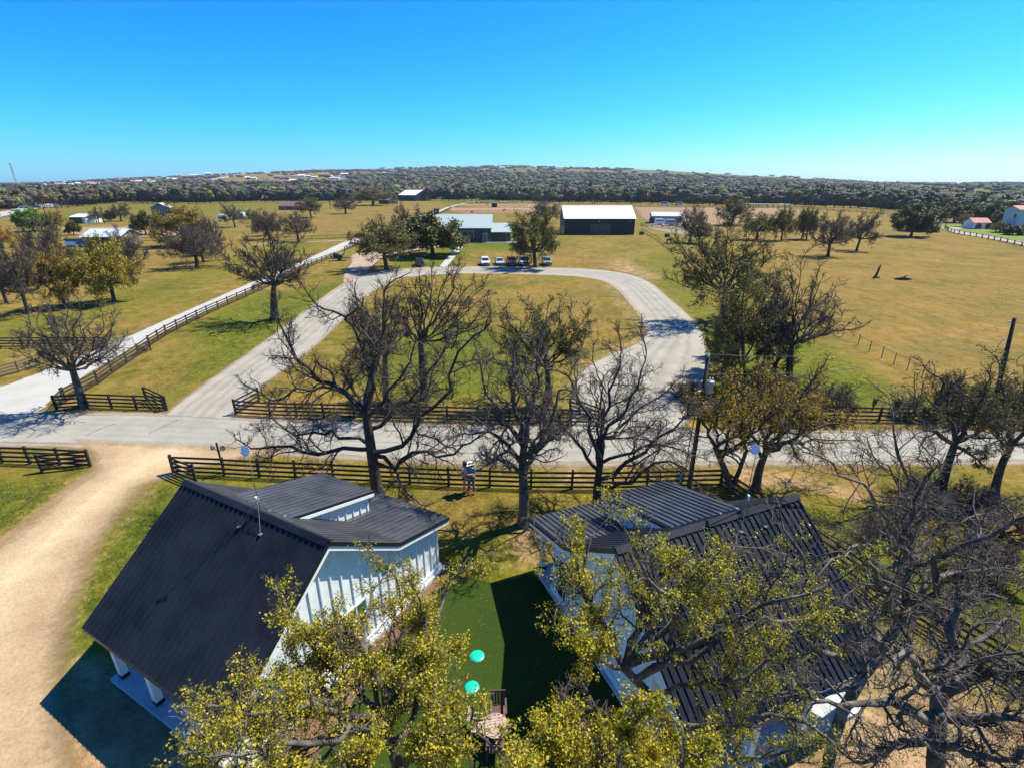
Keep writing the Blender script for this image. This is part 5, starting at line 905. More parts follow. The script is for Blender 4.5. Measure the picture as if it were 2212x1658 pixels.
for (xa, xb, yb, lb) in ((1416, 1436, 487, 'white livestock trailer in front of the grey stable'), (1438, 1462, 489, 'grey livestock trailer right of the white one by the stable')):
    a = G(xa, yb); b_ = G(xb, yb); L_ = b_[0] - a[0]; o = thing('livestock_trailer', lb, 'trailer', ((a[0] + b_[0]) / 2, a[1] + 1.2, 0), 0, 'livestock trailers'); MB().prism([(-L_ / 2, .6), (L_ / 2, .6), (L_ / 2 - .1, 2.5), (L_ / 2 - .8, 2.8), (-L_ / 2, 2.8)], -1.1, 1.1, lambda p, q, t: (p, t, q)).build('body', WHITEP if xa < 1430 else GREYP, o)
    MB().box(-L_ / 2 + .3, L_ / 2 - .6, -1.13, -1.1, 1.9, 2.3).build('slot', TRIMB, o)
    for x in (-.6, .4): MB().lathe([(.05, -.1), (.38, -.1), (.38, .1), (.05, .1)], 12, Matrix.Translation((x, -1.0, .38)) @ Matrix.Rotation(PI / 2, 4, 'X')).build('wheel', TYRE, o)
a = G(1598, 447.5); b_ = G(1706, 449.5); o = thing('long_shelter', 'very long low white roofed shelter at the back of the brown field', 'shelter', a); d_ = Vector(b_ - a); n_ = 9
bar('roof', o, Vector((0, 0, 2.6)), d_ + Vector((0, 0, 2.6)), 5, .3, WHITER)
for k in range(n_ + 1): bar('post', o, d_ * (k / n_), d_ * (k / n_) + Vector((0, 0, 2.5)), .3, .3, TRIMB)
# villa on the right
v1 = farb('villa', 'pale shade-blue villa with red tiled roofs and a two storey block at the right edge', 'house', 2187, 2240, 503, 6, 8.6, 1.2, REDT, VILLA, 0, None, (('front', -6.5, -5.3, 5.6, 7.3, GLASS), ('front', -7.2, -6.2, 2.4, 3.6, GLASS), ('front', 1, 2.4, 5.4, 7, GLASS)))
p = G(2159, 496); q_ = G(2186, 499); lx = p[0] - v1.location.x; lx2 = q_[0] - v1.location.x - .6; MB().prism([(-3.4, 0), (3, 0), (3, 6.0), (-.2, 7.4), (-3.4, 6.0)], lx, lx2, lambda p, q, t: (t, p, q)).build('side_wing', VILLA, v1)
for sg in (-1, 1): MB().prism([(-.2, 7.45), (-.2 + sg * 3.8, 5.8), (-.2 + sg * 3.8, 5.95), (-.2, 7.6)], lx - .4, lx2, lambda p, q, t: (t, p, q)).build('side_wing_roof', REDT, v1)
gh = farb('garage', 'low white garage with red tiled roof and two dark arched doors beside the villa', 'garage', 2100, 2134, 495, 5, 2.9, 1.5, REDT, WHITEW, 0)
for x in (-1.0, 3.0):
    MB().prism([(x - 1.2, .05), (x + 1.2, .05), (x + 1.2, 1.7), (x + .8, 2.3), (x, 2.6), (x - .8, 2.3), (x - 1.2, 1.7)], -2.6, -2.48, lambda p, q, t: (p, t, q)).build('door', TRIMB, gh)
# hillside town and lone farm buildings, far off
tr_ = random.Random(11); town = [(600, 386.5), (612, 388), (535, 388), (548, 387.5), (593, 391), (640, 384), (652, 384), (666, 383), (680, 385), (700, 382), (712, 384), (724, 387), (745, 380), (756, 379), (738, 386), (668, 391), (690, 392), (632, 392), (620, 396), (648, 396), (816, 377), (830, 376), (848, 374), (1040, 369), (1052, 368.5), (870, 373),
    (120, 403), (132, 401), (146, 399), (170, 401), (196, 400), (236, 396), (260, 394), (278, 393), (300, 394), (322, 393), (345, 392), (368, 390), (380, 391.5), (104, 405), (210, 403), (290, 397), (335, 397), (352, 396), (406, 384), (420, 382), (450, 378.5), (466, 377.5), (500, 383), (515, 381), (1150, 363), (1085, 366), (1100, 364), (1210, 368), (90, 402), (155, 404), (398, 386), (575, 391)]
loc_names = {0: 'on the left skyline', 1: 'on the bare hillside left of centre', 2: 'on the central wooded hill'}
pt = T(*np.array(town).T)
for i, ((px, py), p) in enumerate(zip(town, pt)):
    r = math.hypot(p[0], p[1]); k = r / 1107; L_ = tr_.uniform(5, 13) * k * (1.4 if 590 < px < 770 else 1); W_ = L_ * tr_.uniform(.35, .55); hh = tr_.uniform(2.4, 4.2) * k; rs = hh * .35
    roof_, rn = tr_.choice([(WHITER, 'white'), (WHITER, 'white'), (GREYR, 'grey'), (REDT, 'reddish'), (BROWNR, 'brown')]); wall_, wn = tr_.choice([(WHITEW, 'white'), (TANW, 'tan'), (WHITEW, 'white'), (BLUEW, 'blue')])
    z = 0 if px < 390 else 1 if px < 800 else 2; lb = f'distant {wn} walled building with a {rn} roof {loc_names[z]}'
    gable('town_building', lb, 'building', (p[0], p[1], p[2] - .5), math.atan2(-p[0], p[1]) + tr_.uniform(-.4, .4), L_, W_, hh, rs, roof_, wall_, .5, f'{wn} and {rn} buildings {loc_names[z]}')
p = T([37], [402])[0]; o = thing('radio_mast', 'tall lattice radio mast on the left skyline', 'mast', p); k = math.hypot(p[0], p[1]) / 1107; H_ = 31 * k; mb = MB()
for a_ in range(3):
    x, y = 1.2 * k * math.cos(a_ * 2.09), 1.2 * k * math.sin(a_ * 2.09); bar('mast_leg', o, (x * .8, y * .8, -5), (x * .4, y * .4, H_), .4, .4, STEEL)
for j in range(14): z = H_ * j / 14; bar('brace', o, (-1.1 * k, 0, z), (1.1 * k, 0, z + H_ / 14), .5, .5, STEEL)
for z in (.72, .98): MB().box(-1.1 * k, 1.1 * k, -1 * k, 1 * k, H_ * z - .8 * k, H_ * z + .8 * k).build('antenna_cluster', STEEL, o)
hv = [(52, 456, WHITEP, 'truck'), (78, 452, DGREY, 'car'), (104, 450, WHITEP, 'car'), (118, 443, BLUEP, 'truck'), (137, 441, WHITEP, 'truck'), (209, 425.5, WHITEP, 'truck'), (160, 434, DGREY, 'car'), (30, 462, WHITEP, 'car')]
for (px, py, m, n_), where in zip(hv, ['left of the billboard', 'dark, on the near lanes', 'near the roadside trees', 'with a blue body', 'following the blue one', 'far up the curve', 'dark, midway up the curve', 'closest to the left edge']):
    p = T([px], [py])[0]; vehicle(f'tiny distant {n_} on the highway, {where}', (p[0], p[1], p[2] + .3), -.9, 'van' if n_ == 'truck' else 'suv', m, n_, 'traffic on the highway', 1.25)
p = T([89], [449])[0]; o = thing('billboard', 'dark roadside billboard standing beside the highway', 'billboard', p); k = math.hypot(p[0], p[1]) / 1107; MB().box(-4.5 * k, 4.5 * k, -.4, .4, 7 * k, 15 * k).build('panel', mat('sign_back', (.04, .035, .035), rough=.7), o); MB().tube([(0, 0, 0), (0, 0, 8 * k)], .5, 8).build('pole', STEEL, o)
for i, (px, yb, yt) in enumerate([(1, 468, 455), (100, 470, 448), (146, 450, 437), (157, 446, 426), (214, 482, 456), (226, 483, 457), (714, 453, 437), (2046, 470, 455)]):
    b0 = T([px], [yb])[0]; k = math.hypot(b0[0], b0[1]) / 1107; o = thing('utility_pole', ['thin pole at the far left edge', 'thin pole by the roadside trees at left', 'thin pole beside the billboard bend', 'thin pole on the highway curve', 'thin pole right of the white shed', 'second thin pole right of the white shed', 'thin pole at the wood edge near the dark barns', 'thin pole before the right hand oaks'][i], 'utility pole', b0, 0, 'distant utility poles')
    MB().tube([(0, 0, 0), (0, 0, (yb - yt) * k)], .22, 6).build('pole', POLEM, o); bar('crossarm', o, (-1.2, 0, (yb - yt) * k - 1), (1.2, 0, (yb - yt) * k - 1), .2, .2, POLEM)
# horses
def horse(label, px, py, rz, m, sc=1.0):
    g = T([px], [py])[0]; o = thing('horse', label, 'horse', (g[0], g[1], g[2]), rz, 'grazing horses'); o.scale = (sc,) * 3
    V = [(0, .55, 1.25), (0, 0, 1.2), (0, -.55, 1.3), (0, -.95, 1.45), (0, -1.25, 1.0), (0, -1.35, .62), (.18, -.5, .95), (.18, -.5, .5), (.18, -.47, .06), (-.18, -.5, .95), (-.18, -.62, .5), (-.18, -.6, .06), (.18, .6, .95), (.18, .72, .52), (.18, .62, .06), (-.18, .6, .95), (-.18, .75, .52), (-.18, .68, .06), (0, .82, 1.2), (0, .95, .7)]
    E_ = [(0, 1), (1, 2), (2, 3), (3, 4), (4, 5), (2, 6), (6, 7), (7, 8), (2, 9), (9, 10), (10, 11), (0, 12), (12, 13), (13, 14), (0, 15), (15, 16), (16, 17), (0, 18), (18, 19)]
    skin_body('body', V, E_, [.28, .29, .27, .15, .13, .08, .13, .07, .05, .13, .07, .05, .15, .08, .05, .15, .08, .05, .05, .03], m, o)
HB = mat('bay_horse', (.045, .022, .014), (.08, .04, .025), scale=2, rough=.7)
horse('dark horse standing in the middle of the arena', 1089, 458, 1.4, HB, 1.15); horse('horse at the back rail of the arena', 1019, 461.5, 1.2, HB); horse('horse near the left end of the upper pen', 1052, 444, 1.5, HB); horse('dark horse in the green paddock left of the big oak row', 1445, 527, .8, HB, 1.1)
for i, (px, py) in enumerate([(1030, 438), (1040, 438.5), (1386, 507), (1441, 512)]): g = G(px, py); bm_ = MB(); bm_.lathe([(.02, 0), (.9, 0), (.9, 1.1), (.02, 1.2)], 14); tag(bm_.build('hay_bale', mat('dark_hay', (.05, .04, .025), (.10, .08, .05), scale=3), None, (g[0], g[1], 0)), ['dark round bale left in the upper paddock', 'second dark round bale in the upper paddock', 'dark round feeder at the corner of the black barn', 'dark round feeder by the green paddock'][i], 'bale')
g = G(1068, 448); o = thing('pen_shelter', 'small dark loafing shelter between the horse pens', 'shelter', (g[0], g[1], 0)); MB().box(-2.4, 2.4, -2, 2, 3.2, 3.5).build('roof', GREYR, o); MB().box(-2.2, 2.2, 1.6, 1.8, 0, 3.2).box(-2.2, -2.0, -1.8, 1.6, 0, 3.2).box(2.0, 2.2, -1.8, 1.6, 0, 3.2).build('wall', REDB, o)

# ------------------------------------------------------------------ near trees, limbs laid out as they stand
def fan(fx, fy, cx, cy, rx, ry, n, seed, a0=-25, a1=205, dep=3.0, w=.8):
    r_ = random.Random(seed); out = []
    for i in range(n):
        a = math.radians(a0 + (a1 - a0) * (i + r_.uniform(-.3, .3)) / (n - 1)); k = r_.uniform(.62, .86); ex, ey = cx + rx * k * math.cos(a), cy - ry * k * math.sin(a); d = r_.uniform(-dep, dep) * (1.15 - abs(math.cos(a)) * .5)
        mx, my = fx + (ex - fx) * .45, fy + (ey - fy) * .45 - abs(math.cos(a)) * ry * -.04
        out.append([r_.uniform(.6, 1.0) * w, (fx + (ex - fx) * .08, fy + (ey - fy) * .1, d * .05), (mx + r_.uniform(-.04, .04) * rx, my + r_.uniform(-.04, .04) * ry, d * .55), (ex, ey, d)])
    return out
def hero(label, base, trunk, limbs, r0, seed, bark=BARK, twig=TWIG, leafm=None, nleaf=0, lsize=.06, lspread=.12, n2=8, n3=8, n4=7, extra=0, extra_spread=3, wob=.2, tw=.011, n5=0, l2=.52, ratio=.5, basez=None, cat='tree', lpct=1.0, lgroup=None, nper=4, clump=0, far=False):
    """base: pixel on the ground or world xy; trunk / limbs: lists of (x, y, depth offset) sight points"""
    rng = np.random.default_rng(seed); B = G(*base) if basez is None else np.array([base[0], base[1], 0.0])
    W = lambda q: onY(q[0], q[1], B[1] + q[2]) - B
    tp = [np.zeros(3)] + [W(q) for q in trunk]; rt = np.linspace(r0, r0 * .62, len(tp))
    L = []; R = []
    for l in limbs:
        wdt = l[0] if not isinstance(l[0], tuple) else 1.0; pts = [W(q) for q in l if isinstance(q, tuple)]
        # root the limb on the nearest trunk point
        tt = smoothline(tp, 30); k = np.argmin(np.linalg.norm(tt - pts[0], axis=1)); pts = [tt[k]] + pts if np.linalg.norm(tt[k] - pts[0]) > .05 else pts
        L.append(pts); R.append((r0 * ratio * wdt, r0 * .12 * wdt + .01))
    if extra:
        top = tp[-1]; hgt = max(max(q[2] for q in l) for l in L)
        a, b_ = auto_limbs(rng, tp[-2], top, extra_spread, extra, r0 * .7, hgt); L += a[:-1]; R += b_[:-1]
    big, sm, tips = branch_out(rng, L, R, n2, n3, n4, trunk=(tp, rt), tw=tw, wob=wob, n5=n5, l2=l2, far=far)
    leaves = None
    if leafm:
        C = tips.reshape(-1, 3)[rng.random(tips.shape[0] * tips.shape[1]) < lpct]
        if clump: C = C[np.sin(C[:, 0] * 2.9 + 1) + np.sin(C[:, 1] * 3.3 + 2) + np.sin(C[:, 2] * 3.1) + np.sin((C[:, 0] + C[:, 2]) * 6.1) * .7 > clump]
        C = C[rng.permutation(len(C))[:nleaf]]; leaves = leaf_tris(rng, C, nper, lspread * .5, lsize)
    return tree_obj(big, sm, leaves, B, label, cat, bark, twig, leafm, lgroup)
import time; t0 = time.time()
OG = 'bare oaks along the near road fence'
hero('huge bare black oak with crooked low limbs, standing just behind the left cottage', (818, 1080), [(806, 1000, 0), (796, 930, 0), (790, 885, 0)],
     [[1.1, (800, 975, -.2), (740, 970, -.6), (690, 985, -1), (620, 960, -1.2), (560, 968, -1.5)], [.9, (796, 960, .2), (720, 930, .8), (650, 940, 1.5), (590, 905, 1.8)], [1.2, (790, 890, 0), (745, 845, .3), (690, 822, .5), (640, 770, .8), (612, 715, 1)],
      [.9, (745, 845, .3), (690, 835, -.4), (640, 840, -.8), (590, 865, -1)], [1.2, (792, 880, 0), (800, 820, .5), (790, 760, 1), (760, 700, 1.5), (720, 672, 1.8)], [1.1, (795, 860, .2), (806, 790, -.6), (800, 730, -1), (745, 690, -1.4)],
      [1, (796, 840, .2), (822, 770, 1), (822, 700, 1.4), (830, 650, 1.6)], [1.1, (806, 930, 0), (850, 880, .6), (900, 850, 1), (930, 800, 1.4), (958, 760, 1.6)], [1.2, (812, 975, .1), (860, 970, -.5), (905, 935, -.7), (930, 880, -.8), (975, 800, -1), (990, 760, -1)],
      [1.1, (825, 985, 0), (855, 1010, -.7), (905, 970, -1.2), (960, 985, -1.5), (1000, 960, -1.6)], [.8, (855, 1010, -.7), (868, 1050, -.9), (900, 1080, -.9)], [.9, (800, 900, .2), (770, 850, 1.8), (740, 800, 2.4)], [.9, (800, 900, -.2), (840, 840, -1.8), (880, 790, -2.3)]],
     .36, 1, ratio=.35, wob=.31, n2=11, n3=9, n4=7, l2=.44, lgroup=OG, tw=.0095, n5=2)
hero('bare oak with a straight trunk right of the couple, its shadow spreading over the lawn', (1132, 1132), [(1132, 1060, 0), (1128, 1000, 0), (1132, 965, 0)],
     [[1, (1128, 1000, 0), (1098, 960, -.4), (1060, 930, -.8), (1015, 938, -1)], [1, (1128, 960, .2), (1085, 900, .6), (1050, 850, 1), (1040, 800, 1.2)], [1.1, (1130, 960, 0), (1120, 890, -.4), (1100, 830, -.8), (1110, 780, -1)], [1.1, (1135, 960, .2), (1150, 890, .6), (1165, 830, .9), (1160, 775, 1.2)],
      [1, (1138, 990, 0), (1165, 950, -.6), (1195, 905, -1), (1205, 850, -1.2)], [1, (1136, 1000, .2), (1170, 960, .8), (1215, 930, 1.2)], [.8, (1130, 1020, 0), (1090, 995, -.9), (1050, 985, -1.4)], [.9, (1130, 940, 0), (1140, 880, 1.6), (1130, 820, 2)], [.8, (1130, 985, 0), (1150, 960, -1.6), (1170, 930, -2)]],
     .30, 2, twig=TWIG_PALE, bark=BARK_PALE, wob=.32, n2=8, n3=8, n4=7, lgroup=OG, n5=2)
hero('bare wide oak forking low behind the right cottage, one limb arching far right', (1290, 1090), [(1290, 1045, 0), (1297, 1000, 0)],
     [[1.1, (1290, 1035, 0), (1350, 1005, -.3), (1395, 960, -.5), (1440, 935, -.6), (1475, 905, -.8)], [1, (1288, 1050, 0), (1360, 1050, -.6), (1400, 1010, -.8), (1440, 992, -1), (1478, 1010, -1.1)], [1.1, (1292, 1010, 0), (1293, 950, .3), (1310, 900, .5), (1330, 840, .7), (1340, 790, .9)],
      [1, (1293, 985, 0), (1275, 930, -.4), (1258, 870, -.6), (1225, 820, -.8), (1205, 800, -1)], [.9, (1288, 1015, 0), (1255, 960, .5), (1220, 930, .8), (1205, 890, 1)], [1, (1298, 960, 0), (1340, 915, .8), (1385, 880, 1.2), (1420, 860, 1.4)], [.9, (1300, 940, 0), (1350, 880, -.8), (1380, 830, -1.2), (1385, 800, -1.3)],
      [.8, (1295, 930, .2), (1300, 860, 1.8), (1290, 810, 2)], [.8, (1380, 970, -.4), (1430, 960, -1.4), (1470, 970, -1.8)]],
     .27, 3, twig=TWIG_PALE, bark=BARK, wob=.31, n2=8, n3=8, n4=7, lgroup=OG, n5=2)
hero('tall bare oak on the round lawn behind the huge black oak', (917, 862), [(912, 790, 0), (908, 740, 0)], fan(909, 745, 948, 688, 112, 100, 14, 3, -12, 195, 3.2), .36, 4, wob=.19, twig=TWIG, lgroup='bare oaks on the round lawn', tw=.019, n2=7, n3=7, n4=7, n5=1, l2=.42, ratio=.42, far=True)
hero('leaning bare oak partly hidden behind the crown of the huge black oak', (835, 885), [(833, 820, 0), (832, 770, 0)], fan(832, 775, 822, 712, 62, 72, 10, 8, -5, 190, 2.6), .30, 5, wob=.17, n2=7, n3=7, n4=6, n5=1, lgroup='bare oaks on the round lawn', tw=.014, l2=.42, ratio=.42, far=True)
hero('round crowned oak with olive buds on the lawn, right of centre', (1184, 872), [(1184, 820, 0), (1181, 790, 0)], fan(1181, 795, 1176, 738, 112, 86, 14, 9, -18, 200, 3.0), .30, 6, leafm=LEAF_O, nleaf=3200, lsize=.06, lspread=.22, wob=.19, lgroup='bare oaks on the round lawn', tw=.018, n2=7, n3=7, n4=6, n5=1, l2=.42, ratio=.42, far=True)
hero('bare spreading oak beside the near end of the gravel drive, at the fence corner', (182, 878), [(168, 835, 0), (157, 800, 0)], fan(157, 805, 148, 748, 122, 82, 15, 12, -15, 198, 2.8), .36, 7, bark=BARK_PALE, twig=TWIG_PALE, wob=.19, tw=.016, n2=7, n3=7, n4=7, n5=1, l2=.42, ratio=.42, far=True)
hero('bare oak standing on the green verge between the gravel drive and the loop road', (592, 691), [(590, 640, 0), (592, 614, 0)], fan(591, 618, 578, 578, 98, 66, 14, 14, -14, 198, 4.5), .48, 8, wob=.18, tw=.030, n2=7, n3=7, n4=7, n5=1, l2=.42, ratio=.42, far=True)
hero('great fan crowned oak right of the loop road, bare upright limbs', (1566, 690), [(1565, 650, 0), (1566, 625, 0)], fan(1566, 632, 1565, 585, 114, 90, 17, 5, -22, 202, 5.0),
     .55, 9, leafm=LEAF_O, nleaf=2600, lsize=.10, lspread=.3, wob=.15, tw=.028, n2=7, n3=8, n4=6, n5=1, l2=.40, ratio=.42, far=True)
hero('olive tinged slender tree cluster below the fan crowned oak', (1608, 832), [(1606, 770, 0), (1604, 730, 0)],
     [[1, (1606, 800, 0), (1585, 740, -.4), (1570, 690, -.6), (1560, 650, -.8)], [1, (1604, 740, 0), (1600, 690, .4), (1605, 640, .6), (1610, 615, .8)], [1, (1605, 780, 0), (1630, 730, -.4), (1645, 680, -.8), (1650, 650, -.9)], [.9, (1606, 810, 0), (1570, 780, .5), (1540, 760, .8)], [.9, (1606, 790, 0), (1640, 770, .6), (1665, 740, .9)], [.8, (1604, 740, 0), (1590, 700, 1.5), (1585, 660, 2)], [.8, (1606, 810, 0), (1585, 790, -1), (1560, 800, -1.4)]],
     .20, 10, leafm=LEAF_O, nleaf=2600, lsize=.08, lspread=.3, wob=.2, tw=.014)
hero('dark bare oak at the edge of the dry field, its crown leaning right', (1704, 818), [(1706, 770, 0), (1711, 745, 0)], fan(1711, 750, 1728, 690, 98, 88, 14, 17, -8, 200, 3.0) + [[1, (1712, 745, 0), (1755, 728, -.6), (1800, 715, -1), (1832, 712, -1.2)]], .33, 11, wob=.19, tw=.019, n2=7, n3=7, n4=6, n5=1, l2=.42, ratio=.42, far=True)
RG = 'leaning oaks at the corner of the near fence'
hero('rusty leaved oak with two trunks in a V at the corner of the near fence', (1583, 1062), [(1562, 1005, 0), (1545, 965, 0)],
     [[1.3, (1583, 1060, 0), (1602, 1000, .1), (1612, 960, .1), (1625, 925, .2), (1640, 880, .4)], [1, (1548, 968, 0), (1530, 930, -.3), (1515, 900, -.5), (1505, 875, -.6)], [1, (1560, 990, 0), (1575, 930, .6), (1580, 880, .9), (1575, 840, 1)], [.9, (1612, 955, .1), (1650, 915, -.6), (1690, 880, -1)], [.9, (1612, 950, 0), (1600, 900, -.6), (1590, 860, -1)], [.8, (1625, 925, .2), (1660, 890, .9), (1700, 870, 1.2)], [.8, (1548, 965, 0), (1545, 910, -1), (1555, 870, -1.4)]],
     .24, 12, leafm=LEAF_R, nleaf=1700, lsize=.05, lspread=.16, bark=BARK, twig=TWIG, wob=.22, lgroup=RG)
hero('rusty leaved oak with one thick trunk leaning right, beside the V trunked oak', (1632, 1058), [(1640, 1010, 0), (1655, 975, 0)],
     [[1.1, (1655, 975, 0), (1700, 955, -.3), (1750, 925, -.5), (1800, 915, -.7)], [1, (1650, 980, 0), (1660, 925, .4), (1670, 880, .7), (1665, 835, .9)], [1, (1655, 970, 0), (1700, 915, .6), (1735, 870, .9), (1750, 835, 1)], [1, (1655, 972, 0), (1690, 935, -.8), (1720, 890, -1.3), (1730, 860, -1.5)], [.9, (1645, 990, 0), (1625, 940, -.6), (1600, 905, -1)], [.9, (1700, 955, -.3), (1750, 955, .6), (1800, 950, 1)], [.8, (1655, 970, 0), (1640, 910, 1.6), (1630, 870, 2)]],
     .27, 13, leafm=LEAF_R, nleaf=2100, lsize=.05, lspread=.16, bark=BARK, twig=TWIG, wob=.22, lgroup=RG)
hero('dark leaning oak trunk in front of the road at right, bare crown over the asphalt', (2030, 1066), [(2045, 1010, 0), (2065, 950, 0)],
     [[1, (2062, 955, 0), (2020, 935, -.4), (1985, 905, -.7), (1975, 880, -.8)], [1.1, (2064, 950, 0), (2050, 890, .4), (2035, 850, .7), (2030, 815, .8)], [1, (2066, 950, 0), (2100, 905, -.4), (2120, 870, -.7), (2130, 840, -.8)], [1, (2066, 955, 0), (2110, 935, .4), (2150, 910, .7)], [.9, (2060, 960, 0), (2090, 975, -.8), (2120, 1000, -1)], [.8, (2063, 950, 0), (2075, 900, 1.4), (2080, 850, 2)]],
     .27, 14, wob=.24, twig=TWIG, leafm=LEAF_O, nleaf=900, lsize=.05, lspread=.2, lgroup='dark oaks right of the track')
hero('second dark leaning oak at the right edge, crown reaching the right utility pole', (2146, 1072), [(2160, 1010, 0), (2185, 960, 0)],
     [[1, (2183, 965, 0), (2150, 930, -.5), (2125, 900, -.8)], [1.1, (2185, 960, 0), (2180, 900, .5), (2165, 850, .8), (2160, 810, 1)], [1, (2187, 960, 0), (2230, 910, -.5), (2270, 870, -.8)], [1, (2188, 962, 0), (2240, 945, .6), (2290, 930, 1)], [.9, (2185, 962, 0), (2200, 890, 1.2), (2210, 830, 1.6)], [.8, (2180, 970, 0), (2160, 950, -1.4), (2140, 960, -1.8)]],
     .24, 15, wob=.24, twig=TWIG, leafm=LEAF_O, nleaf=900, lsize=.05, lspread=.2, lgroup='dark oaks right of the track')
hero('bare multi limbed oak rising beyond the near fence, low in the right of the picture', (1925, 1300), [(1945, 1240, 0), (1962, 1190, 0)],
     [[1, (1955, 1200, 0), (1930, 1130, -.3), (1895, 1080, -.5), (1850, 1030, -.7), (1800, 1000, -.8)], [1.1, (1962, 1190, 0), (1960, 1110, .3), (1950, 1050, .5), (1935, 970, .7), (1930, 930, .8)], [1, (1962, 1180, 0), (1990, 1120, -.3), (2010, 1060, -.5), (2030, 1000, -.6)], [1, (1965, 1195, 0), (2020, 1150, .4), (2060, 1130, .6), (2110, 1110, .8)], [.9, (1950, 1210, 0), (1900, 1180, .6), (1860, 1150, .9), (1820, 1140, 1)], [.8, (1962, 1180, 0), (1975, 1110, 1.2), (1980, 1050, 1.6)], [.9, (1950, 1215, 0), (1910, 1220, -.7), (1870, 1200, -1)]],
     .20, 16, wob=.26, twig=TWIG_PALE, bark=BARK_PALE, tw=.009)
hero('large bare grey twigged oak at the lower right, limbs over the cottage roof', (7.6, 7.6), [(1800, 1560, .2), (1870, 1450, .6), (1945, 1345, 1.0)],
     [[1, (1945, 1345, 1), (1960, 1250, 1.2), (1965, 1160, 1.3), (1975, 1080, 1.3)], [1.1, (1950, 1340, 1), (2000, 1260, .8), (2060, 1180, .6), (2130, 1150, .4), (2200, 1120, .2)], [1, (1900, 1410, .8), (1850, 1340, .4), (1800, 1280, .2), (1740, 1230, 0)], [1, (1880, 1440, .7), (1800, 1420, .2), (1720, 1380, -.2), (1650, 1330, -.4)], [1, (1960, 1330, 1), (2040, 1310, .4), (2120, 1290, 0), (2190, 1300, -.4)], [.9, (1900, 1400, .8), (1880, 1310, 1.6), (1870, 1230, 2)],
      [.9, (1850, 1490, .4), (1760, 1500, 0), (1690, 1480, -.3), (1620, 1490, -.5)], [.9, (1940, 1350, 1), (1900, 1260, .2), (1850, 1180, -.2)], [.9, (2000, 1260, .8), (2060, 1240, 1.6), (2120, 1230, 2)]],
     .16, 17, basez=0, wob=.3, twig=TWIG_PALE, bark=BARK_PALE, n2=8, n3=7, n4=6, tw=.0050, l2=.42)
hero('low bare oak in the bottom right corner with grey crooked limbs', (8.6, 4.2), [(2020, 1640, 0), (2018, 1560, .2), (2030, 1490, .3)],
     [[1, (2030, 1490, .3), (2045, 1420, .5), (2055, 1360, .6), (2070, 1310, .7)], [1, (2028, 1500, .2), (2090, 1470, 0), (2150, 1460, -.2), (2220, 1450, -.4)], [1, (2020, 1550, .2), (1950, 1520, 0), (1890, 1500, -.2), (1830, 1520, -.3)], [1, (2022, 1540, .2), (2090, 1560, 0), (2150, 1540, -.2), (2230, 1560, -.3)], [.9, (2030, 1500, .2), (1990, 1440, -.3), (1950, 1400, -.5)], [.9, (2020, 1600, 0), (2100, 1630, -.3), (2180, 1640, -.5)], [.9, (2018, 1590, 0), (1950, 1600, .4), (1880, 1640, .5)], [.8, (2035, 1480, .3), (2100, 1400, 1), (2160, 1350, 1.4)]],
     .15, 18, basez=0, wob=.3, twig=TWIG_PALE, bark=BARK_PALE, n2=7, n3=7, n4=6, tw=.0050, l2=.44)
hero('nearest oak covered with yellow catkins, in front of the left cottage', (-1.5, 4.9), [(870, 1690, 0), (850, 1610, .2), (830, 1555, .4)],
     [[1.1, (830, 1560, .4), (750, 1545, .2), (670, 1520, 0), (600, 1525, -.2), (545, 1545, -.4)], [1, (835, 1550, .4), (780, 1490, .8), (720, 1440, 1), (690, 1410, 1.2)], [1.1, (840, 1540, .4), (815, 1460, .6), (785, 1400, .8), (765, 1370, 1)], [1, (860, 1600, .3), (900, 1520, .8), (925, 1440, 1), (925, 1380, 1.2), (920, 1330, 1.4)], [1, (845, 1570, .3), (880, 1500, 1.4), (868, 1430, 1.8), (860, 1390, 2)], [1, (820, 1570, .3), (720, 1595, -.4), (640, 1605, -.7), (560, 1620, -.9)], [1, (865, 1650, 0), (910, 1610, -.3), (950, 1590, -.5)],
      [.9, (750, 1545, .2), (700, 1490, .8), (650, 1465, 1), (600, 1465, 1.1)], [.9, (870, 1670, 0), (790, 1680, -.6), (690, 1700, -1)], [.9, (925, 1440, 1), (935, 1500, .2), (945, 1540, 0)], [.8, (670, 1520, 0), (600, 1500, .5), (540, 1510, .8)], [.8, (640, 1605, -.7), (560, 1585, -.2), (500, 1600, 0)], [.8, (925, 1400, 1), (950, 1340, 1.8), (965, 1275, 2.2)], [.8, (862, 1430, 1.8), (868, 1340, 2.4), (862, 1270, 2.6)], [.7, (785, 1400, .8), (790, 1340, 1.6), (800, 1300, 2)], [.7, (690, 1410, 1.2), (670, 1380, 1.4), (645, 1350, 1.6)]],
     .12, 19, basez=0, leafm=LEAF_Y, nleaf=5200, lsize=.020, lspread=.070, nper=12, clump=-1.1, wob=.28, twig=TWIG_PALE, bark=BARK_PALE, n2=8, n3=8, n4=7, tw=.005, l2=.36)
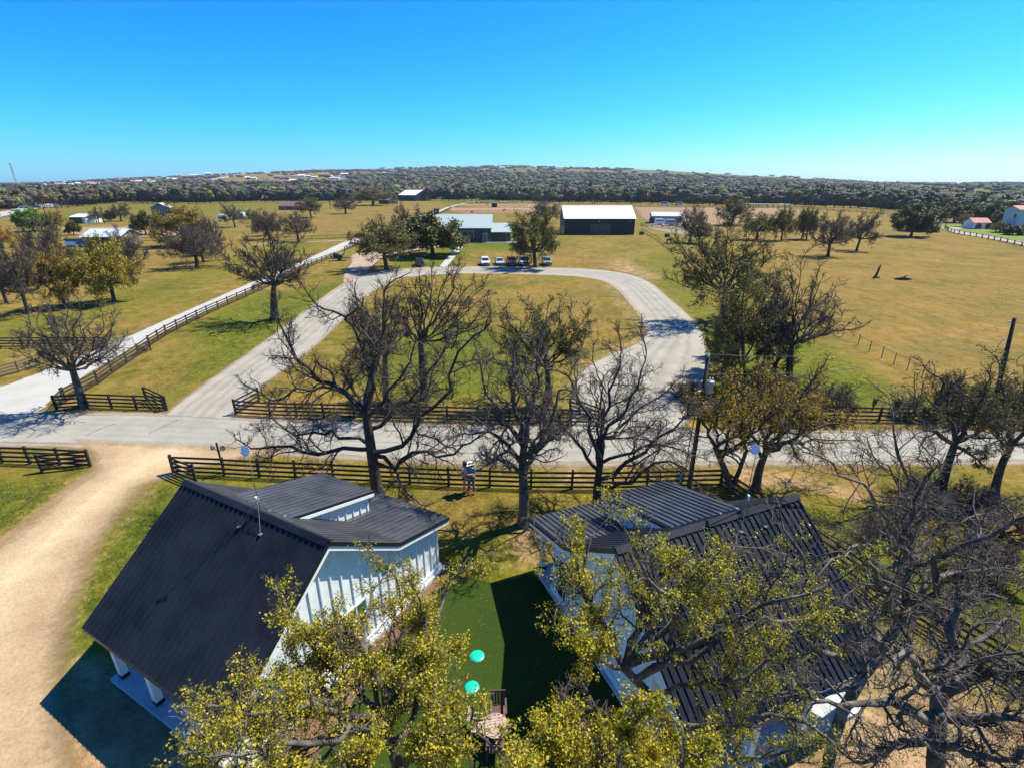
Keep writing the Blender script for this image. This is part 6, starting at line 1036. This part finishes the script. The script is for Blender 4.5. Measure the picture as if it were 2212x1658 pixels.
hero('oak with yellow green catkins at the bottom centre, beside the patio table', (2.0, 4.6), [(1360, 1720, 0), (1330, 1680, .1), (1300, 1640, .2)],
     [[1, (1300, 1640, .2), (1240, 1610, 0), (1190, 1590, -.2), (1150, 1600, -.3)], [1, (1302, 1640, .2), (1260, 1570, .4), (1225, 1535, .6)], [1.1, (1305, 1630, .2), (1295, 1570, .5), (1290, 1530, .7)], [1, (1330, 1670, .1), (1270, 1670, -.4), (1200, 1665, -.6), (1150, 1670, -.8)], [1, (1310, 1630, .2), (1345, 1580, 0), (1380, 1550, -.1)], [.9, (1360, 1710, 0), (1430, 1670, -.3), (1480, 1640, -.5)], [.9, (1330, 1670, .1), (1380, 1620, .5), (1420, 1590, .8)]],
     .10, 20, basez=0, leafm=LEAF_Y, nleaf=2700, lsize=.020, lspread=.070, nper=12, clump=-1.1, wob=.28, twig=TWIG_PALE, bark=BARK_PALE, n2=7, n3=7, n4=6, tw=.005, l2=.40)
hero('thinly leafed oak with green shoots, its branches crossing the roof of the right cottage', (3.1, 6.3), [(1490, 1640, 0), (1420, 1510, .1), (1347, 1440, .2)],
     [[1.15, (1347, 1440, .2), (1440, 1400, .1), (1540, 1380, 0), (1640, 1330, -.1), (1710, 1290, -.2)], [1.1, (1350, 1430, .2), (1370, 1360, .5), (1390, 1290, .7), (1410, 1230, .9)], [1, (1345, 1430, .2), (1300, 1360, .3), (1265, 1290, .5), (1250, 1225, .7)], [1, (1440, 1400, .1), (1470, 1320, .4), (1490, 1250, .6), (1510, 1210, .8)], [1, (1540, 1380, 0), (1560, 1310, .3), (1585, 1280, .5)], [.9, (1420, 1500, .1), (1520, 1480, -.3), (1620, 1450, -.5), (1700, 1420, -.6)],
      [.9, (1450, 1560, 0), (1560, 1560, -.3), (1660, 1540, -.5), (1740, 1560, -.6)], [.9, (1345, 1440, .2), (1280, 1420, 0), (1235, 1390, -.2)], [.8, (1490, 1640, 0), (1600, 1640, -.3), (1700, 1620, -.5)], [.8, (1470, 1320, .4), (1430, 1270, -.2), (1400, 1250, -.4)], [.9, (1640, 1330, -.1), (1700, 1340, .5), (1750, 1335, .8)], [.8, (1265, 1290, .5), (1265, 1220, .9), (1275, 1165, 1.1)], [.8, (1410, 1230, .9), (1400, 1180, 1.2), (1380, 1150, 1.3)], [.8, (1490, 1250, .6), (1530, 1210, .9), (1560, 1180, 1.1)], [.8, (1265, 1290, .5), (1225, 1260, .6), (1205, 1220, .7)]],
     .115, 21, basez=0, leafm=LEAF_G, nleaf=3100, lsize=.020, lspread=.070, nper=12, clump=-.6, wob=.28, twig=TWIG_PALE, bark=BARK_PALE, n2=6, n3=7, n4=6, tw=.005, l2=.42)
print('heroes', round(time.time() - t0, 1))

# ------------------------------------------------------------------ pasture trees (prototypes, then copies)
def proto(seed, leafm=None, nleaf=0, lsize=.3, lspread=.4, th=.31, spread=1.0, n2=8, n3=7, n4=7, bark=BARK, twig=TWIG_FAR, tw=.030, n=10, r=.36, n5=3):
    rng = np.random.default_rng(seed); H = 10.0; top = np.array([rng.normal(0, .3), rng.normal(0, .3), H * th])
    L, R = auto_limbs(rng, np.zeros(3) + [0, 0, H * th * .4], top, 5.6 * spread, n, r, H)
    big, sm, tips = branch_out(rng, L, R, n2, n3, n4, trunk=([np.zeros(3), top * .5 + rng.normal(0, .06, 3), top], [r, r * .75]), tw=tw, wob=.16, n5=n5, far=True, wob1=.02, l2=.58, l3=.55)
    leaves = None
    if leafm:
        C = tips.reshape(-1, 3); C = C[rng.permutation(len(C))[:nleaf]]; leaves = leaf_tris(rng, C, 3, lspread * .5, lsize)
    o = tree_obj(big, sm, leaves, (0, 0, 0), 'oak', 'tree', bark, twig, leafm); lo, hi = measure(o); o['dims'] = [float(v) for v in (hi - lo)] + [float(hi[2])]; return o
PROTOS = {'b': [proto(31), proto(32, n=11), proto(33)], 'o': [proto(41, LEAF_O, 2800, .15, .5, n5=2), proto(42, LEAF_O, 2800, .15, .5, n5=2)], 'e': [proto(51, LEAF_E, 6500, .26, .7, th=.25, n2=6, n5=0), proto(52, LEAF_E, 6500, .26, .7, th=.25, n5=0, n2=6)],
          'y': [proto(61, LEAF_O, 4200, .15, .5, n5=1), proto(62, LEAF_O, 4200, .15, .5, n5=1)]}
used_p = set(); prng = random.Random(77)
def place(kind, k, loc, width, height, label, group=None, color=(1, 1, 1, 1), cat='tree', rz=None, name='oak_tree'):
    src = PROTOS[kind][k % len(PROTOS[kind])]; dims = list(src['dims'])
    if src.name not in used_p: used_p.add(src.name); o = src
    else: o = copy_tree(src)
    for key in ('dims',):
        if key in o and o is not src: del o[key]
    o.location = loc; o.rotation_euler = (0, 0, prng.uniform(0, 2 * PI) if rz is None else rz); sxy = width / ((dims[0] + dims[1]) / 2); sz = height / dims[3]; o.scale = (sxy, sxy, sz)
    for key in ('group', 'label', 'category'):
        if key in o: del o[key]
    tag(o, label, cat, group)
    for ch in KIDS[o.name]: ch.color = color
    return o
MID = [  # base x, y, crown left, right, top, kind, label
 (62, 678, -8, 100, 512, 'b', 'bare grey oak nearest the left edge of the pasture'), (140, 663, 96, 186, 538, 'y', 'slim oak with olive buds right of the leftmost bare oak'), (247, 653, 186, 302, 510, 'y', 'yellow green oak with a dark trunk in front of the hay shed'),
 (288, 606, 255, 342, 488, 'b', 'bare oak with a greenish trunk just behind the yellow green oak'), (115, 606, 45, 150, 462, 'b', 'bare brownish oak behind the two slim pasture oaks'), (15, 655, -45, 45, 535, 'b', 'dark bare oak cut by the left picture edge'),
 (426, 578, 352, 470, 485, 'b', 'bare oak with the longest shadow in the middle of the left pasture'), (440, 566, 400, 482, 490, 'b', 'bare oak just behind the one with the longest shadow'), (457, 551, 428, 492, 462, 'b', 'bare oak at the back right of the pasture clump'), (398, 532, 345, 462, 442, 'y', 'yellow brown budding oak behind the pasture clump'),
 (508, 491, 484, 532, 440, 'b', 'bare oak in front of the white campers'), (583, 517, 540, 622, 452, 'b', 'bare round oak left of the pair on the middle pasture'), (646, 523, 612, 684, 456, 'b', 'bare round oak right of the pair on the middle pasture'), (575, 510, 548, 600, 462, 'b', 'thin bare oak just behind the left one of the pair'),
 (673, 470, 648, 700, 425, 'o', 'dark knotty oak right of the brick ranch house'), (747, 462, 718, 778, 424, 'b', 'round bare oak alone before the dark wood edge'), (805, 444, 772, 862, 406, 'o', 'wide oak in front of the low dark barn'), (608, 597, 580, 668, 540, 'b', 'bare small oak behind the verge oak by the drive fence'),
 (836, 581, 772, 905, 470, 'o', 'oak left of the farmhouse with spreading lower limbs over the gravel apron'), (892, 536, 846, 934, 441, 'b', 'bare tall oak behind, by the gravel drive near the farmhouse'), (934, 552, 862, 1002, 462, 'e', 'dark leafy oak shading the left end of the farmhouse'), (1157, 578, 1104, 1222, 454, 'o', 'oak standing beside the parked white pickup'),
 (1180, 482, 1146, 1226, 432, 'b', 'bare dark oak behind, between the farmhouse wing and the black barn'), (1490, 524, 1464, 1540, 444, 'b', 'bare upright oak right of the stable'), (1510, 526, 1490, 1545, 480, 'o', 'low oak beside the bare upright one'),
 (1580, 487, 1540, 1612, 427, 'o', 'olive oak shading the tractor'), (1634, 518, 1598, 1672, 460, 'o', 'rounded olive oak left in the row of field oaks'), (1688, 520, 1660, 1716, 448, 'o', 'second olive oak in the row of field oaks'), (1731, 517, 1710, 1752, 450, 'o', 'left one of the twin field oaks growing close together'), (1742, 518, 1722, 1768, 452, 'o', 'right one of the twin field oaks growing close together'),
 (1788, 554, 1752, 1842, 456, 'b', 'bare brown oak with a round shadow in the dry field'), (1850, 542, 1820, 1892, 456, 'b', 'bare brown oak leaning right, right of the one with a round shadow'), (1967, 511, 1930, 2012, 440, 'e', 'dense dark live oak with a leaning trunk before the estate drive'), (1990, 499, 1955, 2030, 443, 'e', 'second dense live oak growing behind the leaning one'),
 (2060, 481, 2030, 2096, 438, 'e', 'large dark live oak by the estate fence'), (2132, 488, 2104, 2162, 440, 'e', 'dark live oak behind the red roofed garage'), (2079, 490, 2064, 2096, 462, 'o', 'small lawn tree on the left lawn of the estate'), (2160, 503, 2140, 2176, 480, 'o', 'small lawn tree in front of the villa'), (2150, 494, 2132, 2165, 462, 'e', 'dark tree between the garage and the villa'), (2187, 508, 2168, 2205, 488, 'e', 'dark shrubby tree at the foot of the villa'), (2214, 508, 2195, 2235, 486, 'e', 'dark shrubby tree cut by the right picture edge'),
 (8, 536, -30, 30, 490, 'y', 'orange brown tree at the left edge beyond the pasture'), (72, 500, 40, 100, 452, 'e', 'green tree beside the highway verge'), (126, 498, 105, 146, 456, 'y', 'yellow tree beside the highway verge'), (160, 508, 145, 172, 478, 'e', 'small green shrubby tree left of the white shed'), (210, 482, 196, 226, 452, 'b', 'grey brush clump tree right of the white shed'), (262, 478, 240, 288, 438, 'b', 'tall grey tree in the brush line right of the white shed'), (316, 507, 296, 342, 458, 'e', 'dark cedar clump before the blue barn'), (240, 478, 225, 250, 456, 'e', 'small dark tree in the brush line'), (350, 508, 334, 372, 466, 'b', 'grey brush tree right of the blue barn'), (545, 482, 528, 560, 452, 'b', 'low brush tree right of the motorhome'), (2130, 475, 2100, 2150, 442, 'e', 'far live oak beyond the garage'), (1648, 842, 1590, 1700, 800, 'o', 'low budding shrub tree under the slender tree cluster'),
 (1560, 800, 1522, 1600, 640, 'o', 'slender olive tree nearest the loop road in the tangle of small oaks'), (1645, 800, 1600, 1690, 600, 'b', 'bare small oak in the middle of the tangle beside the green verge'), (1585, 770, 1545, 1630, 660, 'o', 'olive small oak behind in the tangle of small oaks'), (1668, 830, 1625, 1712, 690, 'b', 'bare leggy small oak before the dark bare oak at the field edge'),
 (1745, 900, 1690, 1800, 812, 'b', 'small bare brushy tree in front of the right road fence'), (1800, 905, 1760, 1850, 830, 'b', 'second small bare brushy tree near the right road fence'), (2030, 905, 1990, 2060, 800, 'b', 'small bare tree by the fence wing at right'), (1640, 860, 1610, 1680, 790, 'o', 'budding shrub below the transformer wires'),
]
for i, (bx, by, xl_, xr_, yt, kd, lb) in enumerate(MID):
    g = G(bx, by); ym = (by + yt) / 2; a = onY(xl_, ym, g[1]); b_ = onY(xr_, ym, g[1]); z = onY((xl_ + xr_) / 2, yt, g[1])[2]
    col = {'b': (1, 1, 1, 1), 'o': (1, 1, 1, 1), 'e': (1, 1, 1, 1), 'y': (2.0, 1.8, 1.0, 1)}[kd]
    if 'orange brown' in lb: col = (2.6, 1.6, .8, 1)
    if 'slim oak with olive' in lb or 'yellow brown' in lb: col = (1.7, 1.35, .9, 1)
    if lb.startswith('green tree'): col = (1.3, 2.2, .8, 1)
    place(kd, i, (g[0], g[1], 0), b_[0] - a[0], max(z, 1.0), lb, None, col)
print('mid', round(time.time() - t0, 1))
# wood edge: single trees one can tell apart
_t = (1 + 5 ** .5) / 2
ICO_V = U_(np.array([(-1, _t, 0), (1, _t, 0), (-1, -_t, 0), (1, -_t, 0), (0, -1, _t), (0, 1, _t), (0, -1, -_t), (0, 1, -_t), (_t, 0, -1), (_t, 0, 1), (-_t, 0, -1), (-_t, 0, 1)], float))
ICO_F = np.array([(0, 11, 5), (0, 5, 1), (0, 1, 7), (0, 7, 10), (0, 10, 11), (1, 5, 9), (5, 11, 4), (11, 10, 2), (10, 7, 6), (7, 1, 8), (3, 9, 4), (3, 4, 2), (3, 2, 6), (3, 6, 8), (3, 8, 9), (4, 9, 5), (2, 4, 11), (6, 2, 10), (8, 6, 7), (9, 8, 1)])
def blobs(rng, C, S):
    n = len(C); V = C[:, None, :] + ICO_V[None] * S[:, None, :] * rng.uniform(.75, 1.2, (n, 12, 1)); return V.reshape(-1, 3), (ICO_F[None] + (np.arange(n) * 12)[:, None, None]).reshape(-1, 3)
def wood_proto(seed, ntri=420, size=.55, flat=.8):
    rng = np.random.default_rng(seed); o = thing('wood_tree', 'tree', 'tree')
    cl = rng.normal(0, 1, (9, 3)); cl = U_(cl) * rng.uniform(.35, .75, (9, 1)) * [3.4, 3.4, 2.6] + [0, 0, 6.3]; cl[:, 2] = np.maximum(cl[:, 2], 3.6)
    c = cl[rng.integers(0, 9, ntri)] + U_(rng.normal(0, 1, (ntri, 3))) * rng.uniform(.6, 1.0, (ntri, 1)) * [1.9, 1.9, 1.4]
    V, Fx = leaf_tris(rng, c, 1, .05, size); bc = np.vstack([cl, cl[:6] * [.5, .5, 1] + rng.normal(0, .6, (6, 3)) - [0, 0, .6]]); V2, F2 = blobs(rng, bc, np.tile([[1.75, 1.75, 1.3]], (len(bc), 1)))
    ob('crown', np_mesh('crown', np.concatenate([V, V2]), [Fx, F2 + len(V)], LEAF_W, True), o)
    P = [[np.array([0, 0, -.5]), np.array([.1, 0, 2]), np.array([0, .1, 4.5]), np.array([.1, 0, 7])]] + [[np.array([0, 0, 2.5]), (q + [0, 0, 2.0]) / 2, q] for q in cl[:6]]
    V, Fx = tubes(np.stack([resample(p, 5) for p in P]), np.array([np.linspace(.32, .1, 5)] + [np.linspace(.16, .04, 5)] * 6), 5); ob('trunk', np_mesh('trunk', V, [Fx], BARK, True), o)
    o['dims'] = [9.6, 9.6, 9.6, 9.2]; return o
PROTOS['w'] = [wood_proto(s) for s in (1, 2, 3, 4, 5)]
PALET = {'grey brown bare': [(.090, .068, .046), (.074, .058, .042), (.105, .080, .050), (.064, .052, .036)], 'olive': [(.085, .082, .018), (.10, .092, .022)], 'dark green': [(.028, .050, .014), (.036, .058, .018)], 'yellow green': [(.17, .18, .025), (.13, .155, .03)], 'rusty': [(.16, .085, .035), (.18, .105, .04)]}
WL = [(-120, 470), (0, 456), (60, 452), (150, 448), (256, 439), (410, 441), (566, 437), (700, 438), (860, 436), (930, 434), (1106, 436), (1200, 440), (1400, 441), (1550, 445), (1722, 446), (1850, 450), (1927, 455), (2050, 462), (2100, 468), (2212, 480), (2330, 488)]
def yline(x): return float(np.interp(x, [p[0] for p in WL], [p[1] for p in WL]))
wr = random.Random(4); x = -80.0; n_w = 0
def where_w(x): return 'at far left' if x < 300 else 'behind the campers' if x < 600 else 'left of the dark barns' if x < 830 else 'behind the farmhouse' if x < 1205 else 'behind the black barn' if x < 1410 else 'beyond the brown field' if x < 1720 else 'behind the dry field' if x < 2000 else 'behind the estate'
def wood_pick(x):
    u = wr.random(); gr = .12 if x < 900 else .22 if x < 1500 else .30
    return 'yellow green' if u < gr * .55 else 'dark green' if u < gr + .12 else 'olive' if u < gr + .30 else 'rusty' if u < gr + .34 else 'grey brown bare'
while x < 2290 and n_w < 285:
    for row in (0, 1):
        y = yline(x) - (0.3 if row == 0 else wr.uniform(2.5, 5.0)); xx = x + wr.uniform(-6, 6); p = T([xx], [y])[0]; r = math.hypot(p[0], p[1]); k = r / 1107
        if 838 < xx < 925 and row == 0: continue
        kd = wood_pick(xx); c = wr.choice(PALET[kd]); h_ = wr.uniform(19, 30) * k * (1 if row == 0 else 1.05); w_ = wr.uniform(20, 32) * k
        if 1660 < xx < 1900 and row == 0: w_ *= 1.15
        szn = 'tall' if h_ / k > 26.5 else 'low' if h_ / k < 21.5 else 'middling'; rown = 'front' if row == 0 else 'second'
        place('w', n_w, (p[0], p[1], p[2] - .3), min(w_, 17), min(h_, 15), f'{szn} {kd} tree, {rown} row of the wood edge {where_w(xx)}', f'{szn} {kd} trees in the {rown} row of the wood edge {where_w(xx)}', (*[v * 1.45 for v in c], 1)); n_w += 1
    x += wr.uniform(13, 20)
print('wood edge', n_w, round(time.time() - t0, 1))
# the woods and scrubby hills behind: nobody could count them
wrg = np.random.default_rng(9)
CLEAR = [[(1369, 366), (1500, 368), (1640, 380), (1760, 389), (1740, 393), (1500, 381), (1300, 376)], [(1087, 365), (1164, 365), (1160, 377), (1090, 375)], [(1956, 400), (2112, 410), (2200, 420), (2110, 425), (1965, 410)], [(440, 389), (520, 378), (700, 377), (770, 380), (740, 392), (600, 397), (440, 396)],
         [(-50, 408), (120, 400), (330, 393), (350, 396), (130, 406), (-50, 416)], [(-80, 480), (0, 456), (140, 434), (240, 414), (300, 410), (300, 417), (180, 434), (120, 448), (40, 464), (-80, 500)], [(960, 358), (1060, 357), (1040, 362), (960, 364)], [(160, 455), (256, 439), (566, 437), (740, 438), (700, 452), (400, 470), (160, 480)], [(935, 436), (1210, 438), (1210, 444), (930, 442)], [(1700, 441), (1900, 447), (1900, 455), (1700, 449)], [(780, 375), (880, 371), (880, 377), (780, 380)], [(1180, 366), (1330, 370), (1330, 377), (1200, 375)]]
def in_poly(P, x, y):
    ins = np.zeros(len(x), bool); n = len(P)
    for i in range(n):
        ax, ay = P[i]; bx, by = P[(i + 1) % n]; c = ((ay > y) != (by > y)) & (x < (bx - ax) * (y - ay) / ((by - ay) + 1e-12) + ax); ins ^= c
    return ins
def woods(name, N, ylo, yhi, hpx, wpx, ntri, seed, label, dens=1.0, xr=(-160, 2380), keep_clear=.0, cap=(21, 13), nb=2):
    rng = np.random.default_rng(seed); X = rng.uniform(*xr, N); lo = np.array([ylo(a) for a in X]); hi = np.array([yhi(a) for a in X]); Y = lo + (hi - lo) * rng.random(N)
    ok = np.ones(N, bool)
    for P in CLEAR: ok &= ~in_poly(P, X, Y) | (rng.random(N) < keep_clear)
    # clumps: leave the hill slopes patchy
    dn_ = dens + 1.1 * np.clip((X - 700) / 700, 0, 1); f = np.sin(Y * .75 + X * .006 + np.sin(X * .011) * 1.5) * .9 + np.sin(X * .017 + Y * .3) * .5 + np.sin(X * .061 + Y * .9) * .3 + (.5 if nb == 2 else 0)
    ok &= (f > -dn_) | (rng.random(N) < .12); X, Y = X[ok], Y[ok]; P = T(X, Y); r = np.hypot(P[:, 0], P[:, 1]); k = r / 1107; n = len(P)
    w_ = np.minimum(rng.uniform(*wpx, n) * k, cap[0]); h_ = np.minimum(rng.uniform(*hpx, n) * k, cap[1]); q = U_(rng.normal(0, 1, (n, ntri, 3))) * rng.uniform(.75, 1.0, (n, ntri, 1)); q[:, :, 2] = np.abs(q[:, :, 2]) * .95 - .1
    C = P[:, None, :] + q * np.stack([w_ / 2, w_ / 2, h_ * .62], 1)[:, None, :] + (np.array([0, 0, 1.0]) * (h_ * .36)[:, None])[:, None, :]
    s = (np.minimum(w_, h_ * 1.5) * .30)[:, None, None] * rng.uniform(.6, 1.2, (n, ntri, 1)); a = U_(rng.normal(0, 1, C.shape)); b_ = U_(np.cross(a, rng.normal(0, 1, C.shape)))
    nl = n * ntri * 3; V = np.stack([C + a * s, C - a * s * .5 + b_ * s * .8, C - a * s * .5 - b_ * s * .8], 2).reshape(-1, 3)
    off = rng.normal(0, .18 if nb == 2 else .02, (n, nb, 3)) * np.stack([w_, w_, h_ * .5], 1)[:, None, :]; BC = (P[:, None, :] + off + (np.array([0, 0, 1.0]) * (h_ * .52)[:, None])[:, None, :]).reshape(-1, 3); V2, F2 = blobs(rng, BC, np.repeat(np.stack([w_ * .46, w_ * .46, h_ * .40], 1), nb, 0)); V = np.concatenate([V, V2])
    names = list(PALET); u = rng.random(n); east = np.clip((X - 800) / 1200, 0, 1); cols = np.zeros((n, 3))
    for i in range(n):
        g_ = .16 + .22 * east[i]; uu = u[i]; nm = 'yellow green' if uu < g_ * .35 else 'dark green' if uu < g_ + .10 else 'olive' if uu < g_ + .25 else 'rusty' if uu < g_ + .28 else 'grey brown bare'
        cols[i] = PALET[nm][rng.integers(0, len(PALET[nm]))]
    m = MC.get('woods') or bpy.data.materials.new('woods')
    if 'woods' not in MC:
        m.use_nodes = True; t = m.node_tree; at = nn(t, 'ShaderNodeAttribute', attribute_name='Col'); g0 = nn(t, 'ShaderNodeNewGeometry'); mr = nn(t, 'ShaderNodeMapRange'); mr.inputs[3].default_value = .65; mr.inputs[4].default_value = 1.3; t.links.new(g0.outputs['Random Per Island'], mr.inputs[0])
        mx = nn(t, 'ShaderNodeMix', data_type='RGBA', blend_type='MULTIPLY'); mx.inputs[0].default_value = 1; t.links.new(at.outputs['Color'], mx.inputs[6]); t.links.new(mr.outputs[0], mx.inputs[7]); t.links.new(mx.outputs[2], t.nodes['Principled BSDF'].inputs['Base Color']); t.nodes['Principled BSDF'].inputs['Roughness'].default_value = .95; MC['woods'] = m
    me = np_mesh(name, V, [np.arange(nl).reshape(-1, 3), F2 + nl], m, True); ca = me.color_attributes.new('Col', 'FLOAT_COLOR', 'POINT'); A = np.ones((len(V), 4), np.float32); A[:nl, :3] = np.repeat(cols, ntri * 3, 0); A[nl:, :3] = np.repeat(cols, 12 * nb, 0) * .9; ca.data.foreach_set('color', A.ravel())
    return tag(ob(name, me), label, 'woodland', kind='stuff')
sky_y = lambda x: float(np.interp(x, [p[0] for p in SKY_PX], [p[1] for p in SKY_PX]))
woods('woodland', 4700, lambda x: max(yline(x) - 26, sky_y(x) + 8), lambda x: yline(x) - 3.5, (15, 22), (20, 36), 10, 21, 'dense mixed woodland of bare and greening trees filling the valley', dens=1.6)
woods('hill_scrub', 11000, lambda x: sky_y(x) + .2, lambda x: yline(x) - 16, (5, 9), (8, 16), 1, 22, 'dark oak scrub scattered over the distant hills', dens=.1, nb=1, cap=(40, 10), keep_clear=.06)
print('woods', round(time.time() - t0, 1))

# grass tufts on the near ground: nobody could count them
def tufts(name, label, N, px_poly, m, seed, size=(.03, .075), blades=3):
    rng = np.random.default_rng(seed); P = np.array([G(*p) for p in px_poly]); lo, hi = P.min(0), P.max(0); X = rng.uniform(lo[0], hi[0], N); Y = rng.uniform(lo[1], hi[1], N)
    dd = -sdf(P, X, Y); ok = rng.random(N) < np.clip(dd / 1.1, 0, 1) ** 1.3; f = np.sin(X * 1.7 + np.sin(Y * .9) * 2) * np.sin(Y * 1.3 + np.sin(X * .7) * 2); ok &= (f > -.2) | (rng.random(N) < .3); X, Y = X[ok], Y[ok]; n = len(X)
    c = np.stack([X, Y, np.zeros(n)], 1)[:, None, :] + rng.normal(0, .04, (n, blades, 3)) * [1, 1, 0]; h = rng.uniform(*size, (n, blades, 1)); a = rng.uniform(0, 2 * PI, (n, blades, 1)); d = np.concatenate([np.cos(a), np.sin(a), a * 0], 2)
    tip = c + d * h * .7 + np.array([0, 0, 1.0]) * h; s = np.concatenate([-np.sin(a), np.cos(a), a * 0], 2) * h * .28
    V = np.stack([c - s, c + s, tip], 2).reshape(-1, 3); return tag(ob(name, np_mesh(name, V, [np.arange(len(V)).reshape(-1, 3)], m)), label, 'grass', kind='stuff')
TUFT = mat('grass_blades', (.060, .085, .008), (.20, .17, .035), c3=(.12, .125, .012), island=True, rough=.8, trans=.2)
DRYT = mat('dry_blades', (.12, .10, .03), (.32, .25, .11), island=True, rough=.8)
tufts('grass', 'short green grass tufts on the verge left of the left cottage', 12000, [(330, 1048), (400, 1042), (300, 1250), (190, 1440), (158, 1420), (172, 1320), (215, 1200), (245, 1145)], TUFT, 1)
tufts('grass', 'short green grass tufts left of the dirt driveway', 9000, [(-60, 1035), (170, 1030), (120, 1066), (60, 1115), (-60, 1195)], TUFT, 2)
tufts('grass', 'patchy grass tufts between the near fence and the cottages', 18000, [(400, 1040), (1550, 1062), (1600, 1100), (1150, 1120), (1100, 1240), (985, 1235), (970, 1120), (800, 1060), (560, 1060)], TUFT, 3)
tufts('dry_grass', 'straw coloured tufts on the bare ground at the lower right', 16000, [(1640, 1075), (1850, 1095), (2212, 1300), (2400, 1700), (1750, 1700), (1880, 1400)], DRYT, 4)
tufts('grass', 'green tufts on the slope right of the right cottage', 26000, [(1640, 1070), (1850, 1095), (2212, 1180), (2300, 1480), (1980, 1340), (1800, 1215)], TUFT, 5)
tufts('dry_grass', 'ragged straw coloured tufts along both edges of the dirt driveway', 9000, [(323, 1040), (250, 1140), (205, 1220), (165, 1330), (150, 1440), (185, 1440), (185, 1330), (225, 1220), (280, 1130), (350, 1050)], DRYT, 6)
bushes = [((1500, 870), 1.4, 'b', 'low bare bush at the pole side of the loop road mouth'), ((1480, 860), 1.2, 'b', 'second low bare bush beside the loop road mouth'), ((1700, 880), 1.8, 'b', 'brushy bare bush behind the right road fence'), ((1985, 1085), 1.3, 'b', 'low thorny bush under the dark leaning oak'), ((2085, 1100), 1.5, 'b', 'low thorny bush between the two dark leaning oaks'), ((2160, 1160), 1.6, 'b', 'bare bush at the right edge below the second dark oak'), ((1905, 1165), 1.2, 'b', 'small bare bush near the corner of the right cottage'), ((2120, 1250), 1.7, 'b', 'tangled bare bush beside the slanting fence at right'), ((2050, 900), 1.6, 'o', 'budding bush behind the right road fence'), ((1965, 900), 1.4, 'o', 'small budding bush behind the right road fence'), ((2170, 900), 2.2, 'o', 'tall budding bush at the foot of the right pole')]
for i, (p, r_, kd, lb) in enumerate(bushes):
    g = G(*p); o = place(kd, i, (g[0], g[1], -.35 * r_), r_ * 2.0, r_ * 1.7, lb, None, (1, 1, 1, 1), 'bush'); o.name = 'bush'

# thin air: one even box of haze round the whole scene
hz = MB().box(-6000, 6000, -400, 6000, -60, 170).mesh('haze'); hm = bpy.data.materials.new('haze'); hm.use_nodes = True; t = hm.node_tree; t.nodes.clear(); vo = nn(t, 'ShaderNodeVolumePrincipled'); vo.inputs['Color'].default_value = (.62, .78, 1, 1); vo.inputs['Density'].default_value = 0.00007; vo.inputs['Anisotropy'].default_value = 0.2
oo = nn(t, 'ShaderNodeOutputMaterial'); t.links.new(vo.outputs[0], oo.inputs['Volume']); hz.materials.append(hm); tag(ob('haze', hz), 'thin blue haze lying over the far woods and hills', 'haze', kind='stuff')

tufts('dry_grass', 'small dark weeds dotted over the dry field', 2600, [(1700, 560), (2000, 530), (2212, 560), (2400, 620), (2400, 900), (2100, 880), (1960, 800), (1800, 700)], mat('weeds', (.05, .045, .015), (.14, .10, .04), island=True, rough=.9), 7, (.05, .12))
tufts('grass', 'small weeds dotted over the round lawn and the verges', 9000, [(850, 615), (1000, 604), (1290, 612), (1385, 715), (1230, 800), (1215, 880), (620, 880), (700, 750)], mat('lawn_weeds', (.06, .07, .008), (.17, .15, .04), island=True, rough=.9), 8, (.04, .09))
tufts('grass', 'small weeds dotted over the verge between the gravel drive and the loop road', 6000, [(250, 862), (370, 858), (560, 740), (735, 612), (700, 600), (450, 700), (330, 770)], MC['lawn_weeds'], 9, (.04, .09))
lr = np.random.default_rng(3); P = np.array([G(*p) for p in [(985, 1240), (1060, 1258), (1150, 1232), (1420, 1640), (1500, 1900), (800, 1900), (700, 1560)]]); X = lr.uniform(P[:, 0].min(), P[:, 0].max(), 5200); Y = lr.uniform(P[:, 1].min(), P[:, 1].max(), 5200); ok = sdf(P, X, Y) < -.1
V, Fx = leaf_tris(lr, np.stack([X[ok], Y[ok], np.full(ok.sum(), .03)], 1), 1, .004, .028); V[:, 2] = np.clip(V[:, 2], .016, .05)
tag(ob('leaf_litter', np_mesh('leaf_litter', V, [Fx], mat('litter', (.06, .035, .015), (.22, .15, .05), island=True, rough=.9))), 'brown leaf litter scattered over the dark turf between the cottages', 'leaves', kind='stuff')

CR = mat('tar_seal', (.10, .095, .09), rough=.8)
def crack(label, pts, w_=.05):
    P = smoothline(np.array([G(*p) for p in pts]), 30); P[:, :2] += np.random.default_rng(len(label)).normal(0, .03, (30, 2)); d = np.gradient(P, axis=0); nrm = U_(np.stack([d[:, 1], -d[:, 0], d[:, 0] * 0], 1)) * w_ * np.random.default_rng(5).uniform(.3, 1.2, (30, 1))
    V = np.stack([P - nrm, P + nrm], 1).reshape(-1, 3) + [0, 0, .0205]; k = np.arange(29) * 2; tag(ob('road_crack', np_mesh('road_crack', V, [np.stack([k, k + 1, k + 3, k + 2], 1)], CR)), kind='structure')
crack('a', [(320, 937), (350, 922), (385, 906)]); crack('bb', [(186, 940), (215, 926), (248, 915)]); crack('ccc', [(700, 950), (860, 956), (1010, 962)], .03); crack('dddd', [(1700, 965), (1850, 968), (2050, 968)], .03)
